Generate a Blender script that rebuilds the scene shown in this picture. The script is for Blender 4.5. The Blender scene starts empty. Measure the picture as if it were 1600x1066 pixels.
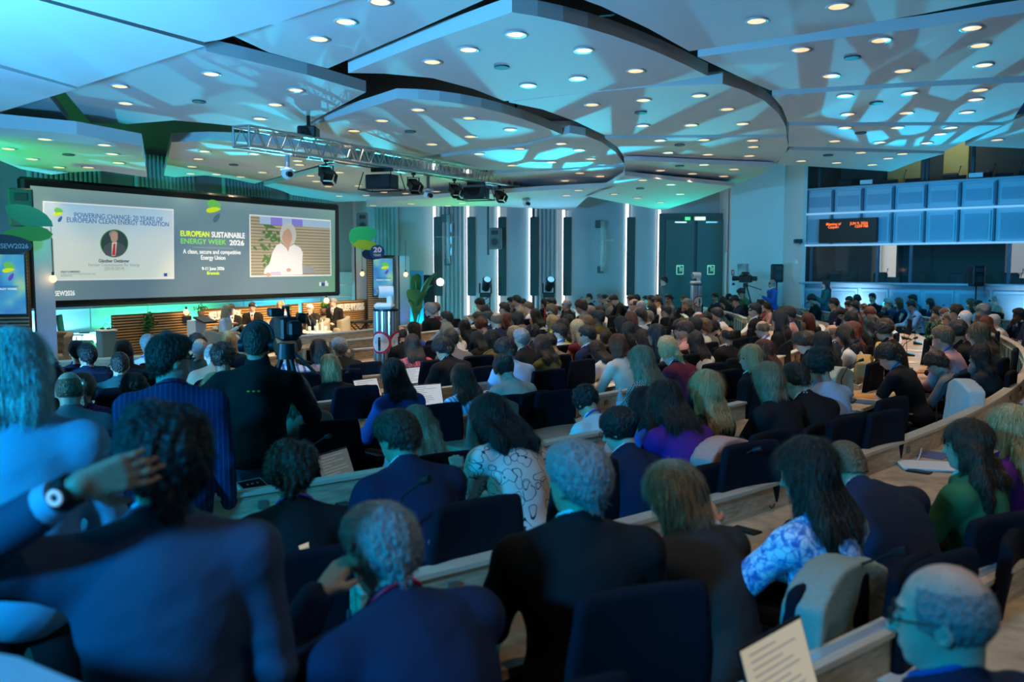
import bpy, bmesh, math, random
import numpy as np
from mathutils import Vector, Matrix
R_ = math.radians
random.seed(7)
SC = bpy.context.scene
COL = SC.collection
# ---------------------------------------------------------------- camera
F = 1400.0; HZ = 415.0; CZ = 2.1
PITCH = math.atan((533 - HZ) / F); CS, SN = math.cos(PITCH), math.sin(PITCH)
cd = bpy.data.cameras.new('camera'); cam = bpy.data.objects.new('camera', cd); COL.objects.link(cam)
cam.location = (0, 0, CZ); cam.rotation_euler = (math.pi/2 - PITCH, 0, 0)
cd.sensor_width = 36; cd.lens = F / 1600 * 36; cd.clip_start = 0.05; cd.clip_end = 200
cd.dof.use_dof = True; cd.dof.focus_distance = 9.0; cd.dof.aperture_fstop = 2.2
SC.camera = cam
SC.view_settings.view_transform = 'Standard'; SC.view_settings.look = 'None'
SC.view_settings.gamma = 1; SC.view_settings.exposure = -0.45
try: SC.view_settings.use_curve_mapping = False
except Exception: pass
# daylight outside the interpreter booths' windows
W = bpy.data.worlds.new('daylight'); SC.world = W; W.use_nodes = True
W.node_tree.nodes['Background'].inputs[0].default_value = (0.85, 0.93, 1, 1)
W.node_tree.nodes['Background'].inputs[1].default_value = 4.0

def lamp(name, kind, loc, target, energy, color, **kw):
    d = bpy.data.lights.new(name, kind); o = bpy.data.objects.new(name, d); COL.objects.link(o)
    o.location = loc; d.energy = energy; d.color = color
    if target is not None:
        o.rotation_euler = (Vector(target) - Vector(loc)).to_track_quat('-Z', 'Y').to_euler()
    for k, v in kw.items(): setattr(d, k, v)
    return o
CYAN = (0.0, 0.62, 1.0); TEAL = (0.02, 0.85, 0.85); GREEN = (0.02, 1.0, 0.22); BLUE = (0.0, 0.3, 1.0)
# blue wash from the moving heads hung behind the camera on the left
lamp('blue_wash_rear', 'SPOT', (-4.5, -2.2, 3.8), (-1.3, 3.0, 1.2), 4000, (0.0, 0.42, 1.0), spot_size=R_(52), spot_blend=.8, shadow_soft_size=.35)
lamp('cyan_wash_side', 'SPOT', (-7.5, 3.4, 3.7), (-1.0, 4.2, 1.0), 1100, (0.02, 0.66, 1.0), spot_size=R_(44), spot_blend=.8, shadow_soft_size=.3)
lamp('blue_up_near', 'SPOT', (-6.6, 4.0, 1.5), (-4.6, 7.6, 4.4), 10000, (0.09, 0.50, 1.0), spot_size=R_(120), spot_blend=1.0, shadow_soft_size=0.3)
lamp('blue_right_wash', 'AREA', (4.5, -0.6, 3.9), (2.6, 4.0, 1.0), 45, (0.12, 0.6, 1.0), shape='DISK', size=1.0)
# colour washers along the far wall and the front wall
for x in (-1.5, 1.0, 3.5, 5.6):
    lamp('wall_washer', 'AREA', (x, 25.6, 0.5), (x, 28.5, 2.4), 34, (0.0, 0.70, 1.0) if x < 5 else (0.0, 0.6, 0.85), shape='RECTANGLE', size=2.0, size_y=0.3)
lamp('wall_washer', 'AREA', (-3.2, 25.8, 0.4), (-3.0, 28.5, 2.6), 30, (0.0, 0.9, 0.75), shape='RECTANGLE', size=1.5, size_y=0.3)
lamp('front_wall_washer', 'AREA', (-9.9, 18.6, 0.35), (-10.9, 19.0, 1.3), 380, (0.15, 0.6, 1.0), shape='RECTANGLE', size=3.0, size_y=0.3)
lamp('front_wall_washer', 'AREA', (-8.3, 21.4, 0.35), (-9.2, 21.9, 1.3), 190, (0.05, 1.0, 0.45), shape='RECTANGLE', size=3.0, size_y=0.3)
lamp('front_wall_washer', 'AREA', (-6.4, 24.8, 0.35), (-7.2, 25.3, 1.3), 190, (0.05, 0.7, 1.0), shape='RECTANGLE', size=2.4, size_y=0.3)
# green and cyan up-lights on the ceiling
lamp('green_up', 'SPOT', (-11.4, 12.4, 1.5), (-9.3, 15.8, 4.2), 2600, (0.0, 1.0, 0.18), spot_size=R_(58), spot_blend=1.0, shadow_soft_size=0.2)
lamp('green_up', 'SPOT', (-1.2, 26.2, 1.6), (-1.4, 23.6, 4.1), 330, (0.0, 1.0, 0.25), spot_size=R_(85), spot_blend=1.0, shadow_soft_size=0.1)
lamp('blue_up', 'SPOT', (1.0, 26.4, 1.6), (1.0, 23.6, 4.1), 500, (0.1, 0.6, 1.0), spot_size=R_(95), spot_blend=1.0, shadow_soft_size=0.1)
lamp('cyan_up', 'SPOT', (5.0, 26.6, 1.6), (4.6, 23.3, 4.1), 700, (0.0, 0.95, 0.75), spot_size=R_(110), spot_blend=1.0, shadow_soft_size=0.1)
lamp('blue_up_booth', 'SPOT', (10.2, 21.5, 1.6), (9.8, 18.0, 4.5), 800, (0.0, 0.6, 1.0), spot_size=R_(120), spot_blend=1.0, shadow_soft_size=0.1)
lamp('booth_wash', 'AREA', (9.0, 20.5, 3.2), (11.2, 25.2, 2.4), 170, (0.0, 0.52, 1.0), shape='RECTANGLE', size=3.0, size_y=0.6)
lamp('white_wall_wash', 'AREA', (6.3, 23.0, 3.9), (7.4, 27.5, 2.4), 34, (0.45, 0.9, 1.0), shape='DISK', size=0.8)
# warm stage light from the truss
lamp('stage_key', 'SPOT', (-3.0, 17.0, 4.0), (-6.0, 21.0, 0.9), 3800, (1.0, 0.66, 0.32), spot_size=R_(52), spot_blend=0.7, shadow_soft_size=0.15)
lamp('stage_key', 'SPOT', (-1.2, 20.5, 4.0), (-5.0, 22.6, 0.9), 2600, (1.0, 0.72, 0.42), spot_size=R_(50), spot_blend=0.7, shadow_soft_size=0.15)

# ---------------------------------------------------------------- projection used to read positions off the photograph
def ray(x, y):
    a = (x - 800) / F; b = (533 - y) / F
    return (a, CS + b * SN, b * CS - SN)
def atY(x, y, Y):
    r = ray(x, y); s = Y / r[1]; return Vector((r[0] * s, Y, CZ + r[2] * s))
def atZ(x, y, Z):
    r = ray(x, y); s = (Z - CZ) / r[2]; return Vector((r[0] * s, r[1] * s, Z))

# ---------------------------------------------------------------- materials
MATS = {}
def mat(name, col=(.5, .5, .5), rough=.6, metal=0.0, emit=None, es=0.0, spec=.4, alpha=1.0, trans=0.0, bump=0.0, bscale=60, streak=None, coat=0.0):
    if name in MATS: return MATS[name]
    m = bpy.data.materials.new(name); m.use_nodes = True; MATS[name] = m
    nt = m.node_tree; b = nt.nodes['Principled BSDF']
    b.inputs['Base Color'].default_value = (*col, 1); b.inputs['Roughness'].default_value = rough
    b.inputs['Metallic'].default_value = metal; b.inputs['Specular IOR Level'].default_value = spec
    b.inputs['Transmission Weight'].default_value = trans; b.inputs['Alpha'].default_value = alpha
    b.inputs['Coat Weight'].default_value = coat
    if emit: b.inputs['Emission Color'].default_value = (*emit, 1); b.inputs['Emission Strength'].default_value = es
    if bump or streak:
        tc = nt.nodes.new('ShaderNodeTexCoord'); mp = nt.nodes.new('ShaderNodeMapping')
        nt.links.new(tc.outputs['Object'], mp.inputs[0])
        if streak: mp.inputs['Scale'].default_value = streak
        nz = nt.nodes.new('ShaderNodeTexNoise'); nz.inputs['Scale'].default_value = bscale; nz.inputs['Detail'].default_value = 3
        nt.links.new(mp.outputs[0], nz.inputs['Vector'])
        bp = nt.nodes.new('ShaderNodeBump'); bp.inputs['Strength'].default_value = bump; bp.inputs['Distance'].default_value = .02
        nt.links.new(nz.outputs['Fac'], bp.inputs['Height']); nt.links.new(bp.outputs[0], b.inputs['Normal'])
        cr = nt.nodes.new('ShaderNodeMixRGB'); cr.blend_type = 'MIX'
        k = .30 if streak and max(streak[:2]) <= 1 else .86
        cr.inputs[1].default_value = (*[c * k for c in col], 1); cr.inputs[2].default_value = (*[min(1, c * (2 - k)) for c in col], 1)
        nt.links.new(nz.outputs['Fac'], cr.inputs[0]); nt.links.new(cr.outputs[0], b.inputs['Base Color'])
    return m
def nodes(m):
    nt = m.node_tree; return nt, nt.nodes, nt.links, nt.nodes['Principled BSDF']
def mixc(nt, fac, c1, c2):
    n = nt.nodes.new('ShaderNodeMixRGB')
    if hasattr(fac, 'links'): nt.links.new(fac, n.inputs[0])
    for i, c in ((1, c1), (2, c2)):
        if hasattr(c, 'links'): nt.links.new(c, n.inputs[i])
        else: n.inputs[i].default_value = (*c, 1)
    return n.outputs[0]
def ramp(nt, fac, stops):
    r = nt.nodes.new('ShaderNodeValToRGB'); nt.links.new(fac, r.inputs[0]); e = r.color_ramp.elements
    while len(e) < len(stops): e.new(.5)
    for i, (p, c) in enumerate(stops):
        e[i].position = p; e[i].color = (*c, 1)
    return r
def mathn(nt, op, a, b=None):
    n = nt.nodes.new('ShaderNodeMath'); n.operation = op
    for i, v in ((0, a), (1, b)):
        if v is None: continue
        if hasattr(v, 'links'): nt.links.new(v, n.inputs[i])
        else: n.inputs[i].default_value = v
    return n.outputs[0]
def coords(nt, scale=(1, 1, 1), rot=(0, 0, 0), kind='Object'):
    tc = nt.nodes.new('ShaderNodeTexCoord'); mp = nt.nodes.new('ShaderNodeMapping')
    nt.links.new(tc.outputs[kind], mp.inputs[0]); mp.inputs['Scale'].default_value = scale; mp.inputs['Rotation'].default_value = rot
    return mp.outputs[0]

# ---------------------------------------------------------------- object helpers
USED = set()
def tag(o, label=None, cat=None, group=None, kind=None):
    if label:
        n = len(label.split())
        o['label'] = label
    if cat: o['category'] = cat
    if group: o['group'] = group
    if kind: o['kind'] = kind
    return o
def empty(name, loc=(0, 0, 0), rz=0.0, label=None, cat=None, group=None, parent=None):
    o = bpy.data.objects.new(name, None); COL.objects.link(o); o.location = loc; o.rotation_euler = (0, 0, rz)
    o.empty_display_size = .1
    if parent: o.parent = parent
    return tag(o, label, cat, group)
def frame_empty(name, M, label, cat, group=None):
    o = bpy.data.objects.new(name, None); COL.objects.link(o); o.matrix_world = M; o.empty_display_size = .1
    return tag(o, label, cat, group)
def inst(name, me, parent=None, m=None, loc=None, rot=None):
    o = bpy.data.objects.new(name, me); COL.objects.link(o)
    if parent: o.parent = parent
    if m is not None:
        if not me.materials: me.materials.append(m)
        o.material_slots[0].link = 'OBJECT'; o.material_slots[0].material = m
    if loc is not None: o.location = loc
    if rot is not None: o.rotation_euler = rot
    return o
def copy_tree(o, parent=None):
    c = o.copy(); COL.objects.link(c)
    if parent is not None: c.parent = parent
    for ch in list(o.children): copy_tree(ch, c)
    return c

class MB:
    def __init__(s): s.v = []; s.f = []; s.sm = []
    def add(s, vs, fs, M=None, smooth=False):
        k = len(s.v)
        s.v += [tuple(M @ Vector(p)) if M is not None else tuple(p) for p in vs]
        s.f += [tuple(i + k for i in f) for f in fs]; s.sm += [smooth] * len(fs); return s
    def box(s, c, d, bev=0.0, M=None, rz=0.0):
        x, y, z = [q / 2 for q in d]
        T = Matrix.Translation(c) @ Matrix.Rotation(rz, 4, 'Z')
        if M is not None: T = M @ T
        if bev <= 0:
            vs = [(i * x, j * y, k * z) for i in (-1, 1) for j in (-1, 1) for k in (-1, 1)]
            return s.add(vs, [(0, 1, 3, 2), (4, 6, 7, 5), (0, 4, 5, 1), (2, 3, 7, 6), (0, 2, 6, 4), (1, 5, 7, 3)], T)
        b = min(bev, x, y, z) ; vs = []; idx = {}
        for i in (-1, 1):
            for j in (-1, 1):
                for k in (-1, 1):
                    for a in range(3):
                        p = [i * (x - b), j * (y - b), k * (z - b)]; p[a] = (i * x, j * y, k * z)[a]
                        idx[(i, j, k, a)] = len(vs); vs.append(p)
        fs = []
        for a in range(3):
            o = [q for q in range(3) if q != a]
            for sgn in (-1, 1):
                l = []
                for u, v in ((-1, -1), (1, -1), (1, 1), (-1, 1)):
                    key = [0, 0, 0]; key[a] = sgn; key[o[0]] = u; key[o[1]] = v; l.append(idx[(*key, a)])
                fs.append(tuple(l))
            for u in (-1, 1):
                for v in (-1, 1):
                    l = []
                    for w, q in ((-1, o[0]), (1, o[0]), (1, o[1]), (-1, o[1])):
                        key = [0, 0, 0]; key[a] = w; key[o[0]] = u; key[o[1]] = v; l.append(idx[(*key, q)])
                    fs.append(tuple(l))
        for i in (-1, 1):
            for j in (-1, 1):
                for k in (-1, 1): fs.append(tuple(idx[(i, j, k, a)] for a in range(3)))
        return s.add(vs, fs, T)
    def cyl(s, a, b, r, r2=None, n=12, cap=True, smooth=True):
        a = Vector(a); b = Vector(b); r2 = r if r2 is None else r2
        d = (b - a).normalized(); u = d.orthogonal().normalized(); w = d.cross(u)
        vs = []
        for p, q in ((a, r), (b, r2)):
            for i in range(n):
                t = 2 * math.pi * i / n; vs.append(p + (u * math.cos(t) + w * math.sin(t)) * q)
        fs = [(i, (i + 1) % n, n + (i + 1) % n, n + i) for i in range(n)]
        s.add(vs, fs, None, smooth)
        if cap: s.add(vs[:n], [tuple(range(n - 1, -1, -1))]); s.add(vs[n:], [tuple(range(n))])
        return s
    def tube(s, pts, r, n=8, cap=True):
        pts = [Vector(p) for p in pts]; rr = r if isinstance(r, (list, tuple)) else [r] * len(pts)
        vs = []; u = None
        for i, p in enumerate(pts):
            d = (pts[min(i + 1, len(pts) - 1)] - pts[max(i - 1, 0)]).normalized()
            u = d.orthogonal().normalized() if u is None else (u - d * u.dot(d)).normalized()
            w = d.cross(u)
            for k in range(n):
                t = 2 * math.pi * k / n; vs.append(p + (u * math.cos(t) + w * math.sin(t)) * rr[i])
        fs = []
        for i in range(len(pts) - 1):
            for k in range(n): fs.append((i * n + k, i * n + (k + 1) % n, (i + 1) * n + (k + 1) % n, (i + 1) * n + k))
        s.add(vs, fs, None, True)
        if cap: s.add(vs[:n], [tuple(range(n - 1, -1, -1))]); s.add(vs[-n:], [tuple(range(n))])
        return s
    def lathe(s, prof, c=(0, 0, 0), n=20):
        vs = []; c = Vector(c)
        for r, z in prof:
            for k in range(n):
                t = 2 * math.pi * k / n; vs.append((c.x + r * math.cos(t), c.y + r * math.sin(t), c.z + z))
        fs = [(i * n + k, i * n + (k + 1) % n, (i + 1) * n + (k + 1) % n, (i + 1) * n + k) for i in range(len(prof) - 1) for k in range(n)]
        return s.add(vs, fs, None, True)
    def sphere(s, c, r, n=14, sc=(1, 1, 1)):
        m = n // 2; vs = []; c = Vector(c)
        for i in range(m + 1):
            ph = math.pi * i / m
            for k in range(n):
                t = 2 * math.pi * k / n
                vs.append((c.x + r * sc[0] * math.sin(ph) * math.cos(t), c.y + r * sc[1] * math.sin(ph) * math.sin(t), c.z - r * sc[2] * math.cos(ph)))
        fs = [(i * n + k, i * n + (k + 1) % n, (i + 1) * n + (k + 1) % n, (i + 1) * n + k) for i in range(m) for k in range(n)]
        return s.add(vs, fs, None, True)
    def prism(s, poly, z0, z1, M=None):
        """poly: list of (x, y); extruded z0..z1 (constants or per-vertex lists)"""
        n = len(poly)
        a0 = z0 if isinstance(z0, list) else [z0] * n; a1 = z1 if isinstance(z1, list) else [z1] * n
        vs = [(p[0], p[1], a0[i]) for i, p in enumerate(poly)] + [(p[0], p[1], a1[i]) for i, p in enumerate(poly)]
        fs = [tuple(range(n - 1, -1, -1)), tuple(range(n, 2 * n))] + [(i, (i + 1) % n, n + (i + 1) % n, n + i) for i in range(n)]
        return s.add(vs, fs, M)
    def mesh(s, name):
        me = bpy.data.meshes.new(name); me.from_pydata(s.v, [], s.f); me.update()
        me.polygons.foreach_set('use_smooth', s.sm)
        bm = bmesh.new(); bm.from_mesh(me); bmesh.ops.recalc_face_normals(bm, faces=bm.faces); bm.to_mesh(me); bm.free()
        return me
    def obj(s, name, m, parent=None, label=None, cat=None, group=None, kind=None):
        me = s.mesh(name); me.materials.append(m)
        o = bpy.data.objects.new(name, me); COL.objects.link(o)
        if parent: o.parent = parent
        return tag(o, label, cat, group, kind)
def arc_band(mb, R0, R1, z0, z1, t0, t1, C, n=None, off=(0, 0)):
    """a closed box swept along an arc about C, angles in degrees"""
    n = n or max(2, int(abs(t1 - t0) / 1.2)); vs = []; fs = []
    for i in range(n + 1):
        t = R_(t0 + (t1 - t0) * i / n); c, s = math.cos(t), math.sin(t)
        for r, z in ((R0, z0), (R1, z0), (R1, z1), (R0, z1)): vs.append((C[0] + r * c - off[0], C[1] + r * s - off[1], z))
    for i in range(n):
        for k in range(4): fs.append((i * 4 + k, i * 4 + (k + 1) % 4, i * 4 + 4 + (k + 1) % 4, i * 4 + 4 + k))
    fs += [(0, 1, 2, 3), tuple(n * 4 + k for k in (3, 2, 1, 0))]
    return mb.add(vs, fs)
def text(body, size, m, parent, loc=(0, 0, 0), align='CENTER', bold=0.0, ext=0.002, name='lettering', space=1.0, rot=None):
    c = bpy.data.curves.new(name, 'FONT'); c.body = body; c.size = size; c.align_x = align; c.align_y = 'CENTER'
    c.extrude = ext; c.offset = bold; c.space_character = space; c.resolution_u = 3
    t_ = bpy.data.objects.new('tmp', c); me = bpy.data.meshes.new_from_object(t_); bpy.data.objects.remove(t_); bpy.data.curves.remove(c)
    me.materials.clear(); me.materials.append(m); o = bpy.data.objects.new(name, me); COL.objects.link(o); o.parent = parent; o.location = loc
    if rot is not None: o.rotation_euler = rot
    return o
# ---------------------------------------------------------------- signed-distance modelling (closed organic surfaces)
def nets(f, lo, hi, h):
    lo = np.array(lo, np.float32); hi = np.array(hi, np.float32)
    B = 6
    nb = np.maximum(1, np.ceil((hi - lo) / (h * B)).astype(int)); N = nb * B + 1
    bc = np.stack(np.meshgrid(*[np.arange(k) for k in nb], indexing='ij'), -1).reshape(-1, 3)
    cen = lo + (bc + .5) * (h * B)
    d = f(cen.astype(np.float32)); rad = h * B * .87 * 1.45 + .02
    vals = np.full(tuple(N), 1.0, np.float32)
    for b_, dd in zip(bc[d < -rad], d[d < -rad]):
        x, y, z = b_ * B; vals[x:x + B + 1, y:y + B + 1, z:z + B + 1] = -1
    act = bc[np.abs(d) <= rad]
    if len(act) == 0: return np.zeros((0, 3)), np.zeros((0, 4), int)
    l = np.stack(np.meshgrid(*[np.arange(B + 1)] * 3, indexing='ij'), -1).reshape(-1, 3)
    idx = (act[:, None, :] * B + l[None]).reshape(-1, 3)
    lin = np.unique(np.ravel_multi_index(idx.T, tuple(N)))
    P = np.stack(np.unravel_index(lin, tuple(N)), -1)
    vals.reshape(-1)[lin] = f((lo + P * h).astype(np.float32))
    vals[0] = np.maximum(vals[0], .001); vals[-1] = np.maximum(vals[-1], .001); vals[:, 0] = np.maximum(vals[:, 0], .001); vals[:, -1] = np.maximum(vals[:, -1], .001)
    vals[:, :, 0] = np.maximum(vals[:, :, 0], .001); vals[:, :, -1] = np.maximum(vals[:, :, -1], .001)
    s = vals < 0
    nx, ny, nz = N - 1
    c = np.zeros((nx, ny, nz), np.int8)
    for i in (0, 1):
        for j in (0, 1):
            for k in (0, 1): c += s[i:nx + i, j:ny + j, k:nz + k]
    cells = np.argwhere((c > 0) & (c < 8))
    vid = np.full((nx, ny, nz), -1, np.int64); vid[tuple(cells.T)] = np.arange(len(cells))
    acc = np.zeros((len(cells), 3)); cnt = np.zeros(len(cells))
    E8 = [(0, 0, 0), (0, 0, 1), (0, 1, 0), (0, 1, 1), (1, 0, 0), (1, 0, 1), (1, 1, 0), (1, 1, 1)]
    cv = [vals[tuple((cells + e).T)] for e in E8]
    for a in range(8):
        for b in range(a + 1, 8):
            ea, eb = np.array(E8[a]), np.array(E8[b])
            if abs(ea - eb).sum() != 1: continue
            va, vb = cv[a], cv[b]; m = (va < 0) != (vb < 0)
            t = np.where(m, va / np.where(va == vb, 1, va - vb), 0)
            acc[m] += (ea + (eb - ea) * t[:, None])[m]; cnt[m] += 1
    V = lo + (cells + acc / cnt[:, None]) * h
    Q = []
    for ax in range(3):
        o = [(1, 2), (2, 0), (0, 1)][ax]
        sl0 = [slice(1, -1)] * 3; sl1 = [slice(1, -1)] * 3
        sl0[ax] = slice(0, -1); sl1[ax] = slice(1, None)
        a = s[tuple(sl0)]; b = s[tuple(sl1)]
        e = np.argwhere(a != b)
        if not len(e): continue
        flip = a[tuple(e.T)]
        e = e + 1; e[:, ax] -= 1
        du = np.zeros(3, int); du[o[0]] = 1; dv = np.zeros(3, int); dv[o[1]] = 1
        q = np.stack([vid[tuple((e - du - dv).T)], vid[tuple((e - dv).T)], vid[tuple(e.T)], vid[tuple((e - du).T)]], -1)
        q[~flip] = q[~flip][:, ::-1]; Q.append(q)
    Q = np.concatenate(Q); Q = Q[(Q >= 0).all(1)]
    return V, Q
def sdf_mesh(name, f, lo, hi, h, relax=1):
    V, Q = nets(f, lo, hi, h)
    for _ in range(relax):
        A = np.zeros_like(V); n = np.zeros(len(V))
        for i in range(4):
            for j in (1, 3): np.add.at(A, Q[:, i], V[Q[:, (i + j) % 4]]); np.add.at(n, Q[:, i], 1)
        V = V * .5 + .5 * A / np.maximum(n, 1)[:, None]
    me = bpy.data.meshes.new(name)
    me.vertices.add(len(V)); me.vertices.foreach_set('co', V.astype(np.float32).ravel())
    me.loops.add(len(Q) * 4); me.loops.foreach_set('vertex_index', Q.astype(np.int32).ravel())
    me.polygons.add(len(Q)); me.polygons.foreach_set('loop_start', np.arange(0, len(Q) * 4, 4, dtype=np.int32))
    me.update(calc_edges=True); me.validate()
    me.polygons.foreach_set('use_smooth', np.ones(len(me.polygons), bool))
    return me
def rc(P, a, b, ra, rb=None):
    rb = ra if rb is None else rb
    a = np.array(a, np.float32); ab = np.array(b, np.float32) - a; pa = P - a
    t = np.clip(pa @ ab / max(float(ab @ ab), 1e-9), 0, 1)
    return np.linalg.norm(pa - t[:, None] * ab, axis=1) - (ra + (rb - ra) * t)
def el(P, c, r, M=None):
    p = P - np.array(c, np.float32)
    if M is not None: p = p @ np.array(M, np.float32)
    r = np.array(r, np.float32); k0 = np.linalg.norm(p / r, axis=1); k1 = np.linalg.norm(p / (r * r), axis=1)
    return np.where(k1 > 1e-6, k0 * (k0 - 1) / np.maximum(k1, 1e-6), -r.min())
def rbox(P, c, hf, rad, M=None):
    p = P - np.array(c, np.float32)
    if M is not None: p = p @ np.array(M, np.float32)
    q = np.abs(p) - (np.array(hf, np.float32) - rad)
    return np.linalg.norm(np.maximum(q, 0), axis=1) + np.minimum(q.max(1), 0) - rad
def smin(a, b, k):
    h = np.clip(.5 + .5 * (b - a) / k, 0, 1); return b + (a - b) * h - k * h * (1 - h)
def wob(P, s, seed=0):
    r = np.random.RandomState(seed); o = 0
    for i in range(5):
        k = r.normal(size=3); k = k / np.linalg.norm(k) * s * r.uniform(.6, 1.5); o = o + np.sin(P @ k.astype(np.float32) + r.uniform(0, 6))
    return o / 3

# ---------------------------------------------------------------- people
A3 = lambda *v: np.array(v, float)
def rotx(a): c, s = math.cos(a), math.sin(a); return np.array([[1, 0, 0], [0, c, -s], [0, s, c]])
def roty(a): c, s = math.cos(a), math.sin(a); return np.array([[c, 0, s], [0, 1, 0], [-s, 0, c]])
def rotz(a): c, s = math.cos(a), math.sin(a); return np.array([[c, -s, 0], [s, c, 0], [0, 0, 1]])
ARM = {'side': ((.05, -.02, -.29), (.06, .07, -.53)), 'desk': ((.07, .14, -.25), (-.04, .38, -.25)), 'lap': ((.06, .03, -.28), (-.06, .24, -.36)),
       'chin': ((.03, .20, -.21), (-.13, .20, .02)), 'ear': ((.10, .20, -.12), (-.02, .14, .13)), 'hip': ((.24, -.12, -.17), (.05, .00, -.38)),
       'cross': ((.05, .04, -.28), (-.20, .20, -.20)), 'type': ((.08, .10, -.27), (.0, .34, -.27)), 'phone': ((.04, .10, -.27), (-.10, .30, -.12)),
       'reach': ((.12, .2, -.2), (.1, .45, -.15)), 'lean': ((.1, .2, -.2), (-.06, .42, -.2)), 'hug': ((.03, -.04, -.28), (-.16, .12, -.34)),
       'camera': ((.1, .2, -.24), (.0, .4, -.08)), 'up': ((.10, .22, -.14), (.02, .25, .12))}
def skel(lean=5, side=0, hp=5, hy=0, ht=0, al='lap', ar='lap', stand=False, w=1.0, g=1.0, hunch=0, th=90, hz=None):
    J = {}; u = A3(math.sin(R_(side)), math.sin(R_(lean)), 1); u[2] = math.cos(R_(lean)); u /= np.linalg.norm(u)
    H = A3(0, 0, .94 if stand else .53); J['H'] = H; J['u'] = u; J['stand'] = stand; J['w'] = w; J['g'] = g
    u2 = u + A3(0, math.sin(R_(hunch)), 0); u2 /= np.linalg.norm(u2)
    C = H + u * .30; N = C + u2 * .23; J['C'] = C; J['N'] = N; J['u2'] = u2
    fwd = np.cross(u2, A3(1, 0, 0)); fwd = fwd / np.linalg.norm(fwd)
    if fwd[1] < 0: fwd = -fwd
    J['f'] = fwd; rt = np.cross(fwd, u2); J['r'] = rt
    nd = u2 * .8 + A3(math.sin(R_(ht)) * .3, math.sin(R_(hp * .8 + lean * .5)), math.cos(R_(hp * .8 + lean * .5))); nd /= np.linalg.norm(nd)
    J['HC'] = N + nd * .146 + A3(0, .012, 0)
    J['HR'] = rotz(R_(hy)) @ roty(R_(ht)) @ rotx(-R_(hp))
    for s, a, k in ((-1, al, 'L'), (1, ar, 'R')):
        S = N - u2 * .088 + rt * s * .176 * w - fwd * .005; J['S' + k] = S
        e, wr = (ARM[a] if isinstance(a, str) else a)
        J['E' + k] = S + A3(e[0] * s, e[1], e[2]); J['W' + k] = S + A3(wr[0] * s, wr[1], wr[2]); J['A' + k] = a
    for s, k in ((-1, 'L'), (1, 'R')):
        hp_ = H + A3(s * .09, 0, -.03)
        if stand: kn, an, to = A3(s * .10, .02, .50), A3(s * .11, -.02, .09), A3(s * .13, .14, .035)
        else: kn, an, to = A3(s * .11, .42, .51), A3(s * .10, .40, .10), A3(s * .11, .55, .045)
        J['leg' + k] = (hp_, kn, an, to)
    return J
def arm_hand(J, k, s, fine):
    S, E_, Wp = J['S' + k], J['E' + k], J['W' + k]
    d = Wp - E_; d = d / np.linalg.norm(d); a = J['A' + k]
    if isinstance(a, str) and a in ('chin', 'ear', 'up', 'headback'):
        t = J['HC'] + (A3(0, .07, -.07) if a == 'chin' else J['HR'] @ A3(.08 * s, .03, 0)) - Wp; d = t / np.linalg.norm(t)
    if isinstance(a, str) and a in ('desk', 'type', 'lap'): d = d * .6 + A3(-s * .25, .7, -.1); d /= np.linalg.norm(d)
    n = A3(0, 0, -1.) if abs(d[2]) < .8 else A3(-s, 0, 0.)
    if 'hand_n' + k in J: n = J['hand_n' + k]
    if 'hand_d' + k in J: d = J['hand_d' + k] / np.linalg.norm(J['hand_d' + k])
    n = n - d * (n @ d); n /= np.linalg.norm(n); sd = np.cross(d, n)
    if s < 0: sd = -sd  # thumb side
    if 'thumb' + k in J: sd = J['thumb' + k]; sd = sd - d * (sd @ d); sd /= np.linalg.norm(sd)
    prim = []
    for i in range(4):
        q = (1.5 - i) * .021
        K = Wp + d * (.092 - .004 * abs(i - 1.2)) + sd * q
        prim.append((Wp + sd * q * .55 + d * .012, K, .015, .0115))
        L = (.040, .045, .042, .032)[i]
        c1 = J.get('curl', .35); d1 = d * math.cos(c1) + n * math.sin(c1) + sd * q * 1.6; d2 = d * math.cos(c1 * 2.2) + n * math.sin(c1 * 2.2) + sd * q * 1.6
        M1 = K + d1 * L; prim += [(K, M1, .0105, .009), (M1, M1 + d2 * L * .85, .009, .0075)]
    T0 = Wp + sd * .02 + d * .02; T1 = T0 + sd * .035 + d * .03 + n * .01; prim += [(T0, T1, .0155, .0125), (T1, T1 + d * .038 + sd * .010 + n * .012, .012, .009)]
    return prim
def head_sdf(P, J, face=True):
    q = (P - J['HC'].astype(np.float32)) @ J['HR'].astype(np.float32)
    d = el(q, (0, -.012, .028), (.075, .094, .092))
    d = smin(d, el(q, (0, .028, -.040), (.058, .062, .072)), .03)
    d = smin(d, el(q, (0, .058, -.092), (.028, .026, .022)), .02)
    if face:
        d = smin(d, rc(q, (0, .082, .012), (0, .106, -.030), .008, .0135), .012)
        d = smin(d, el(q, (0, .074, .030), (.05, .018, .010)), .012)
        d = smin(d, el(q, (0, .083, -.062), (.026, .012, .010)), .010)
        for s in (-1, 1):
            d = np.maximum(d, -el(q, (s * .031, .095, .008), (.017, .016, .011))) ; d = smin(d, el(q, (s * .031, .070, .006), (.015, .014, .012)), .006)
            e = el(q, (s * .077, -.008, -.012), (.011, .020, .032)); e = np.maximum(e, -el(q, (s * .086, -.004, -.010), (.008, .011, .018)))
            d = smin(d, e, .006)
    return d, q
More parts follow.
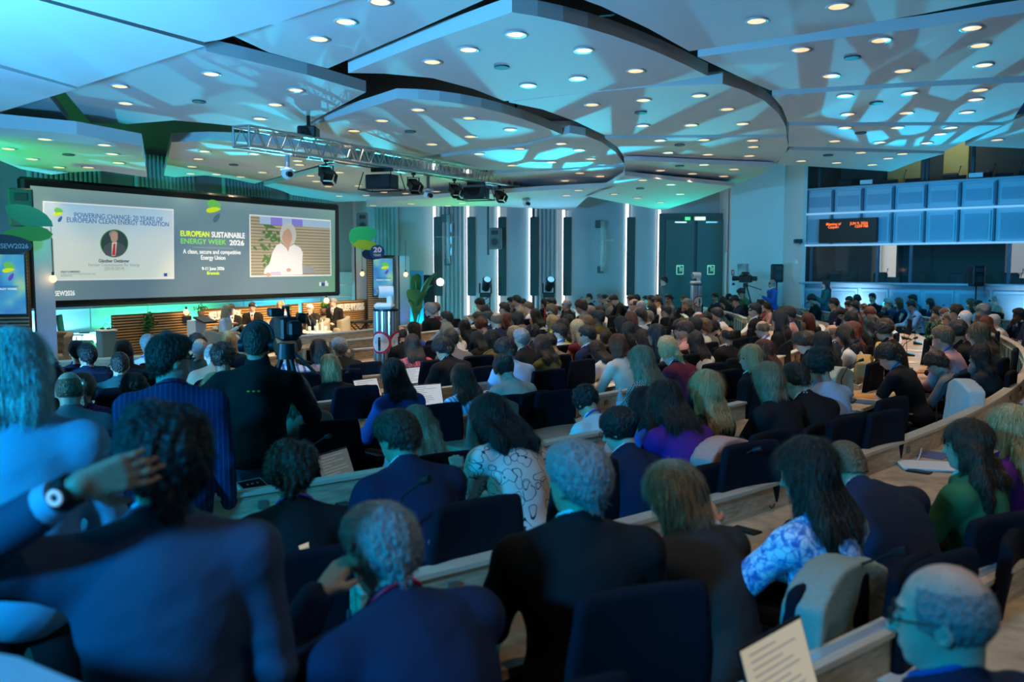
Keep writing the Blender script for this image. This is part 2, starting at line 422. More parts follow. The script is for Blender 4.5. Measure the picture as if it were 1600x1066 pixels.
def core(P, J, o=0.0, hips=True):
    """torso distance grown by o"""
    u, u2, f, r, g, w = J['u'], J['u2'], J['f'], J['r'], J['g'], J['w']
    M = np.stack([np.array([1, 0, 0.]), np.cross(u, [1, 0, 0]) * (1 if np.cross(u, [1, 0, 0])[1] > 0 else -1), u], 1)
    M2 = np.stack([r, f, u2], 1)
    d = el(P, J['H'] + u * .13, (.145 * g + o, .108 * g + o, .15 + o), M)
    d = smin(d, el(P, J['H'] + u * .0 - A3(0, .02, 0), (.172 * g + o, .135 * g + o, .13 + o), M), .07)
    d = smin(d, el(P, J['C'] + u * .035 - f * .008, (.163 * w + o, .112 * g + o, .19 + o), M2), .07)
    N = J['N']
    for k in 'LR':
        d = smin(d, rc(P, N - u2 * .115 - f * .02, J['S' + k] - u2 * .01, .068 + o, .052 + o), .05)
        d = smin(d, rc(P, N - u2 * .005 - f * .015, J['S' + k] + u2 * .004, .042 + o, .040 + o), .05)
    return d
def body_mesh(J, h, legs=True):
    hands = [(k, arm_hand(J, k, s, 1)) for s, k in ((-1, 'L'), (1, 'R'))]
    def f(P):
        d, q = head_sdf(P, J)
        d = smin(d, rc(P, J['N'] - J['u2'] * .03, J['HC'] + J['HR'] @ A3(0, -.025, -.045), .062, .056), .022)
        d = smin(d, core(P, J, -.006), .03)
        for k, pr in hands:
            d = smin(d, smin(rc(P, J['S' + k], J['E' + k], .050, .040), rc(P, J['E' + k], J['W' + k], .039, .026), .02), .03)
            hd = None
            for a, b, ra, rb in pr:
                c = rc(P, a, b, max(ra, h * .62), max(rb, h * .55)); hd = c if hd is None else smin(hd, c, .006)
            d = smin(d, hd, .012)
        for k in 'LR':
            a, b, c, t = J['leg' + k]
            d = smin(d, smin(rc(P, a, b, .078, .054), rc(P, b, c, .052, .038), .02), .04)
            d = smin(d, rc(P, c - A3(0, .03, .045), t, .042, .036), .02)
        return d
    lo, hi = bounds(J); me = sdf_mesh('body', f, lo, hi, h)
    # lips and eyes
    n = len(me.polygons); cc = np.empty(n * 3); me.polygons.foreach_get('center', cc); q = (cc.reshape(-1, 3) - J['HC']) @ J['HR']
    mi = np.zeros(n, np.int32)
    k = max(1.0, h / .009 * .8)
    ex = (np.abs(np.abs(q[:, 0]) - .031) < .011 * k) & (np.abs(q[:, 2] - .007) < .0055 * k) & (q[:, 1] > .06)
    lp = (np.abs(q[:, 0]) < .022) & (np.abs(q[:, 2] + .063) < .007 * k) & (q[:, 1] > .07)
    br = (np.abs(np.abs(q[:, 0]) - .031) < .018) & (np.abs(q[:, 2] - .030) < .003 * k) & (q[:, 1] > .06)
    mi[lp] = 2; mi[ex | br] = 1
    me.materials.append(None); me.materials.append(mat('eye_brow_dark', (.02, .014, .01), .4)); me.materials.append(mat('lips', (.32, .10, .08), .5))
    me.polygons.foreach_set('material_index', mi)
    return me
def bounds(J, pad=.16):
    pts = [J['HC'] + A3(0, 0, .08), J['H'], J['C']] + [J[a + k] for a in 'SEW' for k in 'LR'] + [p for k in 'LR' for p in J['leg' + k]]
    pts += [2.0 * J['W' + k] - J['E' + k] for k in 'LR' if 0] ; p = np.array(pts); lo, hi = p.min(0) - pad, p.max(0) + pad; lo[2] = max(lo[2], -.01); return lo, hi
def top_mesh(J, kind, h, seed=0):
    """kind: j jacket, s shirt, t short sleeves, d sleeveless"""
    o = {'j': .021, 's': .013, 't': .012, 'd': .010}[kind]; u, u2 = J['u'], J['u2']; hem = -.16 if J['stand'] else -.09
    if kind == 'd': o = .010
    if kind != 'j' and J['stand']: hem = -.06
    cut = J['N'] + u2 * .022
    def f(P):
        d = core(P, J, o - .002)
        for k in 'LR':
            S, E_, Wp = J['S' + k], J['E' + k], J['W' + k]
            if kind in 'js': a = smin(rc(P, S, E_, .053 + o, .043 + o), rc(P, E_, E_ + (Wp - E_) * J.get('slv', .95), .043 + o, .028 + o), .02)
            elif kind == 't': a = rc(P, S, S + (E_ - S) * .62, .054 + o, .052 + o)
            else: a = rc(P, S, S + (E_ - S) * .05, .048, .046)
            d = smin(d, a, .035)
            el_ = np.linalg.norm(P - E_.astype(np.float32), axis=1)
            if kind in 'js': d = d + .0045 * wob(P, 60, 3) * np.exp(-(el_ / .12) ** 2)
        d = d + .004 * wob(P, 26, seed + 1) + .0022 * np.abs(wob(P, 55, seed + 2))
        qc = P - cut.astype(np.float32); hh = qc @ u2.astype(np.float32); rad = np.linalg.norm(qc - hh[:, None] * u2.astype(np.float32), axis=1)
        d = np.maximum(d, np.minimum(hh, .125 - rad))
        d = np.maximum(d, hem - (P - J['H'].astype(np.float32)) @ u.astype(np.float32))
        nk = rc(P, J['N'] - u2 * .03, J['N'] + u2 * .12 + A3(0, .02, 0), .058); d = np.maximum(d, -nk) if kind != 'j' else np.maximum(d, -nk - .004)
        if kind == 'j':
            cl = collar_sdf(P, J, .075, .010, -.02, .040); d = smin(d, cl, .012)
        return d
    lo, hi = bounds(J); lo[2] = J['H'][2] - .3
    return sdf_mesh('jacket' if kind == 'j' else 'shirt', f, lo, hi, h)
def collar_sdf(P, J, rad, th, z0, z1):
    q = (P - J['N'].astype(np.float32)) @ np.stack([J['r'], J['f'], J['u2']], 1).astype(np.float32)
    rr = np.sqrt(q[:, 0] ** 2 + ((q[:, 1] - .012) * .92) ** 2) - rad + q[:, 2] * .25
    zz = q[:, 2] + q[:, 1] * .45
    return np.maximum(np.abs(rr) - th, np.maximum(z0 - zz, zz - z1))
def collar_mesh(J, h, z1=.052):
    return sdf_mesh('shirt_collar', lambda P: collar_sdf(P, J, .071, .0065, -.0, z1), J['N'] - .14, J['N'] + .14, min(h, .008))
def legs_mesh(J, h):
    def f(P):
        d = el(P, J['H'] - A3(0, .01, .01), (.178 * J['g'], .14 * J['g'], .13))
        for k in 'LR':
            a, b, c, t = J['leg' + k]; l = smin(rc(P, a, b, .092, .070), rc(P, b, c, .068, .058), .02); l = np.maximum(l, c[2] - .02 - P[:, 2]); d = smin(d, l, .03)
        d = d + .003 * wob(P, 40, 5)
        return np.maximum(d, np.minimum((P - J['H'].astype(np.float32)) @ J['u'].astype(np.float32) - .03, .13 - P[:, 1]))
    lo, hi = bounds(J); hi[2] = J['H'][2] + .2; return sdf_mesh('trousers', f, lo, hi, h)
def add_strands(me, J, kind, n, wd, seed=0):
    n0 = len(me.vertices); V = np.empty(n0 * 3); me.vertices.foreach_get('co', V); V = V.reshape(-1, 3); Nn = np.empty(n0 * 3); me.vertices.foreach_get('normal', Nn); Nn = Nn.reshape(-1, 3)
    r = np.random.RandomState(seed + 5); q = (V - J['HC']) @ J['HR']
    ok = np.where((q[:, 1] < .055) | (q[:, 2] > .05))[0]; ok = ok[(Nn[ok] * (V[ok] - J['HC'])).sum(1) > -.03]
    i = r.choice(ok, n); p = V[i] + r.normal(0, .003, (n, 3)); nn = Nn[i]
    crown = J['HC'] + J['HR'] @ A3(0, -.03, .13); rad = p - crown; rad /= np.linalg.norm(rad, axis=1)[:, None]
    lng = kind in 'lwpo'
    d = (A3(0, 0, -1.) * (1.6 if lng else .35) + rad * (.5 if lng else .9) + (J['HR'] @ A3(0, .35, 0) if not lng else 0)) + r.normal(0, {'c': .9, 'm': .45, 'w': .35, 's': .22}.get(kind, .12), (n, 3))
    d = d - nn * (d * nn).sum(1)[:, None]; d /= np.linalg.norm(d, axis=1)[:, None] + 1e-6
    L = r.uniform(.5, 1, n) * {'s': .026, 'x': .010, 'b': .012, 'm': .030, 'c': .030, 'o': .075, 'l': .11, 'w': .08, 'u': .035, 'p': .06}[kind]
    lift = r.uniform(.15, 1, n) * {'s': .30, 'm': .34, 'c': .7, 'x': .5, 'b': .4}.get(kind, .085)
    side = np.cross(d, nn); side /= np.linalg.norm(side, axis=1)[:, None] + 1e-6; bend = r.normal(0, .18 if kind in 'mcw' else .07, n)
    vs = []
    for t, w in ((0, 1), (.4, .9), (.75, .6), (1, .08)):
        c = p - nn * .002 + d * (L * t)[:, None] + nn * (L * lift * (t ** 1.3 if not lng else math.sin(math.pi * t) * .9 + .1))[:, None] + side * (L * bend * t * t)[:, None]
        vs += [c - side * wd * w * .5, c + side * wd * w * .5]
    vs = np.stack(vs, 1)  # n,8,3
    base = (np.arange(n) * 8)[:, None] + n0
    fq = np.concatenate([base + np.array([[k, k + 1, k + 3, k + 2]]) for k in (0, 2, 4)], 0)
    allv = np.concatenate([V, vs.reshape(-1, 3)]); nf = len(me.polygons); lp = np.empty(nf * 4, np.int32) if len(me.loops) == nf * 4 else None
    if lp is None: return me
    me.loops.foreach_get('vertex_index', lp); Q = np.concatenate([lp.reshape(-1, 4), fq]).astype(np.int32)
    m2 = bpy.data.meshes.new('hair'); m2.vertices.add(len(allv)); m2.vertices.foreach_set('co', allv.astype(np.float32).ravel()); m2.loops.add(len(Q) * 4); m2.loops.foreach_set('vertex_index', Q.ravel())
    m2.polygons.add(len(Q)); m2.polygons.foreach_set('loop_start', np.arange(0, len(Q) * 4, 4, dtype=np.int32)); m2.update(calc_edges=True)
    m2.polygons.foreach_set('use_smooth', np.ones(len(Q), bool))
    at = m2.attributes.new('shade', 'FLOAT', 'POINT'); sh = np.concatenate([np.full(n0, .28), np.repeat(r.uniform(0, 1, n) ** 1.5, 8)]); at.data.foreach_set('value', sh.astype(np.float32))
    bpy.data.meshes.remove(me); return m2
def hair_mesh(J, kind, h, seed=0, long=.34, strands=0, wd=.002):
    me = hair_base(J, kind, h, seed, long)
    return add_strands(me, J, kind, strands, wd, seed) if strands else me
def hair_base(J, kind, h, seed=0, long=.34):
    HC, HR = J['HC'], J['HR']; N, u, u2, f_ = J['N'], J['u'], J['u2'], J['f']
    up = A3(0, 0, 1.); bk = HR @ A3(0, -1, 0); rt = HR @ A3(1, 0, 0)
    def shell(q, o, a=-.012, b=.62, front=.040):
        lim = a + b * np.minimum(q[:, 1], .04) - q[:, 2]            # keep above a sloping hairline
        nk = rc(q, (0, -.050, -.150), (0, -.030, -.030), .058, .066)
        d = smin(el(q, (0, -.014, .030), (.077, .096, .094)), nk, .03) - o * np.clip(-lim / .05, .22, 1) if o < .02 or kind == 'm' else el(q, (0, -.014, .030), (.077 + o, .096 + o, .094 + o))
        d = np.maximum(d, lim)
        return np.maximum(d, np.minimum(q[:, 1] - .060, front - q[:, 2]))
    def f(P):
        q = (P - HC.astype(np.float32)) @ HR.astype(np.float32)
        ang = np.arctan2(q[:, 0], -q[:, 1]); st = np.sin(ang * 23 + 4 * np.sin(q[:, 2] * 30 + seed)) * .0022 + .003 * wob(q, 60, seed)
        if kind == 'b':     # bald crown, short fringe of hair
            return np.maximum(el(q, (0, -.014, .030), (.077, .096, .094)) - .008 * np.clip((.060 - q[:, 2] + .2 * q[:, 1]) / .05, -1, 1), np.maximum(-.03 + .55 * np.minimum(q[:, 1], .04) - q[:, 2], q[:, 1] - .045))
        if kind == 'x':     # cropped
            return shell(q, .0065, -.018, .60)
        if kind == 's':
            d = shell(q, .018, -.016, .60, .045) + st; return smin(d, np.maximum(el(q, (.01, .03, .085), (.068, .07, .045)) + st, .05 - q[:, 2]), .02)
        if kind == 'm':
            d = shell(q, .030, -.028, .66, .035) + st * 2.4 + .005 * wob(q, 45, seed + 3); return d
        if kind == 'c':
            d = el(q, (0, -.020, .036), (.103, .112, .108)); d = np.maximum(d, np.minimum(q[:, 1] - .055, .03 - q[:, 2])); d = np.maximum(d, -.10 + .5 * q[:, 1] - q[:, 2])
            return d + .007 * wob(q, 90, seed) + .006 * wob(q, 160, seed + 1)
        # long styles: shell plus falling mass
        d = shell(q, .020, -.05, .9, .045) + st
        H1 = HC + HR @ A3(0, -.045, 0)
        if kind == 'o':
            e = rbox(P, HC + HR @ A3(0, -.035, -.055), (.098, .082, .105), .06, HR); e = np.maximum(e, q[:, 1] - .045); return smin(d, e + st * 1.6, .03)
        if kind == 'u':
            d = smin(d, el(q, (0, -.118, .035 if seed % 2 else -.02), (.042, .036, .040)) + .003 * wob(q, 120, 1), .012); return d
        if kind == 'p':
            T0 = HC + HR @ A3(0, -.112, -.01); T1 = T0 + bk * .035 - up * .09; B0 = N - f_ * .10 - u2 * .04; T2 = B0 - u * .10
            e = smin(rc(P, T0, T1, .026, .036), rc(P, T1, T2, .036, .016), .02); return smin(d, e + st * 1.5, .015)
        w_ = .010 if kind == 'l' else .022
        side = .066 + (0 if kind == 'l' else .014)
        B0 = N - f_ * (.085 + w_ * .5) - u2 * .03; B1 = B0 - u * (long - .10) - f_ * .005
        hwm = .078 if kind == 'l' else .098
        e = None
        for s in (-1, -.33, .33, 1):
            a = HC + HR @ A3(s * side, -.055 + .02 * abs(s), .0); b = B0 + J['r'] * s * (hwm + .006); c_ = B1 + J['r'] * s * hwm * .72 - u * .03 * (1 - abs(s))
            k = smin(rc(P, a, b, .040, .036), rc(P, b, c_, .036, .020), .02)
            e = k if e is None else smin(e, k, .03)
        for s in (-1, 1):   # locks beside the face
            e = smin(e, rc(P, HC + HR @ A3(s * .078, .0, .02), N + J['r'] * s * .095 + f_ * .01 + u2 * .01, .022, .024), .03)
        if kind == 'l': ph = ((P - B0.astype(np.float32)) @ J['r'].astype(np.float32)); e = e + .0025 * np.sin(ph * 210 + 2 * np.sin(P[:, 2] * 12))
        else: e = e + .010 * wob(P * np.array([1, 1, 1.3], np.float32), 38, seed) + .003 * wob(P, 110, seed)
        e = np.maximum(e, np.minimum(q[:, 1] - .030, .06 - q[:, 2]))
        return smin(d, e, .03)
    lo = HC - A3(.2, .26, .2); hi = HC + A3(.2, .18, .22)
    if kind in 'lwp': b = N - u * (long + .06) - f_ * .2; lo = np.minimum(lo, b - .14); hi = np.maximum(hi, N + A3(.2, 0, 0))
    return sdf_mesh('hair', f, lo, hi, h)
# ---------------------------------------------------------------- person assembly
HAIRC = {'k': (.010, .009, .009), 'n': (.022, .013, .008), 'r': (.13, .028, .010), 'y': (.50, .33, .15), 'g': (.22, .22, .22), 't': (.14, .078, .038), 'W': (.55, .53, .50), 'a': (.27, .20, .12), 'h': (.045, .021, .011)}
HAIRN = {'k': 'black', 'n': 'dark brown', 'r': 'auburn red', 'y': 'blond', 'g': 'grey', 't': 'light brown', 'W': 'white', 'a': 'ash blond', 'h': 'chestnut'}
CLC = {'k': (.012, .012, .013), 'n': (.014, .024, .060), 'w': (.72, .72, .72), 'g': (.16, .16, .165), 'b': (.03, .11, .42), 'l': (.34, .48, .66), 'e': (.04, .16, .07), 'p': (.62, .34, .36),
       'm': (.15, .018, .035), 'v': (.10, .02, .22), 'o': (.11, .095, .03), 'c': (.56, .50, .40), 't': (.34, .27, .19), 'y': (.52, .56, .03), 'r': (.42, .03, .03), 'h': (.03, .11, .12), 'd': (.04, .035, .033)}
CLN = {'k': 'black', 'n': 'navy', 'w': 'white', 'g': 'grey', 'b': 'bright blue', 'l': 'light blue', 'e': 'green', 'p': 'pink', 'm': 'maroon', 'v': 'purple', 'o': 'olive', 'c': 'cream', 't': 'tan', 'y': 'yellow green', 'r': 'red', 'h': 'dark teal', 'd': 'charcoal'}
def hair_mat(c, kind):
    st = (1.0, 1.0, .16) if kind in 'lwop' else (1, 1, .7)
    key = 'hair_%s_%s' % (c, 'l' if kind in 'lwop' else 's')
    m = mat(key, HAIRC[c], .42, bump=.9, bscale=110 if kind in 'lwop' else 70, streak=st, spec=.5)
    nt, N, L, b = nodes(m)
    if 'Attribute' not in N:
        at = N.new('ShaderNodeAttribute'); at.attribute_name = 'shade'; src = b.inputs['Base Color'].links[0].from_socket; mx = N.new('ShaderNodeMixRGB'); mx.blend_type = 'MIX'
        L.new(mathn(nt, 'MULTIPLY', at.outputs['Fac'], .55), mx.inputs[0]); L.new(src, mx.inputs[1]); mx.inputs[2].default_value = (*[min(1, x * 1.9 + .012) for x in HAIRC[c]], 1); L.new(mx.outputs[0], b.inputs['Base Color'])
    return m
def cloth(c): return mat('cloth_' + c, CLC[c], .85, bump=.25, bscale=240, spec=.2)
SKIN = {'a': (.60, .34, .24), 'b': (.48, .26, .17), 'c': (.66, .42, .32), 'd': (.12, .055, .032), 'e': (.33, .17, .10)}
def skin(c): return mat('skin_' + c, SKIN[c], .5, bump=.08, bscale=90, spec=.35)
def cloth_special(k):
    name = 'cloth_' + k
    if name in MATS: return MATS[name]
    m = mat(name, (.5, .5, .5), .85, spec=.2); nt, N, L, b = nodes(m); out = b.inputs['Base Color']
    def bands(axis, sc, lo, hi, w=None):
        c = coords(nt); s = nt.nodes.new('ShaderNodeSeparateXYZ'); L.new(c, s.inputs[0])
        return mathn(nt, 'GREATER_THAN', mathn(nt, 'FRACT', mathn(nt, 'MULTIPLY', s.outputs[axis], sc)), lo)
    if k == 'plaid':
        a = mixc(nt, bands(0, 14, .62, 1), (.62, .72, .86), (.10, .17, .38)); c = mixc(nt, bands(2, 14, .70, 1), (1, 1, 1), (.35, .45, .65))
        n = nt.nodes.new('ShaderNodeMixRGB'); n.blend_type = 'MULTIPLY'; n.inputs[0].default_value = 1; L.new(a, n.inputs[1]); L.new(c, n.inputs[2]); L.new(n.outputs[0], out)
    elif k == 'stripe': L.new(mixc(nt, bands(0, 26, .55, 1), (.62, .76, .88), (.13, .33, .62)), out)
    elif k == 'lace': L.new(mixc(nt, bands(2, 22, .5, 1), (.70, .70, .62), (.42, .42, .36)), out)
    elif k == 'pinstripe': L.new(mixc(nt, bands(0, 42, .84, 1), (.016, .026, .085), (.055, .08, .19)), out)
    elif k in ('check', 'gingham'):
        ck = nt.nodes.new('ShaderNodeTexChecker'); ck.inputs['Scale'].default_value = 75 if k == 'check' else 46; L.new(coords(nt), ck.inputs['Vector'])
        A, B = ((.50, .48, .42), (.06, .06, .06)) if k == 'check' else ((.62, .22, .24), (.50, .03, .05))
        ck.inputs[1].default_value = (*A, 1); ck.inputs[2].default_value = (*B, 1); L.new(ck.outputs[0], out)
    elif k == 'scribble':
        nz = nt.nodes.new('ShaderNodeTexNoise'); nz.inputs['Scale'].default_value = 5; L.new(coords(nt), nz.inputs['Vector'])
        v = nt.nodes.new('ShaderNodeTexVoronoi'); v.inputs['Scale'].default_value = 13; v.feature = 'F1'
        a = nt.nodes.new('ShaderNodeVectorMath'); a.operation = 'MULTIPLY_ADD'; L.new(nz.outputs['Color'], a.inputs[0]); a.inputs[1].default_value = (.22, .22, .22); L.new(coords(nt), a.inputs[2]); L.new(a.outputs[0], v.inputs['Vector'])
        d = mathn(nt, 'LESS_THAN', mathn(nt, 'ABSOLUTE', mathn(nt, 'SUBTRACT', v.outputs['Distance'], .42)), .022)
        v2 = nt.nodes.new('ShaderNodeTexVoronoi'); v2.inputs['Scale'].default_value = 10; L.new(a.outputs[0], v2.inputs['Vector'])
        d2 = mathn(nt, 'LESS_THAN', mathn(nt, 'ABSOLUTE', mathn(nt, 'SUBTRACT', v2.outputs['Distance'], .36)), .016)
        L.new(mixc(nt, mathn(nt, 'MAXIMUM', d, d2), (.66, .60, .54), (.03, .035, .05)), out)
    elif k == 'floral':
        nz = nt.nodes.new('ShaderNodeTexNoise'); nz.inputs['Scale'].default_value = 16; nz.inputs['Detail'].default_value = 4; nz.inputs['Distortion'].default_value = 2.2; L.new(coords(nt), nz.inputs['Vector'])
        v = nt.nodes.new('ShaderNodeTexVoronoi'); v.inputs['Scale'].default_value = 30; v.feature = 'DISTANCE_TO_EDGE'; L.new(coords(nt), v.inputs['Vector'])
        c1 = ramp(nt, nz.outputs['Fac'], [(.36, (.05, .14, .42)), (.46, (.16, .34, .70)), (.53, (.62, .66, .80)), (.66, (.72, .74, .84))]).outputs[0]
        L.new(mixc(nt, mathn(nt, 'LESS_THAN', v.outputs['Distance'], .035), c1, (.10, .22, .50)), out)
    elif k == 'greenfloral':
        nz = nt.nodes.new('ShaderNodeTexNoise'); nz.inputs['Scale'].default_value = 26; L.new(coords(nt), nz.inputs['Vector'])
        L.new(ramp(nt, nz.outputs['Fac'], [(.45, (.02, .06, .03)), (.55, (.05, .16, .06)), (.62, (.4, .4, .3))]).outputs[0], out)
    elif k == 'denim':
        nz = nt.nodes.new('ShaderNodeTexNoise'); nz.inputs['Scale'].default_value = 120; L.new(coords(nt), nz.inputs['Vector']); L.new(mixc(nt, nz.outputs['Fac'], (.035, .07, .13), (.09, .15, .24)), out)
    elif k == 'tweed':
        nz = nt.nodes.new('ShaderNodeTexNoise'); nz.inputs['Scale'].default_value = 45; L.new(coords(nt), nz.inputs['Vector']); L.new(ramp(nt, nz.outputs['Fac'], [(.42, (.04, .01, .05)), (.58, (.17, .03, .13))]).outputs[0], out)
    return m
def cmat(c): return cloth(c) if c in CLC else cloth_special(c)
POSES = {'A': dict(lean=4, hp=6, al='lap', ar='lap', w=.98), 'B': dict(lean=13, hp=12, al='desk', ar='desk', hunch=10), 'C': dict(lean=20, hp=34, al='desk', ar='desk', hunch=14),
         'D': dict(lean=12, hp=8, hy=-8, al='desk', ar='chin', hunch=8), 'E': dict(lean=-5, hp=0, al='cross', ar='cross'), 'L': dict(lean=5, hp=4, hy=32, al='lap', ar='desk'),
         'Q': dict(lean=6, hp=4, hy=-32, al='desk', ar='lap', side=3), 'T': dict(lean=10, hp=18, al='type', ar='type', hunch=6), 'P': dict(lean=8, hp=26, al='phone', ar='phone', hunch=8)}
SKC = {}; MC = {}
def get_skel(pose):
    k = repr(pose)
    if k not in SKC: SKC[k] = skel(**(POSES[pose] if isinstance(pose, str) else {a: b for a, b in pose.items() if a not in ('extra',)}))
    if isinstance(pose, dict) and 'extra' in pose: SKC[k].update(pose['extra'])
    return k, SKC[k]
def cached(key, fn):
    if key not in MC: MC[key] = fn()
    return MC[key]
def ring_mesh(J, rad=.079, th=.007, z=.018):
    mb = MB(); n = 22; pts = []
    for i in range(n + 1):
        t = 2 * math.pi * i / n; q = A3(rad * math.sin(t), .012 - rad * 1.05 * math.cos(t), 0); q[2] = z - .45 * q[1]
        pts.append(tuple(J['N'] + J['r'] * q[0] + J['f'] * q[1] + J['u2'] * q[2]))
    return mb.tube(pts, th, 6).mesh('lanyard')
PEOPLE = []
def person(loc, yaw, pose='A', hair='s', hc='n', top='s', tc='w', sk='a', label='', h=.012, scale=1.0, collar='w', lanyard=None, glasses=False, long=.34, trouser='k', group=None, seed=0, legs=True, sx=1.0, lod=0):
    k, J = get_skel(pose)
    body = cached(('b', k, h), lambda: body_mesh(J, h))
    o = bpy.data.objects.new('person', body); COL.objects.link(o)
    o.location = loc; o.rotation_euler = (0, 0, yaw); o.scale = (scale * sx, scale * sx, scale)
    o.material_slots[0].link = 'OBJECT'; o.material_slots[0].material = skin(sk)
    tag(o, label, 'person', group)
    ns, wd = (5200, .0016) if h <= .0101 else (2600, .0026) if h <= .0125 else (1100, .0042) if h < .018 else (380, .0065) if h < .022 else (0, 0)
    if hair in 'xb': ns = ns // 2
    if hair in 'lwo': ns = int(ns * 1.3)
    hm = cached(('h', k, hair, h, seed % 2, long if hair in 'lw' else 0), lambda: hair_mesh(J, hair, max(h * .8, .007), seed % 2, long, ns, wd)) if hair != '-' else None
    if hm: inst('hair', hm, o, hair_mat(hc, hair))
    tm = cached(('t', k, top, h), lambda: top_mesh(J, top, h)); inst('jacket' if top == 'j' else 'shirt' if top != 'd' else 'dress', tm, o, cmat(tc))
    if legs: inst('trousers', cached(('l', k, max(h, .018)), lambda: legs_mesh(J, max(h, .018))), o, cmat(trouser))
    if collar and top in 'js' and lod < 2 and tc not in ('scribble', 'floral', 'stripe2'): inst('shirt_collar', cached(('c', k), lambda: collar_mesh(J, .007)), o, cmat(collar))
    if lanyard: inst('lanyard', cached(('y', k), lambda: ring_mesh(J)), o, mat('lanyard_' + lanyard, {'b': (.03, .10, .55), 'r': (.5, .01, .05), 'v': (.2, .12, .6)}[lanyard], .5))
    if glasses: inst('glasses', cached(('g', k), lambda: glasses_mesh(J)), o, mat('dark_frame', (.02, .015, .012), .3))
    PEOPLE.append((o, J)); return o, J
def glasses_mesh(J):
    mb = MB(); tf = lambda p: tuple(J['HC'] + J['HR'] @ A3(*p))
    for s in (-1, 1):
        mb.tube([tf((s * .032 + .024 * math.cos(t), .100, .006 + .018 * math.sin(t))) for t in [i * math.pi / 6 for i in range(13)]], .0022, 5)
        mb.tube([tf((s * .056, .100, .012)), tf((s * .074, .07, .012)), tf((s * .081, -.005, .010)), tf((s * .079, -.022, -.004))], .0024, 5)
    mb.tube([tf((-.009, .102, .009)), tf((0, .106, .012)), tf((.009, .102, .009))], .002, 5)
    return mb.mesh('glasses')
# ---------------------------------------------------------------- the room shell
C0 = (-15.8, 23.9)
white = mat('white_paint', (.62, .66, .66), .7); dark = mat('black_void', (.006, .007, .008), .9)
carpet = mat('carpet', (.10, .08, .06), .95, bump=.3, bscale=30)
wood = mat('light_wood', (.50, .36, .23), .45, bump=.1, bscale=9, streak=(1, 1, 6))
black = mat('black_plastic', (.012, .012, .013), .45); steel = mat('brushed_steel', (.55, .56, .57), .28, 1.0)
chairfab = mat('chair_fabric', (.007, .010, .017), .85, bump=.3, bscale=260, spec=.12); white_pl = mat('white_plastic', (.72, .72, .72), .4)
tealp = mat('teal_panel', (.20, .33, .31), .5); tealdk = mat('teal_dark_gap', (.03, .07, .07), .6)
MB().box((0, 14, -.05), (44, 40, .1)).obj('floor', carpet, kind='structure')
MB().box((0, -4.2, 3.3), (44, .2, 6.7)).obj('wall_rear', mat('rear_wall', (.10, .12, .14), .8), kind='structure')
MB().box((17.8, 8, 3.3), (.2, 25, 6.7)).obj('wall_right', mat('rear_wall', (.10, .12, .14), .8), kind='structure')
MB().box((-14.6, 4, 3.3), (.2, 18, 6.7)).obj('wall_left', mat('rear_wall', (.10, .12, .14), .8), kind='structure')
def wallseg(name, a, b, z0, z1, m, th=.15, kind='structure', parent=None, mb=None, ret=False):
    a = Vector((*a, 0)); b = Vector((*b, 0)); L = (b - a).length; ang = math.atan2(b.y - a.y, b.x - a.x)
    mb = mb or MB(); mb.box(((a.x + b.x) / 2, (a.y + b.y) / 2, (z0 + z1) / 2), (L, th, z1 - z0), rz=ang)
    return mb if ret else mb.obj(name, m, parent, kind=kind)
SU = Vector((.5, .866, 0)); SN_ = Vector((.866, -.5, 0))          # along the screen, towards the audience
P0 = atY(45, 480, 17.2); P0.z = 0                                   # foot of the screen's left end
wash = mat('pale_wall_panel', (.55, .62, .62), .5)
fa = P0 - SN_ * 1.6 - SU * 7; fb = P0 - SN_ * 1.6 + SU * 11.4
wallseg('wall_front', fa.xy, fb.xy, 0, 6.6, mat('front_wall', (.30, .36, .37), .7))
FW = 28.6
wallseg('wall_far', (fb.x - .3, 28.2), (7.2, FW + .2), 0, 6.6, mat('far_wall', (.34, .42, .43), .7))
lowp = mat('lit_low_panel', (.62, .70, .72), .4)
for i in range(9):                                                # pale panels below the screen
    a = P0 - SN_ * 1.45 + SU * (-2.2 + i * 1.5); b = a + SU * 1.47
    wallseg('trim_%d' % (1 + i), a.xy, b.xy, .1, 1.9, lowp, .06)
mb = MB()
for z in (.62, 1.15, 1.5):
    a = P0 - SN_ * 1.4 + SU * (-2.2); b = a + SU * 13.4; wallseg('x', a.xy, b.xy, z, z + .025, None, .03, mb=mb, ret=True)
mb.obj('trim_10', steel, kind='structure')
# fluted curtain fins and flat panels, LED slots, dark slot covers on the far wall
def fluted(name, x0, x1, y0, y1, z0, z1, m, n=None, label=None, cat=None, group=None, amp=.05):
    L = math.hypot(x1 - x0, y1 - y0); n = n or int(L / .11); vs = []; ux, uy = (x1 - x0) / L, (y1 - y0) / L
    pts = []
    for i in range(n * 6 + 1):
        t = L * i / (n * 6); o = amp * abs(math.sin(math.pi * i / 6)) ** .6
        pts.append((x0 + ux * t + uy * o, y0 + uy * t - ux * o))
    pts += [(x1 - uy * .04, y1 + ux * .04), (x0 - uy * .04, y0 + ux * .04)]
    return MB().prism(pts, z0, z1).obj(name, m, None, label, cat, group)
flut = mat('fluted_curtain', (.30, .40, .42), .75); flat = mat('flat_wall_panel', (.36, .50, .54), .65); ledm = mat('led_strip', (1, 1, 1), .5, emit=(.95, .92, 1.0), es=5.0)
slotm = mat('slot_cover', (.035, .09, .09), .5)
wx = lambda px: atY(px, 400, 28.0).x
def wy(x): return 28.06 + (x + 4) * .04
fl_names = ['beside the stage screens', 'left of the first lit slot', 'between the second and third lit slots', 'right of the hanging loudspeaker', 'near the double door', 'by the moving head lamp']
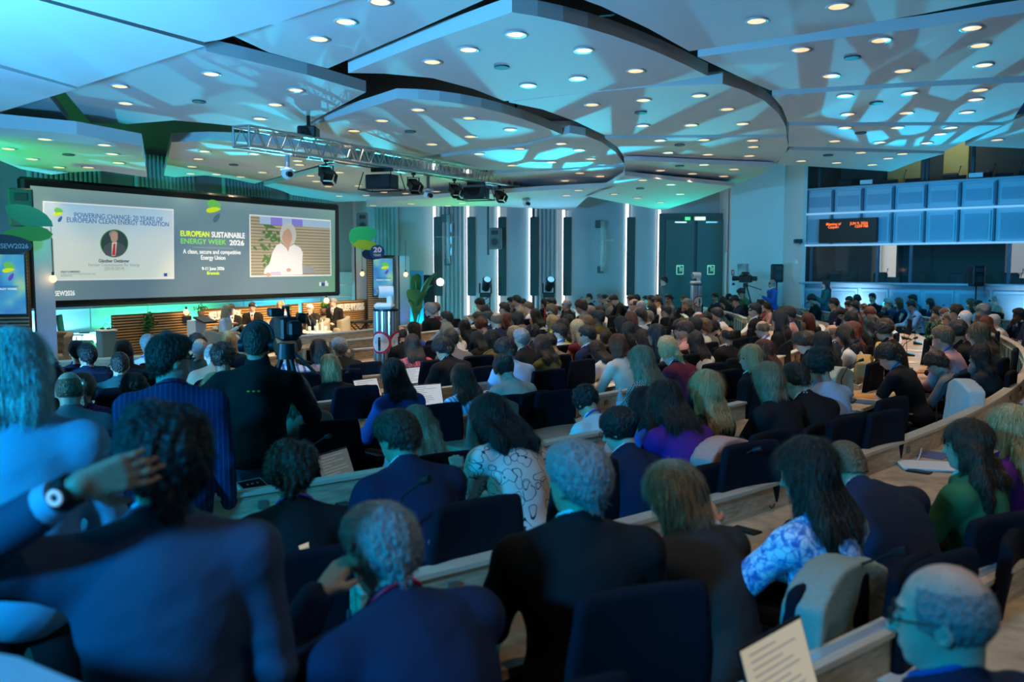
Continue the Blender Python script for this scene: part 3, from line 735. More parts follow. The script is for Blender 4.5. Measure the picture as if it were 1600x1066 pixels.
for i, (a, b, w) in enumerate([(582, 622, 'behind the round leaf sign'), (684, 727, 'behind the bright stand lamp'), (836, 872, 'behind the right moving head lamp')]):
    fluted('fluted_curtain', wx(a), wx(b), wy(wx(a)), wy(wx(b)), .02, 6.4, flut, label='tall grey fluted curtain panel %s' % w, cat='curtain', group='fluted curtain panels on the far wall')
for i, (a, b) in enumerate([(738, 775), (791, 832), (887, 978), (988, 1028)]):
    x0, x1 = wx(a), wx(b); MB().box(((x0 + x1) / 2, wy((x0 + x1) / 2), 3.2), (x1 - x0, .08, 6.3), .01).obj('trim_%d' % (11 + i), flat, kind='structure')
led_where = ['left of the fluted panel nearest the stage lamp', 'left of the hung loudspeaker', 'behind the hung loudspeaker', 'right of the left moving head', 'right of the right moving head', 'right of the glass wall ornament', 'beside the man with folded arms']
for i, px in enumerate([679, 731, 779, 829, 881, 981, 1032]):
    x = wx(px); y = wy(x) - .10
    e = empty('light_slot', (x, y, 0), .04, 'narrow white light slot %s' % led_where[i], 'wall light', 'vertical light slots on the far wall')
    MB().box((0, 0, 3.2), (.07, .05, 6.2)).obj('light_strip', ledm, e)
    if i != 6: MB().box((.11, -.09, 2.38), (.27, .05, 2.45), .01).obj('cover', slotm, e)
    lamp('slot_glow', 'AREA', (x, y - .2, 2.0), (x, y - 3, 2.0), 5, (.8, .9, 1.0), shape='RECTANGLE', size=.1, size_y=3)
for k, t in enumerate((-1.5, 1.0, 3.6, 6.2, 8.6)):
    a = P0 - SN_ * 1.46 + SU * t; b = a + SU * 1.7
    fluted('fluted_curtain', a.x, b.x, a.y, b.y, 1.95, 4.7, flut, label='grey fluted curtain panel high behind the big screen, %s from the left' % ['first', 'second', 'third', 'fourth', 'fifth'][k], cat='curtain', group='fluted curtain panels behind the screen')
# double door
xa, xb = wx(1036), wx(1137); dm = mat('door_green', (.045, .13, .13), .45)
de = MB().box(((xa + xb) / 2, 28.22, 1.86), (xb - xa + .2, .14, 3.72), .01).obj('door_1', mat('door_frame', (.04, .10, .10), .5), kind='structure')
for s in (0, 1):
    c = xa + (xb - xa) * (.27 + .48 * s); MB().box((c, 28.10, 1.8), ((xb - xa) * .44, .06, 3.45), .01).obj('door_leaf', dm, de)
    MB().box((c, 28.05, 3.44), (.38, .05, .06), .01).obj('door_closer', steel, de)
    hm = MB(); gx = c
    for dx, dz, w_, h_ in ((-.10, 0, .025, .26), (.10, 0, .025, .26), (0, .12, .2, .025), (-.05, -.15, .12, .025), (.05, -.15, .12, .025), (0, .02, .02, .16), (-.04, .09, .08, .02), (.045, .0, .02, .12)): hm.box((gx + dx, 28.055, 1.98 + dz), (w_, .01, h_))
    hm.obj('pull_symbol', mat('symbol_green', (.5, .9, .6), .5, emit=(.3, .8, .5), es=.5), de)
    for z in (.45, .95): MB().box((c, 28.06, z), ((xb - xa) * .40, .01, .02)).obj('rail_line', slotm, de)
ex = empty('exit_light', ((xa + xb) / 2 + .12, 28.0, 3.55), 0, 'small glowing light box above the double door', 'exit light')
MB().box((0, 0, 0), (.36, .09, .13), .01).obj('housing', white_pl, ex); MB().box((0, -.05, 0), (.32, .01, .10)).obj('lens', mat('exit_glow', (.8, .8, .6), .4, emit=(.9, .95, .7), es=1.2), ex)
MB().box((-.38, 0, 0), (.16, .06, .10)).obj('green_lens', mat('exit_green', (.1, .8, .3), .4, emit=(.1, .9, .3), es=1.0), ex)
# white wall with a niche, and its return to the booths
q = wx(1140); q0 = atY(1140, 400, 27.2).x; q1 = atY(1230, 400, 27.0).x; q2 = atY(1256, 400, 26.2).x
mb = MB(); ni0, ni1 = atY(1152, 440, 27.1).x, atY(1170, 440, 27.1).x; nz0, nz1 = .9, 2.15
mb.box(((q0 + ni0) / 2, 27.3, 3.3), (ni0 - q0, .3, 6.6)); mb.box(((ni1 + q1) / 2, 27.3, 3.3), (q1 - ni1, .3, 6.6)); mb.box(((ni0 + ni1) / 2, 27.3, nz0 / 2), (ni1 - ni0, .3, nz0)); mb.box(((ni0 + ni1) / 2, 27.3, (nz1 + 6.6) / 2), (ni1 - ni0, .3, 6.6 - nz1)); mb.box(((ni0 + ni1) / 2, 27.6, 1.6), (.9, .1, 1.8))
mb.box((q0 + .07, 28.0, 3.3), (.14, 1.3, 6.6)); mb.obj('wall_niche', white, kind='structure')
wallseg('wall_return', (q1 - .05, 27.25), (q2, 26.2), 0, 6.6, white, .12)
def wallthing(name, px, py, Y, dims, m, label, cat, bev=.01):
    p = atY(px, py, Y); return MB().box((0, 0, 0), dims, bev).obj(name, m, None, label, cat), p
for name, px, py, dims, m, lb, ct in [('fire_sign', 1145, 426, (.09, .02, .16), mat('sign_red', (.6, .02, .02), .5), 'small red fire sign on the white wall right of the door', 'sign'), ('wall_switch', 1146, 444, (.08, .03, .07), black, 'small black wall switch below the red fire sign', 'switch'),
    ('wall_sensor', 1161, 404, (.05, .03, .09), white_pl, 'small white sensor above the wall niche', 'sensor')]:
    o, p = wallthing(name, px, py, 27.12, dims, m, lb, ct, .004); o.location = p
    if name == 'fire_sign': MB().box((0, -.013, 0), (.03, .006, .10)).obj('pictogram', white_pl, o); MB().box((0, -.013, .02), (.06, .006, .02)).obj('pictogram', white_pl, o)
# ---------------------------------------------------------------- interpreter booths
BA = atY(1253, 440, 26.4); BB = atY(1600, 445, 22.4); BU = (BB - BA); BU.z = 0; BL = BU.length; BU.normalize(); BN = Vector((BU.y, -BU.x, 0)); 
BM = Matrix(((BU.x, BN.x * -1, 0, BA.x), (BU.y, BN.y * -1, 0, BA.y), (0, 0, 1, 0), (0, 0, 0, 1)))  # x along, -y towards room, z up
be = frame_empty('interpreter_booth', BM, 'blue lit two storey interpreter booth front with dark windows', 'booth')
blp = mat('booth_panel', (.30, .44, .56), .5); blf = mat('booth_perforated', (.20, .33, .46), .6, bump=.2, bscale=200); blg = mat('booth_gap', (.05, .10, .16), .6)
LB = BL + 3.5
MB().box((LB / 2, .10, .78), (LB, .12, 1.56)).obj('lower_parapet', blp, be)
MB().box((LB / 2, -.04, 1.60), (LB, .42, .06), .02).obj('lower_ledge', blp, be)
MB().box((LB / 2, .12, 3.12), (LB, .12, .90)).obj('middle_band', blp, be)
MB().box((LB / 2, .02, 3.58), (LB, .30, .05), .01).obj('glowing_edge', mat('lit_edge', (.6, .7, .8), .5, emit=(.4, .7, 1.0), es=.5), be)
MB().box((LB / 2, .02, 2.68), (LB, .34, .05), .01).obj('soffit_edge', mat('lit_edge', (.6, .7, .8), .5), be)
MB().box((LB / 2, .20, 3.95), (LB, .12, .68)).obj('upper_band', blp, be)
MB().box((LB / 2, .10, 4.30), (LB, .36, .05), .02).obj('upper_ledge', blp, be)
MB().box((LB / 2, .2, 6.1), (LB, .12, 1.0)).obj('header', blg, be)
n = 11; wpan = LB / n
for i in range(n):
    x = (i + .5) * wpan
    MB().box((x, .03, 3.12), (wpan * .80, .03, .78), .01).obj('panel', blp, be); MB().box((x, .01, 3.10), (wpan * .66, .02, .66)).obj('perforated_panel', blf, be)
    MB().box((x, .11, 3.94), (wpan * .84, .03, .56), .01).obj('panel', blp, be); MB().box((x, .09, 3.92), (wpan * .72, .02, .30)).obj('perforated_panel', blf, be)
    MB().box((x, .02, .8), (wpan * .90, .03, 1.3), .01).obj('panel', blp, be); MB().box((x, .0, .84), (wpan * .76, .02, 1.05)).obj('perforated_panel', blf, be)
    if i: MB().box((i * wpan, -.0, 3.12), (.05, .06, .86)).obj('mullion', blg, be); MB().box((i * wpan, .06, 3.94), (.05, .08, .62)).obj('mullion', blg, be)
c0, c1_ = BM @ Vector((-.1, 2.6, 0)), BM @ Vector((LB + .3, 2.6, 0))
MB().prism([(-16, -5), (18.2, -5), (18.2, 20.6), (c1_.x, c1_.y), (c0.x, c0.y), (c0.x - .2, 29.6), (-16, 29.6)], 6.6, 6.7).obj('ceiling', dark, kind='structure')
wallseg('wall_corner', (17.8, 20.2), (c1_.x, c1_.y), 0, 6.6, mat('rear_wall', (.10, .12, .14), .8)); wallseg('wall_end', (8.2, 27.3), (c0.x, c0.y), 0, 6.6, mat('rear_wall', (.10, .12, .14), .8))
glass = mat('booth_glass', (.02, .05, .06), .03, trans=0, alpha=.13, spec=.8)
MB().box((LB / 2, .22, 2.15), (LB, .02, 1.06)).obj('window_1', glass, be, kind='structure'); MB().box((LB / 2, .30, 5.0), (LB, .02, 1.36)).obj('window_2', glass, be, kind='structure')
def bx2(px): # booth-local x for a picture column
    r = ray(px, 430); t = ((BA.x) * r[1] - BA.y * r[0]) / (BU.y * r[0] - BU.x * r[1]); return t
for px in (1262, 1366, 1418, 1572): MB().box((bx2(px), .22, 2.15), (.07, .08, 1.1)).obj('window_post', blg, be)
for px in (1270, 1431, 1437, 1508): MB().box((bx2(px), .30, 5.0), (.07, .08, 1.4)).obj('window_post', mat('post_dark', (.03, .06, .08), .4), be)
# rooms behind the glass: back walls, floors, opening to daylight and a facade outside
brm = mat('booth_room', (.06, .085, .08), .8); ylw = mat('yellow_wall', (.55, .56, .22), .7)
def bxr(px, yy):
    r = ray(px, 430); O = BM @ Vector((0, yy, 0)); return ((O.x) * r[1] - O.y * r[0]) / (BU.y * r[0] - BU.x * r[1])
x1, x2, x3, x4 = bxr(1368, 2.2), bxr(1409, 2.2), bxr(1574, 2.2), LB
mb = MB(); mb.box((x1 / 2, 2.2, 2.2), (x1, .1, 2.4)); mb.box(((x2 + x3) / 2, 2.2, 2.2), (x3 - x2, .1, 2.4)); mb.box((LB / 2, 1.3, 3.45), (LB, 2.2, .1)); mb.box((LB / 2, 1.3, .95), (LB, 2.2, .1)); mb.box((x1, 2.0, 2.2), (.06, .4, 2.4)); mb.box((x2, 2.0, 2.2), (.06, .4, 2.4)); mb.box((x3, 2.0, 2.2), (.06, .4, 2.4)); mb.box((0, 1.2, 3.2), (.1, 2.4, 6.4)); mb.box((LB, 1.2, 3.2), (.1, 2.4, 6.4))
mb.box((LB / 2, 2.35, 5.0), (LB, .1, 3.0)); mb.box((LB / 2, 2.25, .5), (LB, .1, 1.0)); mb.obj('rear_room', brm, be)
for (a, b) in ((1382, 1432), (1468, 1506), (1655, 1700)): x, y_ = bxr(a, 2.25), bxr(b, 2.25); MB().box(((x + y_) / 2, 2.25, 4.9), (y_ - x, .06, 2.4)).obj('yellow_partition', ylw, be)
lamp('booth_room_light', 'AREA', BM @ Vector((3.5, 1.2, 5.9)), BM @ Vector((3.5, 1.6, 4.0)), 22, (1, .95, .7), size=1.5)
lamp('booth_room_light', 'AREA', BM @ Vector((1.0, 1.0, 3.2)), BM @ Vector((1.0, 1.6, 1.0)), 5, (1, .85, .6), size=1.2)
fc = mat('facade_stone', (.62, .60, .55), .8); fe = frame_empty('building', BM @ Matrix.Translation((4, 9, 0)), 'pale sunlit building facade outside seen through the booth glass', 'building')
MB().box((0, .2, 2), (16, .3, 9)).obj('facade', fc, fe)
for i in range(8):
    for j in range(3): MB().box((-5.6 + i * 1.6, .02, .6 + j * 1.8), (.9, .1, 1.1)).obj('window', mat('facade_window', (.35, .40, .42), .2), fe)
# desk screens, chairs and microphones inside the booths
bc = mat('booth_chair', (.05, .055, .06), .7)
for z0, yy, L in ((1.63, .55, [(1283, 'a'), (1310, 'm'), (1354, 'c'), (1385, 'm'), (1412, 'c'), (1476, 'c'), (1500, 'm'), (1562, 'c'), (1592, 'm')]), (4.33, .62, [(1290, 'c'), (1375, 'm'), (1410, 'm'), (1458, 'c'), (1480, 'm'), (1510, 'c'), (1552, 'm'), (1590, 'm')])):
    for px, k in L:
        x = bx2(px); 
        if k in 'ca':
            t = empty('booth_chair', BM @ Vector((x, yy + .45, z0 - .45)), 0, None, 'chair', 'chairs in the booths')
            t['label'] = 'dark chair behind booth glass, ' + ('lower' if z0 < 2 else 'upper') + ' storey, ' + {1283: 'far left', 1354: 'left of the daylight opening', 1412: 'by the daylight opening', 1476: 'in the wide pane', 1562: 'behind the loudspeaker', 1290: 'far left', 1458: 'by the dark post', 1510: 'beside the nameplate'}[px]
            t.rotation_euler[2] = math.atan2(BU.y, BU.x)
            MB().box((0, 0, .55), (.42, .10, .36), .05).obj('backrest', bc, t); MB().box((0, -.25, .1), (.42, .42, .1), .04).obj('seat', bc, t); MB().cyl((0, -.2, -.1), (0, -.2, .08), .03).obj('pole', black, t)
        else:
            t = empty('booth_monitor', BM @ Vector((x, yy - .1, z0 - .12)), math.atan2(BU.y, BU.x), None, 'monitor', 'monitors in the booths')
            t['label'] = 'low dark monitor on the booth desk, ' + ('lower' if z0 < 2 else 'upper') + ' storey, ' + {1310: 'first from the left', 1385: 'in the daylight opening', 1500: 'in the wide pane', 1592: 'far right', 1375: 'first from the left', 1410: 'below the yellow wall', 1480: 'by the tall yellow strip', 1552: 'right of the nameplate', 1590: 'far right'}[px]
            MB().box((0, 0, .18), (.42, .05, .18), .01).obj('display', bc, t); MB().box((0, 0, .04), (.1, .1, .1)).obj('foot', bc, t)
        mbm = MB(); p = BM @ Vector((x + .4, yy - .2, z0 - .1)); mbm.cyl(p, p + Vector((0, 0, .05)), .05); mbm.tube([p, p + Vector((0, 0, .3)), p + Vector((.05, .0, .45))], .008, 6); mbm.sphere(p + Vector((.05, 0, .47)), .02, 8)
        mbm.obj('booth_microphone', black, None, 'thin booth microphone beside the ' + ('chair' if k in 'ca' else 'monitor') + ' of the ' + t['label'].split(', ', 1)[1], 'microphone', 'booth microphones')
for px, z in ((1346, 4.42), (1516, 4.42)):
    o = MB().box((0, 0, 0), (.34, .03, .12), .004).obj('nameplate', mat('plate_blue', (.5, .66, .75), .5), None, 'small pale nameplate on the upper booth ledge, %s' % ('left' if px < 1400 else 'right'), 'nameplate'); o.matrix_world = BM @ Matrix.Translation((bx2(px), .12, z))
for px, e_ in ((1340, 150), (1612, 90)):
    x = bx2(px); lamp('booth_hot_spot', 'SPOT', BM @ Vector((x, -.75, .75)), BM @ Vector((x, 0, 1.1)), e_, (.55, .85, 1.0), spot_size=R_(110), spot_blend=1, shadow_soft_size=.06)
# LED message board
lb = frame_empty('message_board', BM @ Matrix.Translation(((bx2(1281) + bx2(1371)) / 2, -.10, 3.08)), 'black LED message board with orange text on the booth front', 'display')
bw = bx2(1371) - bx2(1281)
MB().box((0, 0, 0), (bw, .12, .68), .01).obj('casing', black, lb); orange = mat('led_orange', (1, .15, .02), .5, emit=(1, .13, .02), es=2.2)
for s, x, z in (('Meeting of', -.24, .19), ('Casperi', -.24, .105), ('JUN 9, 2026', .20, .19), ('12:09 PM', .24, .105)):
    text(s, .10, orange, lb, (x * bw, -.065, z), bold=.0015, rot=(math.pi / 2, 0, 0))
# small camera and sensors on the return wall
def box_at(name, px, py, Y, dims, m, label, cat): o = MB().box((0, 0, 0), dims, .01).obj(name, m, None, label, cat); o.location = atY(px, py, Y); return o
o = box_at('wall_camera', 1247, 377, 26.1, (.2, .22, .12), black, 'small black camera on the wall beside the message board', 'camera'); MB().cyl((.1, .1, -.02), (.16, .3, -.12), .02).obj('bracket', black, o)
for px, py, w in ((1252, 276, 'near the upper booth window'), (1243, 412, 'below the small black camera')):
    o = box_at('wall_lamp', px, py, 26.55, (.16, .1, .14), white_pl, 'small pale wall fitting %s' % w, 'fitting'); MB().lathe([(.02, .12), (.03, .08), (.08, .0), (.07, -.03), (0, -.04)], (0, -.1, 0), 12).obj('dome', white_pl, o)
# ---------------------------------------------------------------- hanging ceiling sails
def Hc(d): return 4.86 - .045 * (d - 8)
def cpt(x, y, dz=0.0):
    r = ray(x, y); s = (4.86 + .36 + dz - CZ) / (r[2] + .045 * r[1]); return Vector((r[0] * s, r[1] * s, CZ + r[2] * s))
sail = mat('sail_plaster', (.56, .56, .57), .8)
def arcpts(p, q, bulge, n=8):
    """curve between two picture points through a sideways bulge"""
    p = Vector(p); q = Vector(q); d = q - p; nrm = Vector((d.y, -d.x)).normalized(); return [tuple(p + d * t + nrm * bulge * 4 * t * (1 - t)) for t in [i / n for i in range(n + 1)]]
SAILS = []
def sail_panel(pts, t, label, dz=0.0, flush=True):
    w = [cpt(x, y, dz) for x, y in pts]
    c = sum(w, Vector()) / len(w)
    e = empty('ceiling_sail', (c.x, c.y, c.z), 0, label, 'ceiling panel', 'hanging ceiling sails')
    MB().prism([(p.x - c.x, p.y - c.y) for p in w], [p.z - c.z for p in w], [p.z - c.z + t for p in w]).obj('panel', sail, e)
    SAILS.append((e, pts, dz)); return e
S = {}
S['near_a'] = sail_panel([(50, -8), (320, 66), (345, 62), (440, 33), (550, -4), (560, -60), (100, -60)], .16, 'large bright blue ceiling sail nearest the camera, right hand piece', -.45)
S['near_b'] = sail_panel([(-30, 92), (122, 136), (320, 72), (48, -3), (-30, -20)], .16, 'near pale blue ceiling sail piece between two seams', -.45)
S['near_c'] = sail_panel([(-60, 90), (120, 139), (-10, 178), (-60, 190)], .16, 'smallest near blue ceiling sail piece at the left edge', -.45)
S['p1'] = sail_panel([(330, 40), (420, 82), (512, 107), (640, 52), (800, -20), (640, -60), (400, -40)], .12, 'blue patterned sail with three lamps above the dark gap, top left')
S['p2'] = sail_panel([(90, 130), (142, 192), (200, 194), (272, 188), (330, 193), (376, 198), (456, 207), (512, 176), (572, 144)] + [(480, 117), (384, 94), (322, 80), (220, 70), (90, 90)], .16, 'wide blue patterned sail with seven lamps behind the near blue sail')
S['p3'] = sail_panel([(0, 178), (76, 150), (107, 189), (60, 184), (0, 183), (-60, 186), (-60, 175)], .12, 'small green tinted sail piece between the near sail and the green sail')
S['p4'] = sail_panel([(-60, 196), (0, 199), (120, 210), (222, 228), (230, 277), (160, 267), (115, 269), (80, 273), (32, 264), (0, 251), (-60, 240)], .20, 'bright green lit sail at the left above the screen', -.45)
S['p5'] = sail_panel([(268, 222), (330, 220), (385, 222), (470, 230), (548, 244), (470, 266), (398, 287), (360, 279), (320, 274), (285, 276), (255, 279)], .17, 'pale green sail right of the gap above the big screen')
S['p6'] = sail_panel([(412, 290), (480, 272), (552, 256), (640, 268), (850, 290), (725, 303), (573, 314), (520, 316), (470, 310), (440, 298)], .10, 'pale sail behind the lighting truss cameras')
S['p7'] = sail_panel([(573, 317), (725, 306), (850, 297), (950, 292), (985, 282), (920, 306), (895, 329), (822, 325), (748, 322), (660, 323), (572, 324)], .10, 'green and blue lit sail at the far end over the fluted curtains', -.30)
S['p8'] = sail_panel([(800, 19)] + arcpts((800, 19), (1106, 119), 14)[1:] + [(1012, 134), (900, 146), (788, 158), (740, 139), (676, 122), (600, 115), (544, 114), (660, 68)], .17, 'large central leaf shaped sail with nine lamps')
S['p9'] = sail_panel([(1129, 131), (1165, 142), (1195, 158), (1217, 178), (1228, 198), (1229, 210), (1100, 211), (944, 211), (900, 190), (848, 171), (795, 160), (900, 147), (1012, 136)], .17, 'leaf shaped sail with rounded right end behind the central leaf')
S['p10'] = sail_panel([(945, 216), (1100, 215), (1229, 214), (1232, 228), (1226, 244), (1210, 256), (1100, 251), (1000, 247), (976, 246), (965, 230)], .10, 'narrow sail strip below the rounded leaf sail')
S['p11'] = sail_panel([(976, 251), (1000, 251), (1100, 256), (1209, 260), (1185, 275), (1156, 287), (1000, 273), (976, 270)], .09, 'sea green sail strip in front of the door', -.12)
S['p12'] = sail_panel([(976, 274), (1000, 277), (1148, 291), (1090, 312), (1036, 329), (970, 317), (912, 306), (950, 290)], .09, 'turquoise lit pointed sail above the double door', -.30)
S['p13'] = sail_panel([(620, 154)] + arcpts((620, 154), (878, 210), 14)[1:] + [(804, 226), (724, 236), (652, 245), (600, 235), (520, 220), (452, 207), (530, 182)], .15, 'leaf shaped sail with shadows above the lighting truss')
S['p14'] = sail_panel([(890, 208), (915, 212), (940, 222), (962, 238), (975, 256), (900, 261), (820, 267), (740, 265), (664, 249), (760, 236), (830, 226)], .14, 'small rounded leaf sail right of the truss sail')
S['p15'] = sail_panel([(780, 270), (890, 265), (976, 260), (972, 274), (950, 287), (850, 293), (740, 280)], .09, 'small blue lit sail strip over the end of the truss')
S['p16'] = sail_panel([(858, -20), (940, 10), (1012, 44), (1077, 80), (1259, 53), (1440, 22), (1570, -4), (1700, -40), (1200, -80), (900, -60)], .12, 'shaded blue grey sail along the top edge right of centre')
S['p17'] = sail_panel([(1090, 89), (1259, 66), (1440, 44), (1600, 20), (1760, -10), (1760, 108), (1600, 118), (1400, 130), (1203, 141), (1160, 122)], .14, 'wide blue sail with eight lamps along the right')
S['p18'] = sail_panel([(1206, 149), (1400, 137), (1600, 129), (1760, 118), (1760, 140), (1600, 160), (1583, 186), (1566, 191), (1400, 191), (1231, 191), (1222, 168)], .12, 'right hand blue sail between two long seams, fourth up from the booths')
S['p19'] = sail_panel([(1233, 196), (1400, 196), (1567, 196), (1520, 215), (1476, 236), (1350, 232), (1232, 229)], .10, 'right hand blue sail strip, second up from the booths')
S['p20'] = sail_panel([(1233, 234), (1350, 237), (1476, 240), (1430, 253), (1392, 268), (1300, 262), (1212, 257)], .09, 'lowest bright blue pointed sail in front of the booths')
S['p21'] = sail_panel([(1582, 190), (1605, 186), (1760, 184), (1760, 250), (1600, 232), (1508, 228), (1545, 208)], .10, 'bright blue sail in the right edge above the upper booth')
SHORT = {S[k].name: v for k, v in {'near_a': 'bright near', 'near_b': 'near pale', 'near_c': 'smallest near', 'p1': 'top left patterned', 'p2': 'wide left patterned', 'p3': 'small green tinted', 'p4': 'bright green', 'p5': 'pale green', 'p6': 'pale truss', 'p7': 'far green and blue', 'p8': 'central leaf', 'p9': 'rounded leaf', 'p10': 'narrow strip', 'p11': 'sea green', 'p12': 'pointed turquoise', 'p13': 'leaf over truss', 'p14': 'small rounded leaf', 'p15': 'blue strip over truss end', 'p16': 'shaded top edge', 'p17': 'wide right', 'p18': 'fourth right', 'p19': 'second right', 'p20': 'lowest right', 'p21': 'right edge'}.items()}
# downlights: picture position of each
DL = [(540, 33), (498, 60), (594, 2), (187, 134), (330, 115), (196, 161), (462, 140), (430, 163), (406, 185), (13, 232), (70, 217), (50, 248), (163, 226), (175, 240), (185, 254), (92, 261), (138, 261), (320, 236), (310, 248), (300, 260), (298, 271), (397, 240), (465, 251), (438, 260), (410, 269), (376, 276), (338, 272),
 (732, 77), (806, 53), (675, 96), (912, 78), (993, 110), (903, 122), (825, 133), (597, 188), (653, 171), (733, 184), (797, 202), (735, 213), (553, 204), (675, 225), (1182, 32), (1310, 9), (1251, 77), (1376, 62), (1298, 118), (1411, 110), (1518, 43), (1531, 70), (1537, 101), (1092, 149), (1136, 170), (1005, 156), (1004, 196), (925, 163), (1080, 195), (1160, 193), (1320, 149), (1422, 145), (1325, 178), (1416, 176), (1524, 155), (1511, 175), (1531, 140),
 (1321, 199), (1402, 199), (1304, 220), (1375, 222), (1448, 223), (1469, 209), (1486, 199), (1558, 218), (1252, 251), (1307, 254), (1363, 257), (1388, 247), (1345, 238), (1410, 240), (1031, 219), (1100, 218), (1176, 219), (1044, 238), (1106, 241), (1171, 243), (1177, 229), (1032, 266), (1082, 271), (1131, 275), (1147, 264), (1100, 257), (1004, 281), (1048, 288), (960, 303), (996, 309), (1063, 303), (1032, 316), (905, 234), (877, 224), (812, 232), (749, 240), (862, 253), (800, 258), (924, 248), (883, 282), (906, 270), (938, 275), (634, 302), (682, 299), (572, 305), (583, 321), (642, 318), (700, 321), (722, 317), (904, 297), (885, 305), (530, 269), (494, 283), (513, 291), (485, 274), (600, 300), (560, 290), (530, 306), (468, 257)]
warm = mat('lamp_glow', (1, .8, .5), .5, emit=(1, .66, .30), es=1.25); ringm = mat('lamp_ring', (.5, .5, .52), .4)
ring_me = MB().lathe([(.105, .0), (.125, -.004), (.13, .006), (.105, .02), (.10, .0)], n=20).mesh('lamp_ring'); ring_me.materials.append(ringm)
disc_me = MB().cyl((0, 0, .004), (0, 0, .014), .104, n=20).mesh('lamp_lens'); disc_me.materials.append(warm)
def inpoly(x, y, pts):
    r = False; n = len(pts)
    for i in range(n):
        a, b = pts[i], pts[(i + 1) % n]
        if (a[1] > y) != (b[1] > y) and x < (b[0] - a[0]) * (y - a[1]) / (b[1] - a[1]) + a[0]: r = not r
    return r
cnt = {}
def sail_at(x, y):
    for e, pts, dz in SAILS:
        if inpoly(x, y, pts): return e, dz
    return None, 0.0
tilt = math.atan(-.045)
ORD = 'first second third fourth fifth sixth seventh eighth ninth tenth eleventh twelfth thirteenth fourteenth fifteenth sixteenth seventeenth eighteenth nineteenth'.split()
def ordinal(n):
    if n < 20: return ORD[n - 1]
    t, u = divmod(n, 10); return (['twentieth', 'thirtieth', 'fortieth', 'fiftieth'][t - 2]) if u == 0 else ['twenty-', 'thirty-', 'forty-', 'fifty-'][t - 2] + ORD[u - 1]
DL.sort()
for i, (x, y) in enumerate(DL):
    e, dz = sail_at(x, y); p = cpt(x, y, dz); p.z -= .012
    if e is None: continue
    cnt[e.name] = cnt.get(e.name, 0) + 1
    t = empty('downlight', p, 0, 'warm round downlight, %s from the left in the %s sail' % (ordinal(cnt[e.name]), SHORT[e.name]), 'downlight', 'warm downlights in the ceiling sails'); t.rotation_euler[0] = tilt
    inst('ring', ring_me, t); inst('lens', disc_me, t)
    if p.y < 24: lamp('downlight_beam', 'SPOT', (p.x, p.y, p.z - .05), (p.x, p.y, 0), 150 if p.y < 11 else 90, (1.0, .72, .45), spot_size=R_(85), spot_blend=.8, shadow_soft_size=.03)
for x, y, w in [(784, 104, 'central leaf'), (641, 205, 'leaf above the truss'), (1332, 89, 'wide right hand'), (1369, 160, 'right hand fourth'), (1345, 207, 'right hand second'), (1294, 242, 'lowest right'), (1001, 175, 'rounded leaf'), (1062, 226, 'narrow strip'), (311, 158, 'wide left patterned'), (107, 241, 'bright green'), (365, 257, 'pale green'), (1062, 259, 'sea green'), (1000, 294, 'pointed turquoise')]:
    e, dz = sail_at(x, y)
    if e is None: continue
    o = MB().cyl((0, 0, -.02), (0, 0, 0), .10, n=18).obj('ceiling_speaker', mat('grille', (.05, .09, .10), .7), None, 'dark round ceiling loudspeaker grille in the %s sail' % w, 'ceiling speaker', 'dark grilles in the sails'); o.location = cpt(x, y, dz); o.rotation_euler[0] = tilt
oh = empty('ceiling_sail', (3, 3.2, 5.0), 0, 'unseen added sail overhead of the front rows, above the picture', 'ceiling panel', 'hanging ceiling sails'); MB().prism([(-3.5, -3.5), (6.5, -3.5), (7.5, 3.6), (-1.5, 3.2)], 0, .14).obj('panel', sail, oh)  # this sail and its downlights are added out of view to light the near rows
for i, (x, y) in enumerate([(1.2, 1.6), (3.6, 1.8), (6.2, 2.6), (1.6, 3.9), (4.0, 4.3), (6.6, 5.2), (2.6, 6.0), (5.4, 6.3)]):
    t = empty('downlight', (x, y, 4.985), 0, 'unseen added downlight overhead of the front rows, %s' % ordinal(i + 1), 'downlight', 'warm downlights in the ceiling sails'); inst('ring', ring_me, t); inst('lens', disc_me, t)
    lamp('downlight_beam', 'SPOT', (x, y, 4.93), (x, y, 0), 120, (1.0, .72, .45), spot_size=R_(85), spot_blend=.8, shadow_soft_size=.03)
# thin ceiling grid in the dark void
mb = MB()
for i in range(9): mb.box((-9 + i * .5, 18, 6.2), (.03, 9, .03))
for i in range(6): mb.box((-7, 14 + i * 1.5, 6.2), (6, .03, .03))
mb.obj('trim_40', mat('grid_metal', (.03, .035, .04), .6), kind='structure')
# gobo projectors: moving heads throw leaf shaped cyan patches over the sails
def gobo(loc, tgt, energy, col, size, sc, thr, stretch=(1, 1, 1), soft=.01, seed=0.0):
    o = lamp('gobo_beam', 'SPOT', loc, tgt, energy, col, spot_size=R_(size), spot_blend=.25, shadow_soft_size=soft)
    d = o.data; d.use_nodes = True; nt = d.node_tree; em = nt.nodes['Emission']; tc = nt.nodes.new('ShaderNodeTexCoord'); mp = nt.nodes.new('ShaderNodeMapping')
    mp.inputs['Scale'].default_value = stretch; mp.inputs['Location'].default_value = (seed, seed, 0); nt.links.new(tc.outputs['Normal'], mp.inputs[0])
    v = nt.nodes.new('ShaderNodeTexVoronoi'); v.feature = 'DISTANCE_TO_EDGE'; v.inputs['Scale'].default_value = sc; nt.links.new(mp.outputs[0], v.inputs['Vector'])
    r = nt.nodes.new('ShaderNodeMapRange'); r.inputs['From Min'].default_value = thr; r.inputs['From Max'].default_value = thr + .03; nt.links.new(v.outputs['Distance'], r.inputs['Value']); nt.links.new(r.outputs[0], em.inputs['Strength'])
    return o
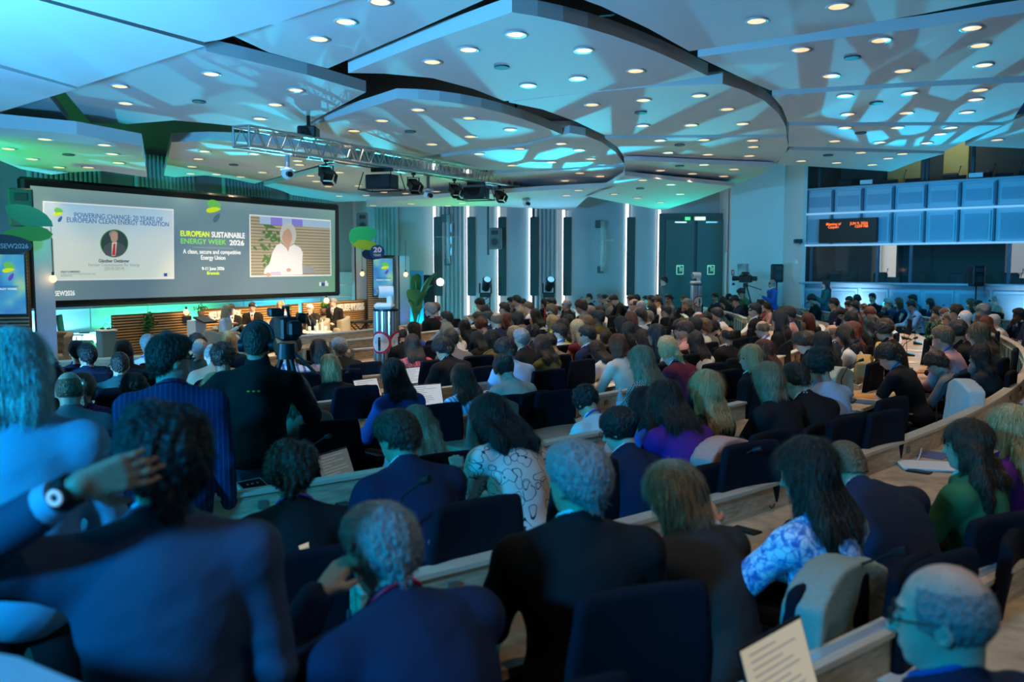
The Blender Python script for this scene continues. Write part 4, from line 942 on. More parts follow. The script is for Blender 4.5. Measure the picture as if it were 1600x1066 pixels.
gobo((-2.6, 25.6, 1.2), (-6.0, 12.0, 4.9), 9000, (0.02, .60, .80), 36, 7, .10, (1, 1.6, 1), seed=.3)
gobo((1.2, 26.0, 1.2), (1.5, 10.0, 5.0), 11000, (0.02, .62, .85), 38, 7, .09, (1, 1.6, 1), seed=.8)
gobo((9.0, 22.6, 1.2), (6.0, 8.5, 5.0), 6500, (0.0, .50, .85), 38, 7, .09, (1.5, 1, 1), seed=.55)
gobo((-5.2, 23.5, 1.3), (-5.6, 10.5, 4.8), 6000, (0.02, .60, .85), 40, 7, .10, (1, 1.6, 1), seed=1.3)
lamp('rear_ceiling_fill', 'SPOT', (7.5, -2.5, 2.4), (4.5, 13, 4.9), 330, (.85, .82, .80), spot_size=R_(70), spot_blend=1, shadow_soft_size=.1)  # fill spots added behind the camera to brighten the ceiling sails
lamp('rear_ceiling_fill', 'SPOT', (-9.5, 1.0, 2.0), (-3.0, 14, 4.9), 220, (.75, .80, .82), spot_size=R_(75), spot_blend=1, shadow_soft_size=.1)
# ---------------------------------------------------------------- the big screen
class Plane:
    def __init__(s, O, X, Y):
        s.O = Vector(O); s.X = Vector(X).normalized(); s.Y = Vector(Y).normalized(); s.N = s.X.cross(s.Y)
        s.M = Matrix(((s.X.x, s.Y.x, s.N.x, s.O.x), (s.X.y, s.Y.y, s.N.y, s.O.y), (s.X.z, s.Y.z, s.N.z, s.O.z), (0, 0, 0, 1)))
    def uv(s, px, py):
        r = Vector(ray(px, py)); c = Vector((0, 0, CZ)); t = (s.O - c).dot(s.N) / r.dot(s.N); p = c + r * t - s.O; return (p.dot(s.X), p.dot(s.Y))
    def poly(s, name, pts, z0, z1, m, parent, px=True, **k):
        q = [s.uv(*p) for p in pts] if px else pts
        mb = MB(); mb.prism(q, z0, z1); return mb.obj(name, m, parent, **k)
def ell(cx, cy, rx, ry, rot=0, n=26, a0=0, a1=360):
    return [(cx + rx * math.cos(R_(t)) * math.cos(R_(rot)) - ry * math.sin(R_(t)) * math.sin(R_(rot)), cy + rx * math.cos(R_(t)) * math.sin(R_(rot)) + ry * math.sin(R_(t)) * math.cos(R_(rot))) for t in [a0 + (a1 - a0) * i / n for i in range(n + (a1 - a0 != 360))]]
def leafp(cx, cy, rx, ry, rot=0, n=14):
    pts = []
    for i in range(2 * n):
        t = math.pi * i / n; x = math.cos(t); y = math.sin(t) * (1 - .28 * x); pts.append((cx + rx * x * math.cos(R_(rot)) - ry * y * math.sin(R_(rot)), cy + rx * x * math.sin(R_(rot)) + ry * y * math.cos(R_(rot))))
    return pts
def em(name, c, s=1.0): return mat(name, tuple(x * .3 for x in c), .6, emit=c, es=s, spec=.1)
SO = P0.copy(); SO.z = 1.285
SPn = Plane(SO, SU, (0, 0, 1))
scr = frame_empty('projection_screen', SPn.M, 'wide black framed screen showing the energy week slide and live video', 'screen')
MB().box((4.5, 1.245, -.10), (9.05, 2.52, .2), .05).obj('frame', mat('screen_frame', (.004, .004, .005), .35), scr)
bgm = mat('screen_image', (.05, .08, .1), .7, spec=.1); nt, N, L, b = nodes(bgm); tc = nt.nodes.new('ShaderNodeTexCoord'); sx = nt.nodes.new('ShaderNodeSeparateXYZ'); L.new(tc.outputs['Object'], sx.inputs[0])
vg = mathn(nt, 'DIVIDE', sx.outputs[1], 2.5); hg = mathn(nt, 'DIVIDE', sx.outputs[0], 9.0)
c1 = ramp(nt, vg, [(.0, (.15, .25, .33)), (.5, (.13, .25, .36)), (.85, (.20, .36, .40)), (1.0, (.30, .48, .47))]).outputs[0]
ef = mathn(nt, 'POWER', mathn(nt, 'ABSOLUTE', mathn(nt, 'SUBTRACT', mathn(nt, 'MULTIPLY', hg, 2.0), 1.0)), 5.0)
c2 = mixc(nt, mathn(nt, 'MULTIPLY', ef, .55), c1, (.36, .58, .50))
gg = mathn(nt, 'MULTIPLY', mathn(nt, 'POWER', hg, 14.0), mathn(nt, 'SUBTRACT', 1.0, vg)); L.new(mixc(nt, gg, c2, (.16, .62, .14)), b.inputs['Emission Color']); b.inputs['Emission Strength'].default_value = .85
SPn.poly('picture', [(47, 290), (523, 329), (523, 456), (54, 471)], .0, .012, bgm, scr)
whm = em('slide_white', (.85, .92, .92), .95)
SPn.poly('slide_border', [(66, 314), (270.5, 327), (271.5, 436), (68, 439)], .012, .016, whm, scr)
slm = mat('slide_gradient', (.3, .3, .3), .7, spec=.1); nt, N, L, b = nodes(slm); tc = nt.nodes.new('ShaderNodeTexCoord'); sx = nt.nodes.new('ShaderNodeSeparateXYZ'); L.new(tc.outputs['Object'], sx.inputs[0])
L.new(ramp(nt, mathn(nt, 'DIVIDE', mathn(nt, 'SUBTRACT', mathn(nt, 'ADD', sx.outputs[1], mathn(nt, 'MULTIPLY', sx.outputs[0], -.12)), -.1), 2.1), [(.15, (.66, .76, .68)), (.55, (.60, .72, .72)), (.8, (.42, .62, .78)), (1, (.34, .56, .80))]).outputs[0], b.inputs['Emission Color']); b.inputs['Emission Strength'].default_value = .95
slide = SPn.poly('slide', [(68, 316), (269, 329), (270, 434), (69.5, 437)], .016, .020, slm, scr)
def ptext(body, px, py, hpx, m, bold=0.0, space=1.0, z=.022, wpx=None, par=None, P=None):
    P = P or SPn; par = par or scr
    a = P.uv(px, py); top = P.uv(px, py - hpx / 2); bot = P.uv(px, py + hpx / 2); size = (top[1] - bot[1]) / .72
    o = text(body, size, m, par, (a[0], a[1], z), bold=bold * size, space=space)
    if wpx:
        l = P.uv(px - wpx / 2, py); r = P.uv(px + wpx / 2, py); w = r[0] - l[0]; d = max(v.co.x for v in o.data.vertices) - min(v.co.x for v in o.data.vertices); o.scale = (w / d, 1, 1); o.location.x = (l[0] + r[0]) / 2
    return o
blt = em('text_blue', (.06, .20, .48), .9); grt = em('text_green', (.20, .62, .20), .9); yet = em('text_yellow', (.75, 1.0, .02), 1.2); wht = em('text_white', (.95, 1, 1), 1.1); gyt = em('text_grey', (.30, .45, .42), .9)
ptext('POWERING CHANGE: 20 YEARS OF', 184, 340, 7.5, blt, .006, wpx=138, par=slide)
ptext('EUROPEAN CLEAN ENERGY TRANSITION', 183, 347.5, 7.5, blt, .006, wpx=159, par=slide)
ptext('Günther Oettinger', 177, 408, 5, em('text_navy', (.05, .09, .16), .9), .02, wpx=48, par=slide)
ptext('Former Commissioner for Energy', 177, 414.2, 4.6, gyt, wpx=80, par=slide)
ptext('(2010-2014)', 177.5, 420, 4.8, gyt, wpx=31, par=slide)
ptext('POLICY CONFERENCE', 109, 425, 3, em('text_navy', (.05, .09, .16), .9), .01, wpx=30, par=slide)
ptext('A clean, secure and competitive Energy Union', 121, 428, 2.4, gyt, wpx=55, par=slide)
ptext('#EUSEW2026', 103, 431, 2.4, gyt, wpx=18)
ptext('EUROPEAN', 303.5, 366, 8.5, yet, .02, wpx=45); ptext('SUSTAINABLE', 355.5, 368, 8.5, wht, .02, wpx=52)
ptext('ENERGY WEEK', 316.5, 378, 8, em('text_green2', (.25, .85, .15), .9), .012, wpx=71); ptext('2026', 369, 380, 8, wht, .02, wpx=23)
SPn.poly('rule', [(301, 386), (364, 388), (364, 388.8), (301, 386.8)], .016, .02, gyt, scr)
ptext('A clean, secure and competitive', 330, 394, 7, wht, .004, wpx=90); ptext('Energy Union', 332, 403, 7, wht, .004, wpx=38)
ptext('9-11 June 2026', 332, 420, 5, wht, .018, wpx=35); ptext('Brussels', 332, 427, 5, yet, .014, wpx=19)
ptext('#EUSEW2026', 93, 459, 8, wht, .012, wpx=46)
def logo(cx, cy, k, par=scr, P=SPn, z=.022, third=None, vio=(.06, .16, .45)):
    P.poly('logo_leaf', leafp(cx + .5 * k, cy - 3.2 * k, 7.2 * k, 4.2 * k, 12), z, z + .004, em('logo_green', (.17, .62, .13), .9), par)
    P.poly('logo_leaf', leafp(cx - .5 * k, cy + 2.6 * k, 7.6 * k, 2.6 * k, -8), z + .005, z + .009, em('logo_yellow', (.70, .88, .02), 1.0), par)
    P.poly('logo_leaf', leafp(cx + 3 * k, cy + 11 * k, 5.4 * k, 2.5 * k, -58), z, z + .004, em('logo_v%.2f' % vio[2], vio, .8), par)
logo(90, 332, .95); logo(333, 324, 1.5, vio=(.10, .20, .28))
for x in (257, 503):   # small commission mark on the slide and at the corner
    mb = MB()
    y = 429 if x < 300 else 444
    for i, (dx, w, h) in enumerate([(-5, 3, 6), (4, 3, 8), (7, 2, 5)]):
        a, b = SPn.uv(x + dx, y + 3), SPn.uv(x + dx + w, y + 3 - h); mb.box(((a[0] + b[0]) / 2, (a[1] + b[1]) / 2, .022), (b[0] - a[0], b[1] - a[1], .003))
    mb.obj('emblem', em('emblem_pale', (.7, .8, .8), .9), scr); SPn.poly('emblem', [(x - 2, y - 2), (x + 3, y - 2), (x + 3, y + 3), (x - 2, y + 3)], .022, .027, em('emblem_blue', (.03, .10, .40), .8), scr)
# round portrait
SPn.poly('portrait_ring', ell(177.5, 380.5, 22, 22), .020, .023, em('ring_green', (.12, .36, .12), .8), scr)
por = SPn.poly('portrait', ell(177.5, 380.5, 20.6, 20.8), .023, .026, em('portrait_dark', (.045, .09, .095), .8), scr)
SPn.poly('portrait_suit', [(164, 399), (160, 392), (162, 384), (171, 379), (184, 379), (193, 384), (196, 390), (190, 398), (178, 401.5), (168, 400)], .026, .028, em('portrait_suit', (.10, .13, .15), .8), por)
SPn.poly('portrait_shirt', [(173.5, 379), (181.5, 378.5), (179, 400), (173, 400)], .028, .029, em('portrait_shirt', (.75, .75, .75), .8), por)
SPn.poly('portrait_tie', [(176, 381), (179, 381), (178.5, 399), (173.5, 399)], .029, .030, em('portrait_tie', (.60, .04, .04), .9), por)
SPn.poly('portrait_hair', ell(176, 366, 7, 5.6), .028, .030, em('portrait_hair', (.35, .33, .30), .8), por)
SPn.poly('portrait_face', ell(177, 371, 5.6, 8.2), .030, .032, em('portrait_face', (.62, .40, .30), .8), por)
# live picture of the moderator
SPn.poly('video_border', [(389, 335), (516, 344), (517, 431), (390, 433)], .012, .016, whm, scr)
sw = mat('video_slats', (.1, .1, .1), .7, spec=.1); nt, N, L, b = nodes(sw); tc = nt.nodes.new('ShaderNodeTexCoord'); sx = nt.nodes.new('ShaderNodeSeparateXYZ'); L.new(tc.outputs['Object'], sx.inputs[0])
L.new(mixc(nt, mathn(nt, 'GREATER_THAN', mathn(nt, 'FRACT', mathn(nt, 'MULTIPLY', sx.outputs[1], 13.0)), .68), (.52, .44, .26), (.16, .17, .15)), b.inputs['Emission Color']); b.inputs['Emission Strength'].default_value = .9
vid = SPn.poly('video_picture', [(390.5, 337), (515, 346), (515.5, 429.5), (391.5, 431)], .016, .018, sw, scr)
SPn.poly('video_window', [(405, 338), (515, 346), (515, 357), (405, 350)], .018, .020, em('video_window', (.42, .60, .78), .9), vid)
SPn.poly('video_violet', [(422, 339.5), (440, 340.5), (440, 352.5), (422, 351.5)], .020, .022, em('video_violet', (.28, .25, .78), .9), vid); SPn.poly('video_violet', [(455, 342), (472, 343.5), (472, 354), (455, 353)], .020, .022, em('video_violet', (.28, .25, .78), .9), vid)
random.seed(5)
mb = MB()
for i in range(46):
    cx, cy = random.gauss(420, 7), random.uniform(352, 420); mb.prism([SPn.uv(*p) for p in leafp(cx, cy, random.uniform(3, 6), 2, random.uniform(0, 180), 4)], .019 + i * .00003, .0195 + i * .00003)
mb.obj('video_plant', em('video_plant', (.10, .24, .08), .8), vid)
SPn.poly('video_chair', ell(480, 427, 12, 12, 0, 14, 180, 360), .022, .0225, em('video_chair', (.33, .37, .42), .8), vid)
SPn.poly('video_shirt', [(411, 428), (413, 420), (420, 412), (424, 396), (431, 383), (438, 380), (447, 388), (458, 382), (468, 387), (472, 395), (471, 415), (472, 429), (430, 430)], .023, .025, em('video_shirt', (.80, .82, .86), .95), vid)
SPn.poly('video_hair', ell(449, 366, 12.5, 18), .025, .026, em('video_hair', (.62, .62, .56), .9), vid)
SPn.poly('video_face', ell(447.5, 370, 8, 13), .026, .027, em('video_face', (.60, .38, .28), .9), vid); SPn.poly('video_neck', [(443, 380), (453, 380), (449, 394)], .0262, .0268, em('video_face', (.60, .38, .28), .9), vid)
SPn.poly('video_hair', [(440, 352), (451, 349), (459, 356), (462, 370), (457, 384), (455, 366), (450, 356), (442, 362), (437, 378), (436, 364)], .0275, .028, em('video_hair', (.62, .62, .56), .9), vid)
SPn.poly('video_papers', [(421, 425), (437, 424), (438, 430), (422, 431)], .0255, .026, em('video_papers', (.60, .55, .75), .9), vid)
for x, y in ((418, 429), (450, 422)): SPn.poly('video_hand', ell(x, y, 3.6, 3), .0262, .027, em('video_face', (.60, .38, .28), .9), vid)
lamp('screen_glow', 'AREA', SPn.M @ Vector((4.5, 1.2, .35)), SPn.M @ Vector((4.5, .6, 5)), 32, (.75, .95, 1.0), shape='RECTANGLE', size=8, size_y=2)
# ---------------------------------------------------------------- stage
BD0 = atY(176, 500, 17.5); BD1 = atY(586, 500, 25.0); BD0.z = BD1.z = 0; DU = (BD1 - BD0).normalized(); DL_ = (BD1 - BD0).length
off = Vector((DU.y, -DU.x, 0))
pts = [BD0 - DU * 5.5 - off * 1.2, BD0 - DU * 5.5 + off * 2.0, BD0 + off * 2.6, BD1 + off * 2.9, BD1 + DU * .7 + off * 2.2, BD1 + DU * .7 - off * 1.0]
MB().prism([(p.x, p.y) for p in pts], 0.0, .12).obj('stage_platform', mat('stage_floor', (.42, .40, .36), .5), None, 'low pale stage platform under the speakers chairs', 'stage')
def slatboard(name, p, q, z0, z1, label, gap=.055, group=None, m=None):
    p = Vector(p); q = Vector(q); L = (q - p).length; e = empty(name, (p.x, p.y, 0), math.atan2(q.y - p.y, q.x - p.x), label, 'backdrop', group)
    MB().box((L / 2, .035, (z0 + z1) / 2), (L, .03, z1 - z0)).obj('board', mat('board_dark', (.07, .045, .02), .8), e)
    mb = MB(); n = int((z1 - z0) / gap)
    for i in range(n): mb.box((L / 2, .0, z0 + (i + .5) * gap), (L, .03, gap * .55))
    mb.obj('slats', m or mat('slat_wood', (.50, .28, .11), .5), e); return e
def bd(px, lift=0.0):
    r = ray(px, 500); t = (BD0.x * r[1] - BD0.y * r[0]) / (DU.y * r[0] - DU.x * r[1]); return t
s1 = slatboard('slatted_backdrop', BD0, BD0 + DU * (bd(297)), .12, 1.13, 'wooden slatted backdrop left of the white lectern', group='slatted stage backdrops')
s2 = slatboard('slatted_backdrop', BD0 + DU * (bd(318)) - off * .05, BD0 + DU * (bd(470)) - off * .05, .12, 1.15, 'wooden slatted backdrop behind the seated speakers', group='slatted stage backdrops')
s3 = slatboard('slatted_backdrop', BD0 + DU * (bd(474)), BD1, .12, 1.17, 'wooden slatted backdrop behind the keyboard stand', group='slatted stage backdrops')
sgn = mat('letters_white', (.85, .85, .80), .5)
for e, p, w in ((s2, 352, 50), (s3, 546, 43)):
    x = (BD0 + DU * bd(p) - Vector((e.location.x, e.location.y, 0))).length; wd = bd(p + w / 2) - bd(p - w / 2)
    o = text('#EUSEW2026', .26, sgn, e, (x, -.05, .98), bold=.006, ext=.02, rot=(math.pi / 2, 0, 0)); d = max(v.co.x for v in o.data.vertices) - min(v.co.x for v in o.data.vertices); o.scale = (wd / d, 1, 1)
def leaves(mb, c, r, n, size, rnd, up=0.3):
    c = Vector(c)
    for i in range(n):
        d = Vector((rnd.gauss(0, 1), rnd.gauss(0, 1), rnd.gauss(0, 1))); d.normalize(); p = c + Vector((d.x * r[0], d.y * r[1], d.z * r[2])) * rnd.random() ** .5
        a = Vector((rnd.gauss(0, 1), rnd.gauss(0, 1), rnd.gauss(up, .6))).normalized(); b = a.orthogonal().normalized() * size * .35; b.rotate(Matrix.Rotation(rnd.uniform(0, 6), 3, a)); n2 = a.cross(b).normalized() * size * .12
        mb.add([p, p + a * size * .5 + b + n2, p + a * size, p + a * size * .5 - b + n2], [(0, 1, 2), (0, 2, 3)])
leafm = mat('leaf_green', (.045, .17, .03), .5); potm = mat('pot_brown', (.10, .06, .035), .7)
rnd = random.Random(3)
def plant(px, py, hpx, Y, label, wpx=None, pot=True, m=leafm, n=110):
    p = atY(px, py, Y); top = atY(px, py - hpx, Y); h = top.z - p.z; w = ((wpx or hpx * .6) / F * Y) / 2
    e = empty('potted_plant', p, 0, label, 'plant'); mb = MB(); leaves(mb, (0, 0, h * .5), (w, w * .7, h * .5), n, h * .18 + .03, rnd); mb.obj('foliage', m, e)
    st = MB(); 
    for k in range(4): st.tube([(0, 0, 0), (rnd.uniform(-w, w) * .4, 0, h * .5), (rnd.uniform(-w, w) * .7, 0, h * .9)], .006, 5)
    st.obj('stem', leafm, e)
    if pot: MB().lathe([(0, -.14), (.06, -.14), (.08, 0), (.07, 0), (.06, -.04), (0, -.04)], n=14).obj('pot', potm, e); MB().box((0, .06, -.16), (.3, .16, .03)).obj('bracket', black, e)
    return e
plant(233, 520, 32, (BD0 + DU * bd(233)).y - .12, 'bushy green plant on the slatted backdrop left of the lectern', 22)
plant(314, 486, 8, (BD0 + DU * bd(320)).y - .1, 'small yellow green plant beside the lectern top', 22, n=50)
plant(451, 486, 10, (BD0 + DU * bd(451)).y - .1, 'small plant in a pale pot behind the woman in blue', 10, n=40)
plant(505, 482, 9, (BD0 + DU * bd(505)).y - .1, 'small trailing plant beside the glowing bulb', 12, n=50)
plant(582, 512, 42, (BD0 + DU * bd(582)).y - .12, 'tall leafy plant at the right end of the slatted backdrop', 15, n=140)
plant(330, 477, 4, (BD0 + DU * bd(430)).y - .05, 'thin sprig above the slatted backdrop', 6, n=20, pot=False) if 0 else None
def bulb(px, py, Y, label, cord=None, wall=False, s=1.0):
    p = atY(px, py, Y); e = empty('light_bulb', p, 0, label, 'bulb')
    MB().sphere((0, 0, 0), .055 * s, 14, (1, 1, 1.15)).obj('glass', mat('bulb_glass', (1, .7, .3), .2, emit=(1, .50, .14), es=5.0), e)
    MB().cyl((0, 0, .05 * s), (0, 0, .12 * s), .022).obj('socket', black, e)
    if cord: MB().cyl((0, 0, .1), (0, 0, cord), .006, n=6).obj('cord', black, e)
    if wall: MB().box((0, .04, -.14), (.16, .12, .12), .01).obj('bracket', black, e)
    lamp('bulb_glow', 'POINT', p + Vector((0, -.15, 0)), None, 1.5, (1, .6, .25), shadow_soft_size=.05); return e
bulb(83, 436, 15.3, 'glowing pear bulb hanging left of the slide', 1.0); bulb(566, 428, 24.3, 'hanging bulb in front of the green lit column', .9); bulb(634, 429, 24.2, 'hanging bulb in front of the blue lit column', .9)
bulb(291, 488, (BD0 + DU * bd(291)).y - .12, 'glowing bulb on the backdrop left of the lectern', wall=True); bulb(510, 470, (BD0 + DU * bd(511)).y - .15, 'glowing bulb on the backdrop beside the dark suited speaker', wall=True, s=1.2)
# lit columns, totems with portrait displays, leaf signs
colm = mat('column_fabric', (.42, .46, .50), .7)
def column(px0, px1, pyt, Y, label, blue, top, zb=.0, e_=26):
    a = atY(px0, pyt, Y); b = atY(px1, pyt, Y); c = (a + b) / 2; w = b.x - a.x
    e = empty('lit_column', (c.x, Y, 0), .5, label, 'column', 'uplit stage columns'); MB().box((0, 0, (c.z + zb) / 2), (w * .8, w * .8, c.z - zb), .01).obj('sleeve', colm, e); MB().box((-w * .40, -w * .38, c.z / 2), (.03, .03, c.z)).obj('edge', black, e)
    lamp('column_up', 'SPOT', (c.x + .15, Y - .55, .25), (c.x, Y, 1.5), e_, blue, spot_size=R_(70), spot_blend=1, shadow_soft_size=.05)
    lamp('column_down', 'SPOT', (c.x + .15, Y - .6, c.z + .3), (c.x, Y, c.z - .8), e_ * .9, top, spot_size=R_(80), spot_blend=1, shadow_soft_size=.05)
    return e
column(48, 84, 372, 15.4, 'column lit green above and blue below left of the screen', (.0, .28, 1), (.0, 1, .30), e_=22)
column(549, 572, 376, 24.8, 'green and blue lit column right of the screen under the leaf sign', (.08, .3, 1), (.1, 1, .2), e_=13)
column(617, 639, 400, 24.6, 'blue lit column right of the portrait display with 20 years disc', (.10, .25, 1), (.0, .6, .9), e_=24)
tvm = mat('totem_image', (.1, .1, .1), .5, spec=.1); nt, N, L, b = nodes(tvm); nz = nt.nodes.new('ShaderNodeTexNoise'); nz.inputs['Scale'].default_value = 1.6; L.new(coords(nt), nz.inputs['Vector'])
L.new(ramp(nt, nz.outputs['Fac'], [(.36, (.02, .14, .62)), (.5, (.06, .40, .70)), (.62, (.32, .66, .42))]).outputs[0], b.inputs['Emission Color']); b.inputs['Emission Strength'].default_value = 1.0
def totem(tv, wood_, Y, yaw, label, cx, cy, k, txy):
    c = atY((tv[0] + tv[2]) / 2, tv[3], Y); P = Plane((c.x, Y, 0), (math.cos(yaw), math.sin(yaw), 0), (0, 0, 1)); e = frame_empty('display_totem', P.M, label, 'display', 'totems with portrait displays')
    w0 = P.uv(wood_[0], wood_[3]); w1 = P.uv(wood_[2], wood_[1]); zb = .12
    MB().box(((w0[0] + w1[0]) / 2, (zb + w1[1]) / 2, -.20), (w1[0] - w0[0], w1[1] - zb, .22)).obj('board', mat('board_dark', (.07, .045, .02), .8), e)
    mb = MB(); n = int((w1[1] - zb) / .06)
    for i in range(n): mb.box(((w0[0] + w1[0]) / 2, zb + (i + .5) * .06, -.08), (w1[0] - w0[0], .034, .03))
    mb.obj('slats', mat('slat_wood_pale', (.42, .29, .16), .5), e)
    a = P.uv(tv[0], tv[3]); b = P.uv(tv[2], tv[1]); MB().box(((a[0] + b[0]) / 2, (a[1] + b[1]) / 2, -.03), (b[0] - a[0] + .05, b[1] - a[1] + .05, .06), .01).obj('display', black, e)
    MB().box(((a[0] + b[0]) / 2, (a[1] + b[1]) / 2, .003), (b[0] - a[0], b[1] - a[1], .006)).obj('picture', tvm, e)
    logo(cx, cy, k, e, P, .008, vio=(.16, .10, .70)); ptext('EUROPEAN SUSTAINABLE', txy[0], txy[1], txy[2], em('text_dkblue', (.02, .10, .35), .9), .01, z=.008, wpx=txy[3], par=e, P=P); ptext('ENERGY WEEK', txy[0], txy[1] + txy[2] * 1.5, txy[2], wht, .01, z=.008, wpx=txy[3] * .9, par=e, P=P); return e, P
t1, PL1 = totem((-8, 398, 37, 491), (-14, 393, 39, 540), 14.8, .30, 'portrait display totem with black oval sign at the far left', 14, 419, 1.25, (8, 448, 2.6, 42))
t2, PL2 = totem((584, 404, 613.5, 462), (576.5, 399, 617, 529), 24.4, .30, 'portrait display totem under the 20 years disc', 602, 416, .8, (599, 435, 1.8, 24))
PS = Plane(PL1.M @ Vector((0, 0, .10)), PL1.X, (0, 0, 1)); sg = frame_empty('oval_sign', PS.M, 'black oval hashtag sign on top of the left totem', 'sign')
PS.poly('disc', ell(8, 382, 43, 15.5, 4), 0, .04, mat('sign_black', (.012, .016, .025), .5), sg)
o = ptext('#EUSEW2026', 13.5, 385, 7.5, mat('letters_pale', (.55, .60, .58), .6), .02, z=.045, par=sg, P=PS, wpx=64)
def leafsign(name, P, off_, pts, col, label, z=0.0):
    Pq = Plane(P.M @ Vector((0, 0, off_)), P.X, (0, 0, 1)); e = frame_empty(name, Pq.M, label, 'sign'); Pq.poly('leaf_panel', pts, 0, .03, mat('leafsign_%s' % (str(col)), col, .55), e); return e, Pq
leafsign('leaf_sign', PL1, .22, [(8, 324), (14, 320), (26, 319), (44, 321), (60, 327), (73, 336), (81, 346), (83, 354), (70, 354), (52, 354), (38, 353), (24, 345), (12, 336)], (.01, .26, .10), 'dark green leaf shaped sign above the left lit column')
leafsign('leaf_sign', PL1, .16, [(3, 366), (12, 360), (28, 356), (45, 353), (60, 353), (74, 358), (83, 366), (78, 373), (64, 377), (48, 377), (36, 372), (20, 368)], (.10, .38, .02), 'light green leaf shaped sign below the dark green leaf, left')
leafsign('leaf_sign', PL2, .22, [(546, 376), (545, 366), (549, 358), (560, 354), (575, 354), (586, 358), (590, 364), (585, 371), (578, 377), (568, 375), (560, 376), (552, 383), (548, 381)], (.01, .42, .17), 'green leaf shaped sign right of the screen')
leafsign('leaf_sign', PL2, .26, [(547, 377), (552, 381), (560, 375), (572, 375), (585, 379), (597, 388), (590, 391), (577, 391), (562, 389), (551, 384)], (.28, .50, .03), 'yellow green curled leaf sign under the green leaf')
leafsign('leaf_sign', PL2, .14, leafp(577, 399, 12, 7, 25), (.012, .035, .12), 'dark blue leaf sign behind the 20 years disc')
dk, Pd = leafsign('round_sign', PL2, .30, ell(589.5, 394, 11.3, 11.3), (.01, .05, .22), 'dark blue round sign reading 20 years')
ptext('20', 589.5, 391, 8, sgn, .03, z=.034, par=dk, P=Pd, wpx=13); ptext('YEARS', 589, 399, 3.6, sgn, .02, z=.034, par=dk, P=Pd, wpx=12)
# loudspeakers
def loudspeaker(p, s, label, yaw=0, m=black, grp=None):
    e = empty('loudspeaker', p, yaw, label, 'loudspeaker', grp); MB().box((0, 0, 0), (.36 * s, .34 * s, .62 * s), .03).obj('cabinet', m, e)
    MB().lathe([(.0, .0), (.05 * s, .012), (.12 * s, -.01), (.14 * s, .0)], n=20).obj('woofer', mat('cone', (.03, .035, .04), .5), e); e.children[-1].rotation_euler = (math.pi / 2, 0, 0); e.children[-1].location = (0, -.175 * s, -.10 * s)
    MB().box((0, -.172 * s, .17 * s), (.2 * s, .02, .12 * s), .01).obj('horn', mat('cone', (.03, .035, .04), .5), e); return e
e = loudspeaker(atY(33, 325, 16.2), 1.1, 'black loudspeaker behind the dark green leaf at the left', .5, mat('speaker_teal', (.03, .07, .08), .5))
e = loudspeaker(atY(566, 348, 25.6), .9, 'grey loudspeaker at the upper right corner of the screen', .2, mat('speaker_grey', (.12, .18, .19), .5))
e = loudspeaker(atY(774, 373, 27.6), 1.05, 'grey loudspeaker hanging on a rod before the far wall', -.1, mat('speaker_grey', (.12, .18, .19), .5)); MB().box((-.22, 0, .35), (.06, .06, 1.7)).obj('rod', mat('rod_dark', (.03, .06, .07), .5), e)
for px, py, Y, w, lab in ((1214, 427, 26.0, .5, 'black loudspeaker on a stand behind the standing man in blue suit'), (1526, 431, 22.6, .5, 'black loudspeaker on a stand before the booth glass')):
    p = atY(px, py, Y); e = loudspeaker(p, .85, lab); MB().cyl((0, 0, -p.z + .02), (0, 0, -.2), .022).obj('pole', black, e)
    for a in (0, 2.1, 4.2): MB().cyl((0, 0, -p.z + .5), (.4 * math.cos(a), .4 * math.sin(a), -p.z + .01), .014).obj('leg', black, e)
# moving heads on small towers
for px, lab in ((758.5, 'left'), (857, 'right')):
    p = atY(px, 460, 26.9); e = empty('moving_head_light', (p.x, p.y, 0), 0, 'black moving head lamp on a short truss tower, %s one by the far wall' % lab, 'stage light', 'moving heads by the far wall'); mb = MB()
    for sx_ in (-1, 1):
        for sy in (-1, 1): mb.cyl((sx_ * .13, sy * .13, 0), (sx_ * .13, sy * .13, 1.15), .02, n=6)
    for k in range(6):
        z = .05 + k * .19
        for sx_ in (-1, 1): mb.cyl((-.13, sx_ * .13, z), (.13, sx_ * .13, z + .18), .012, n=5); mb.cyl((sx_ * .13, -.13, z), (sx_ * .13, .13, z + .18), .012, n=5)
    mb.obj('tower', black, e); MB().box((0, 0, 1.22), (.34, .30, .14), .02).obj('base', black, e)
    for s in (-1, 1): MB().box((s * .17, 0, 1.42), (.05, .14, .32), .02).obj('yoke', black, e)
    MB().cyl((0, .1, 1.40), (.06, -.16, 1.68), .12, .14, n=18).obj('head', black, e); o = MB().cyl((.061, -.163, 1.683), (.067, -.18, 1.70), .10, n=18).obj('lens', mat('lens_cyan', (.3, .7, .9), .2, emit=(.3, .75, 1), es=1.0), e)
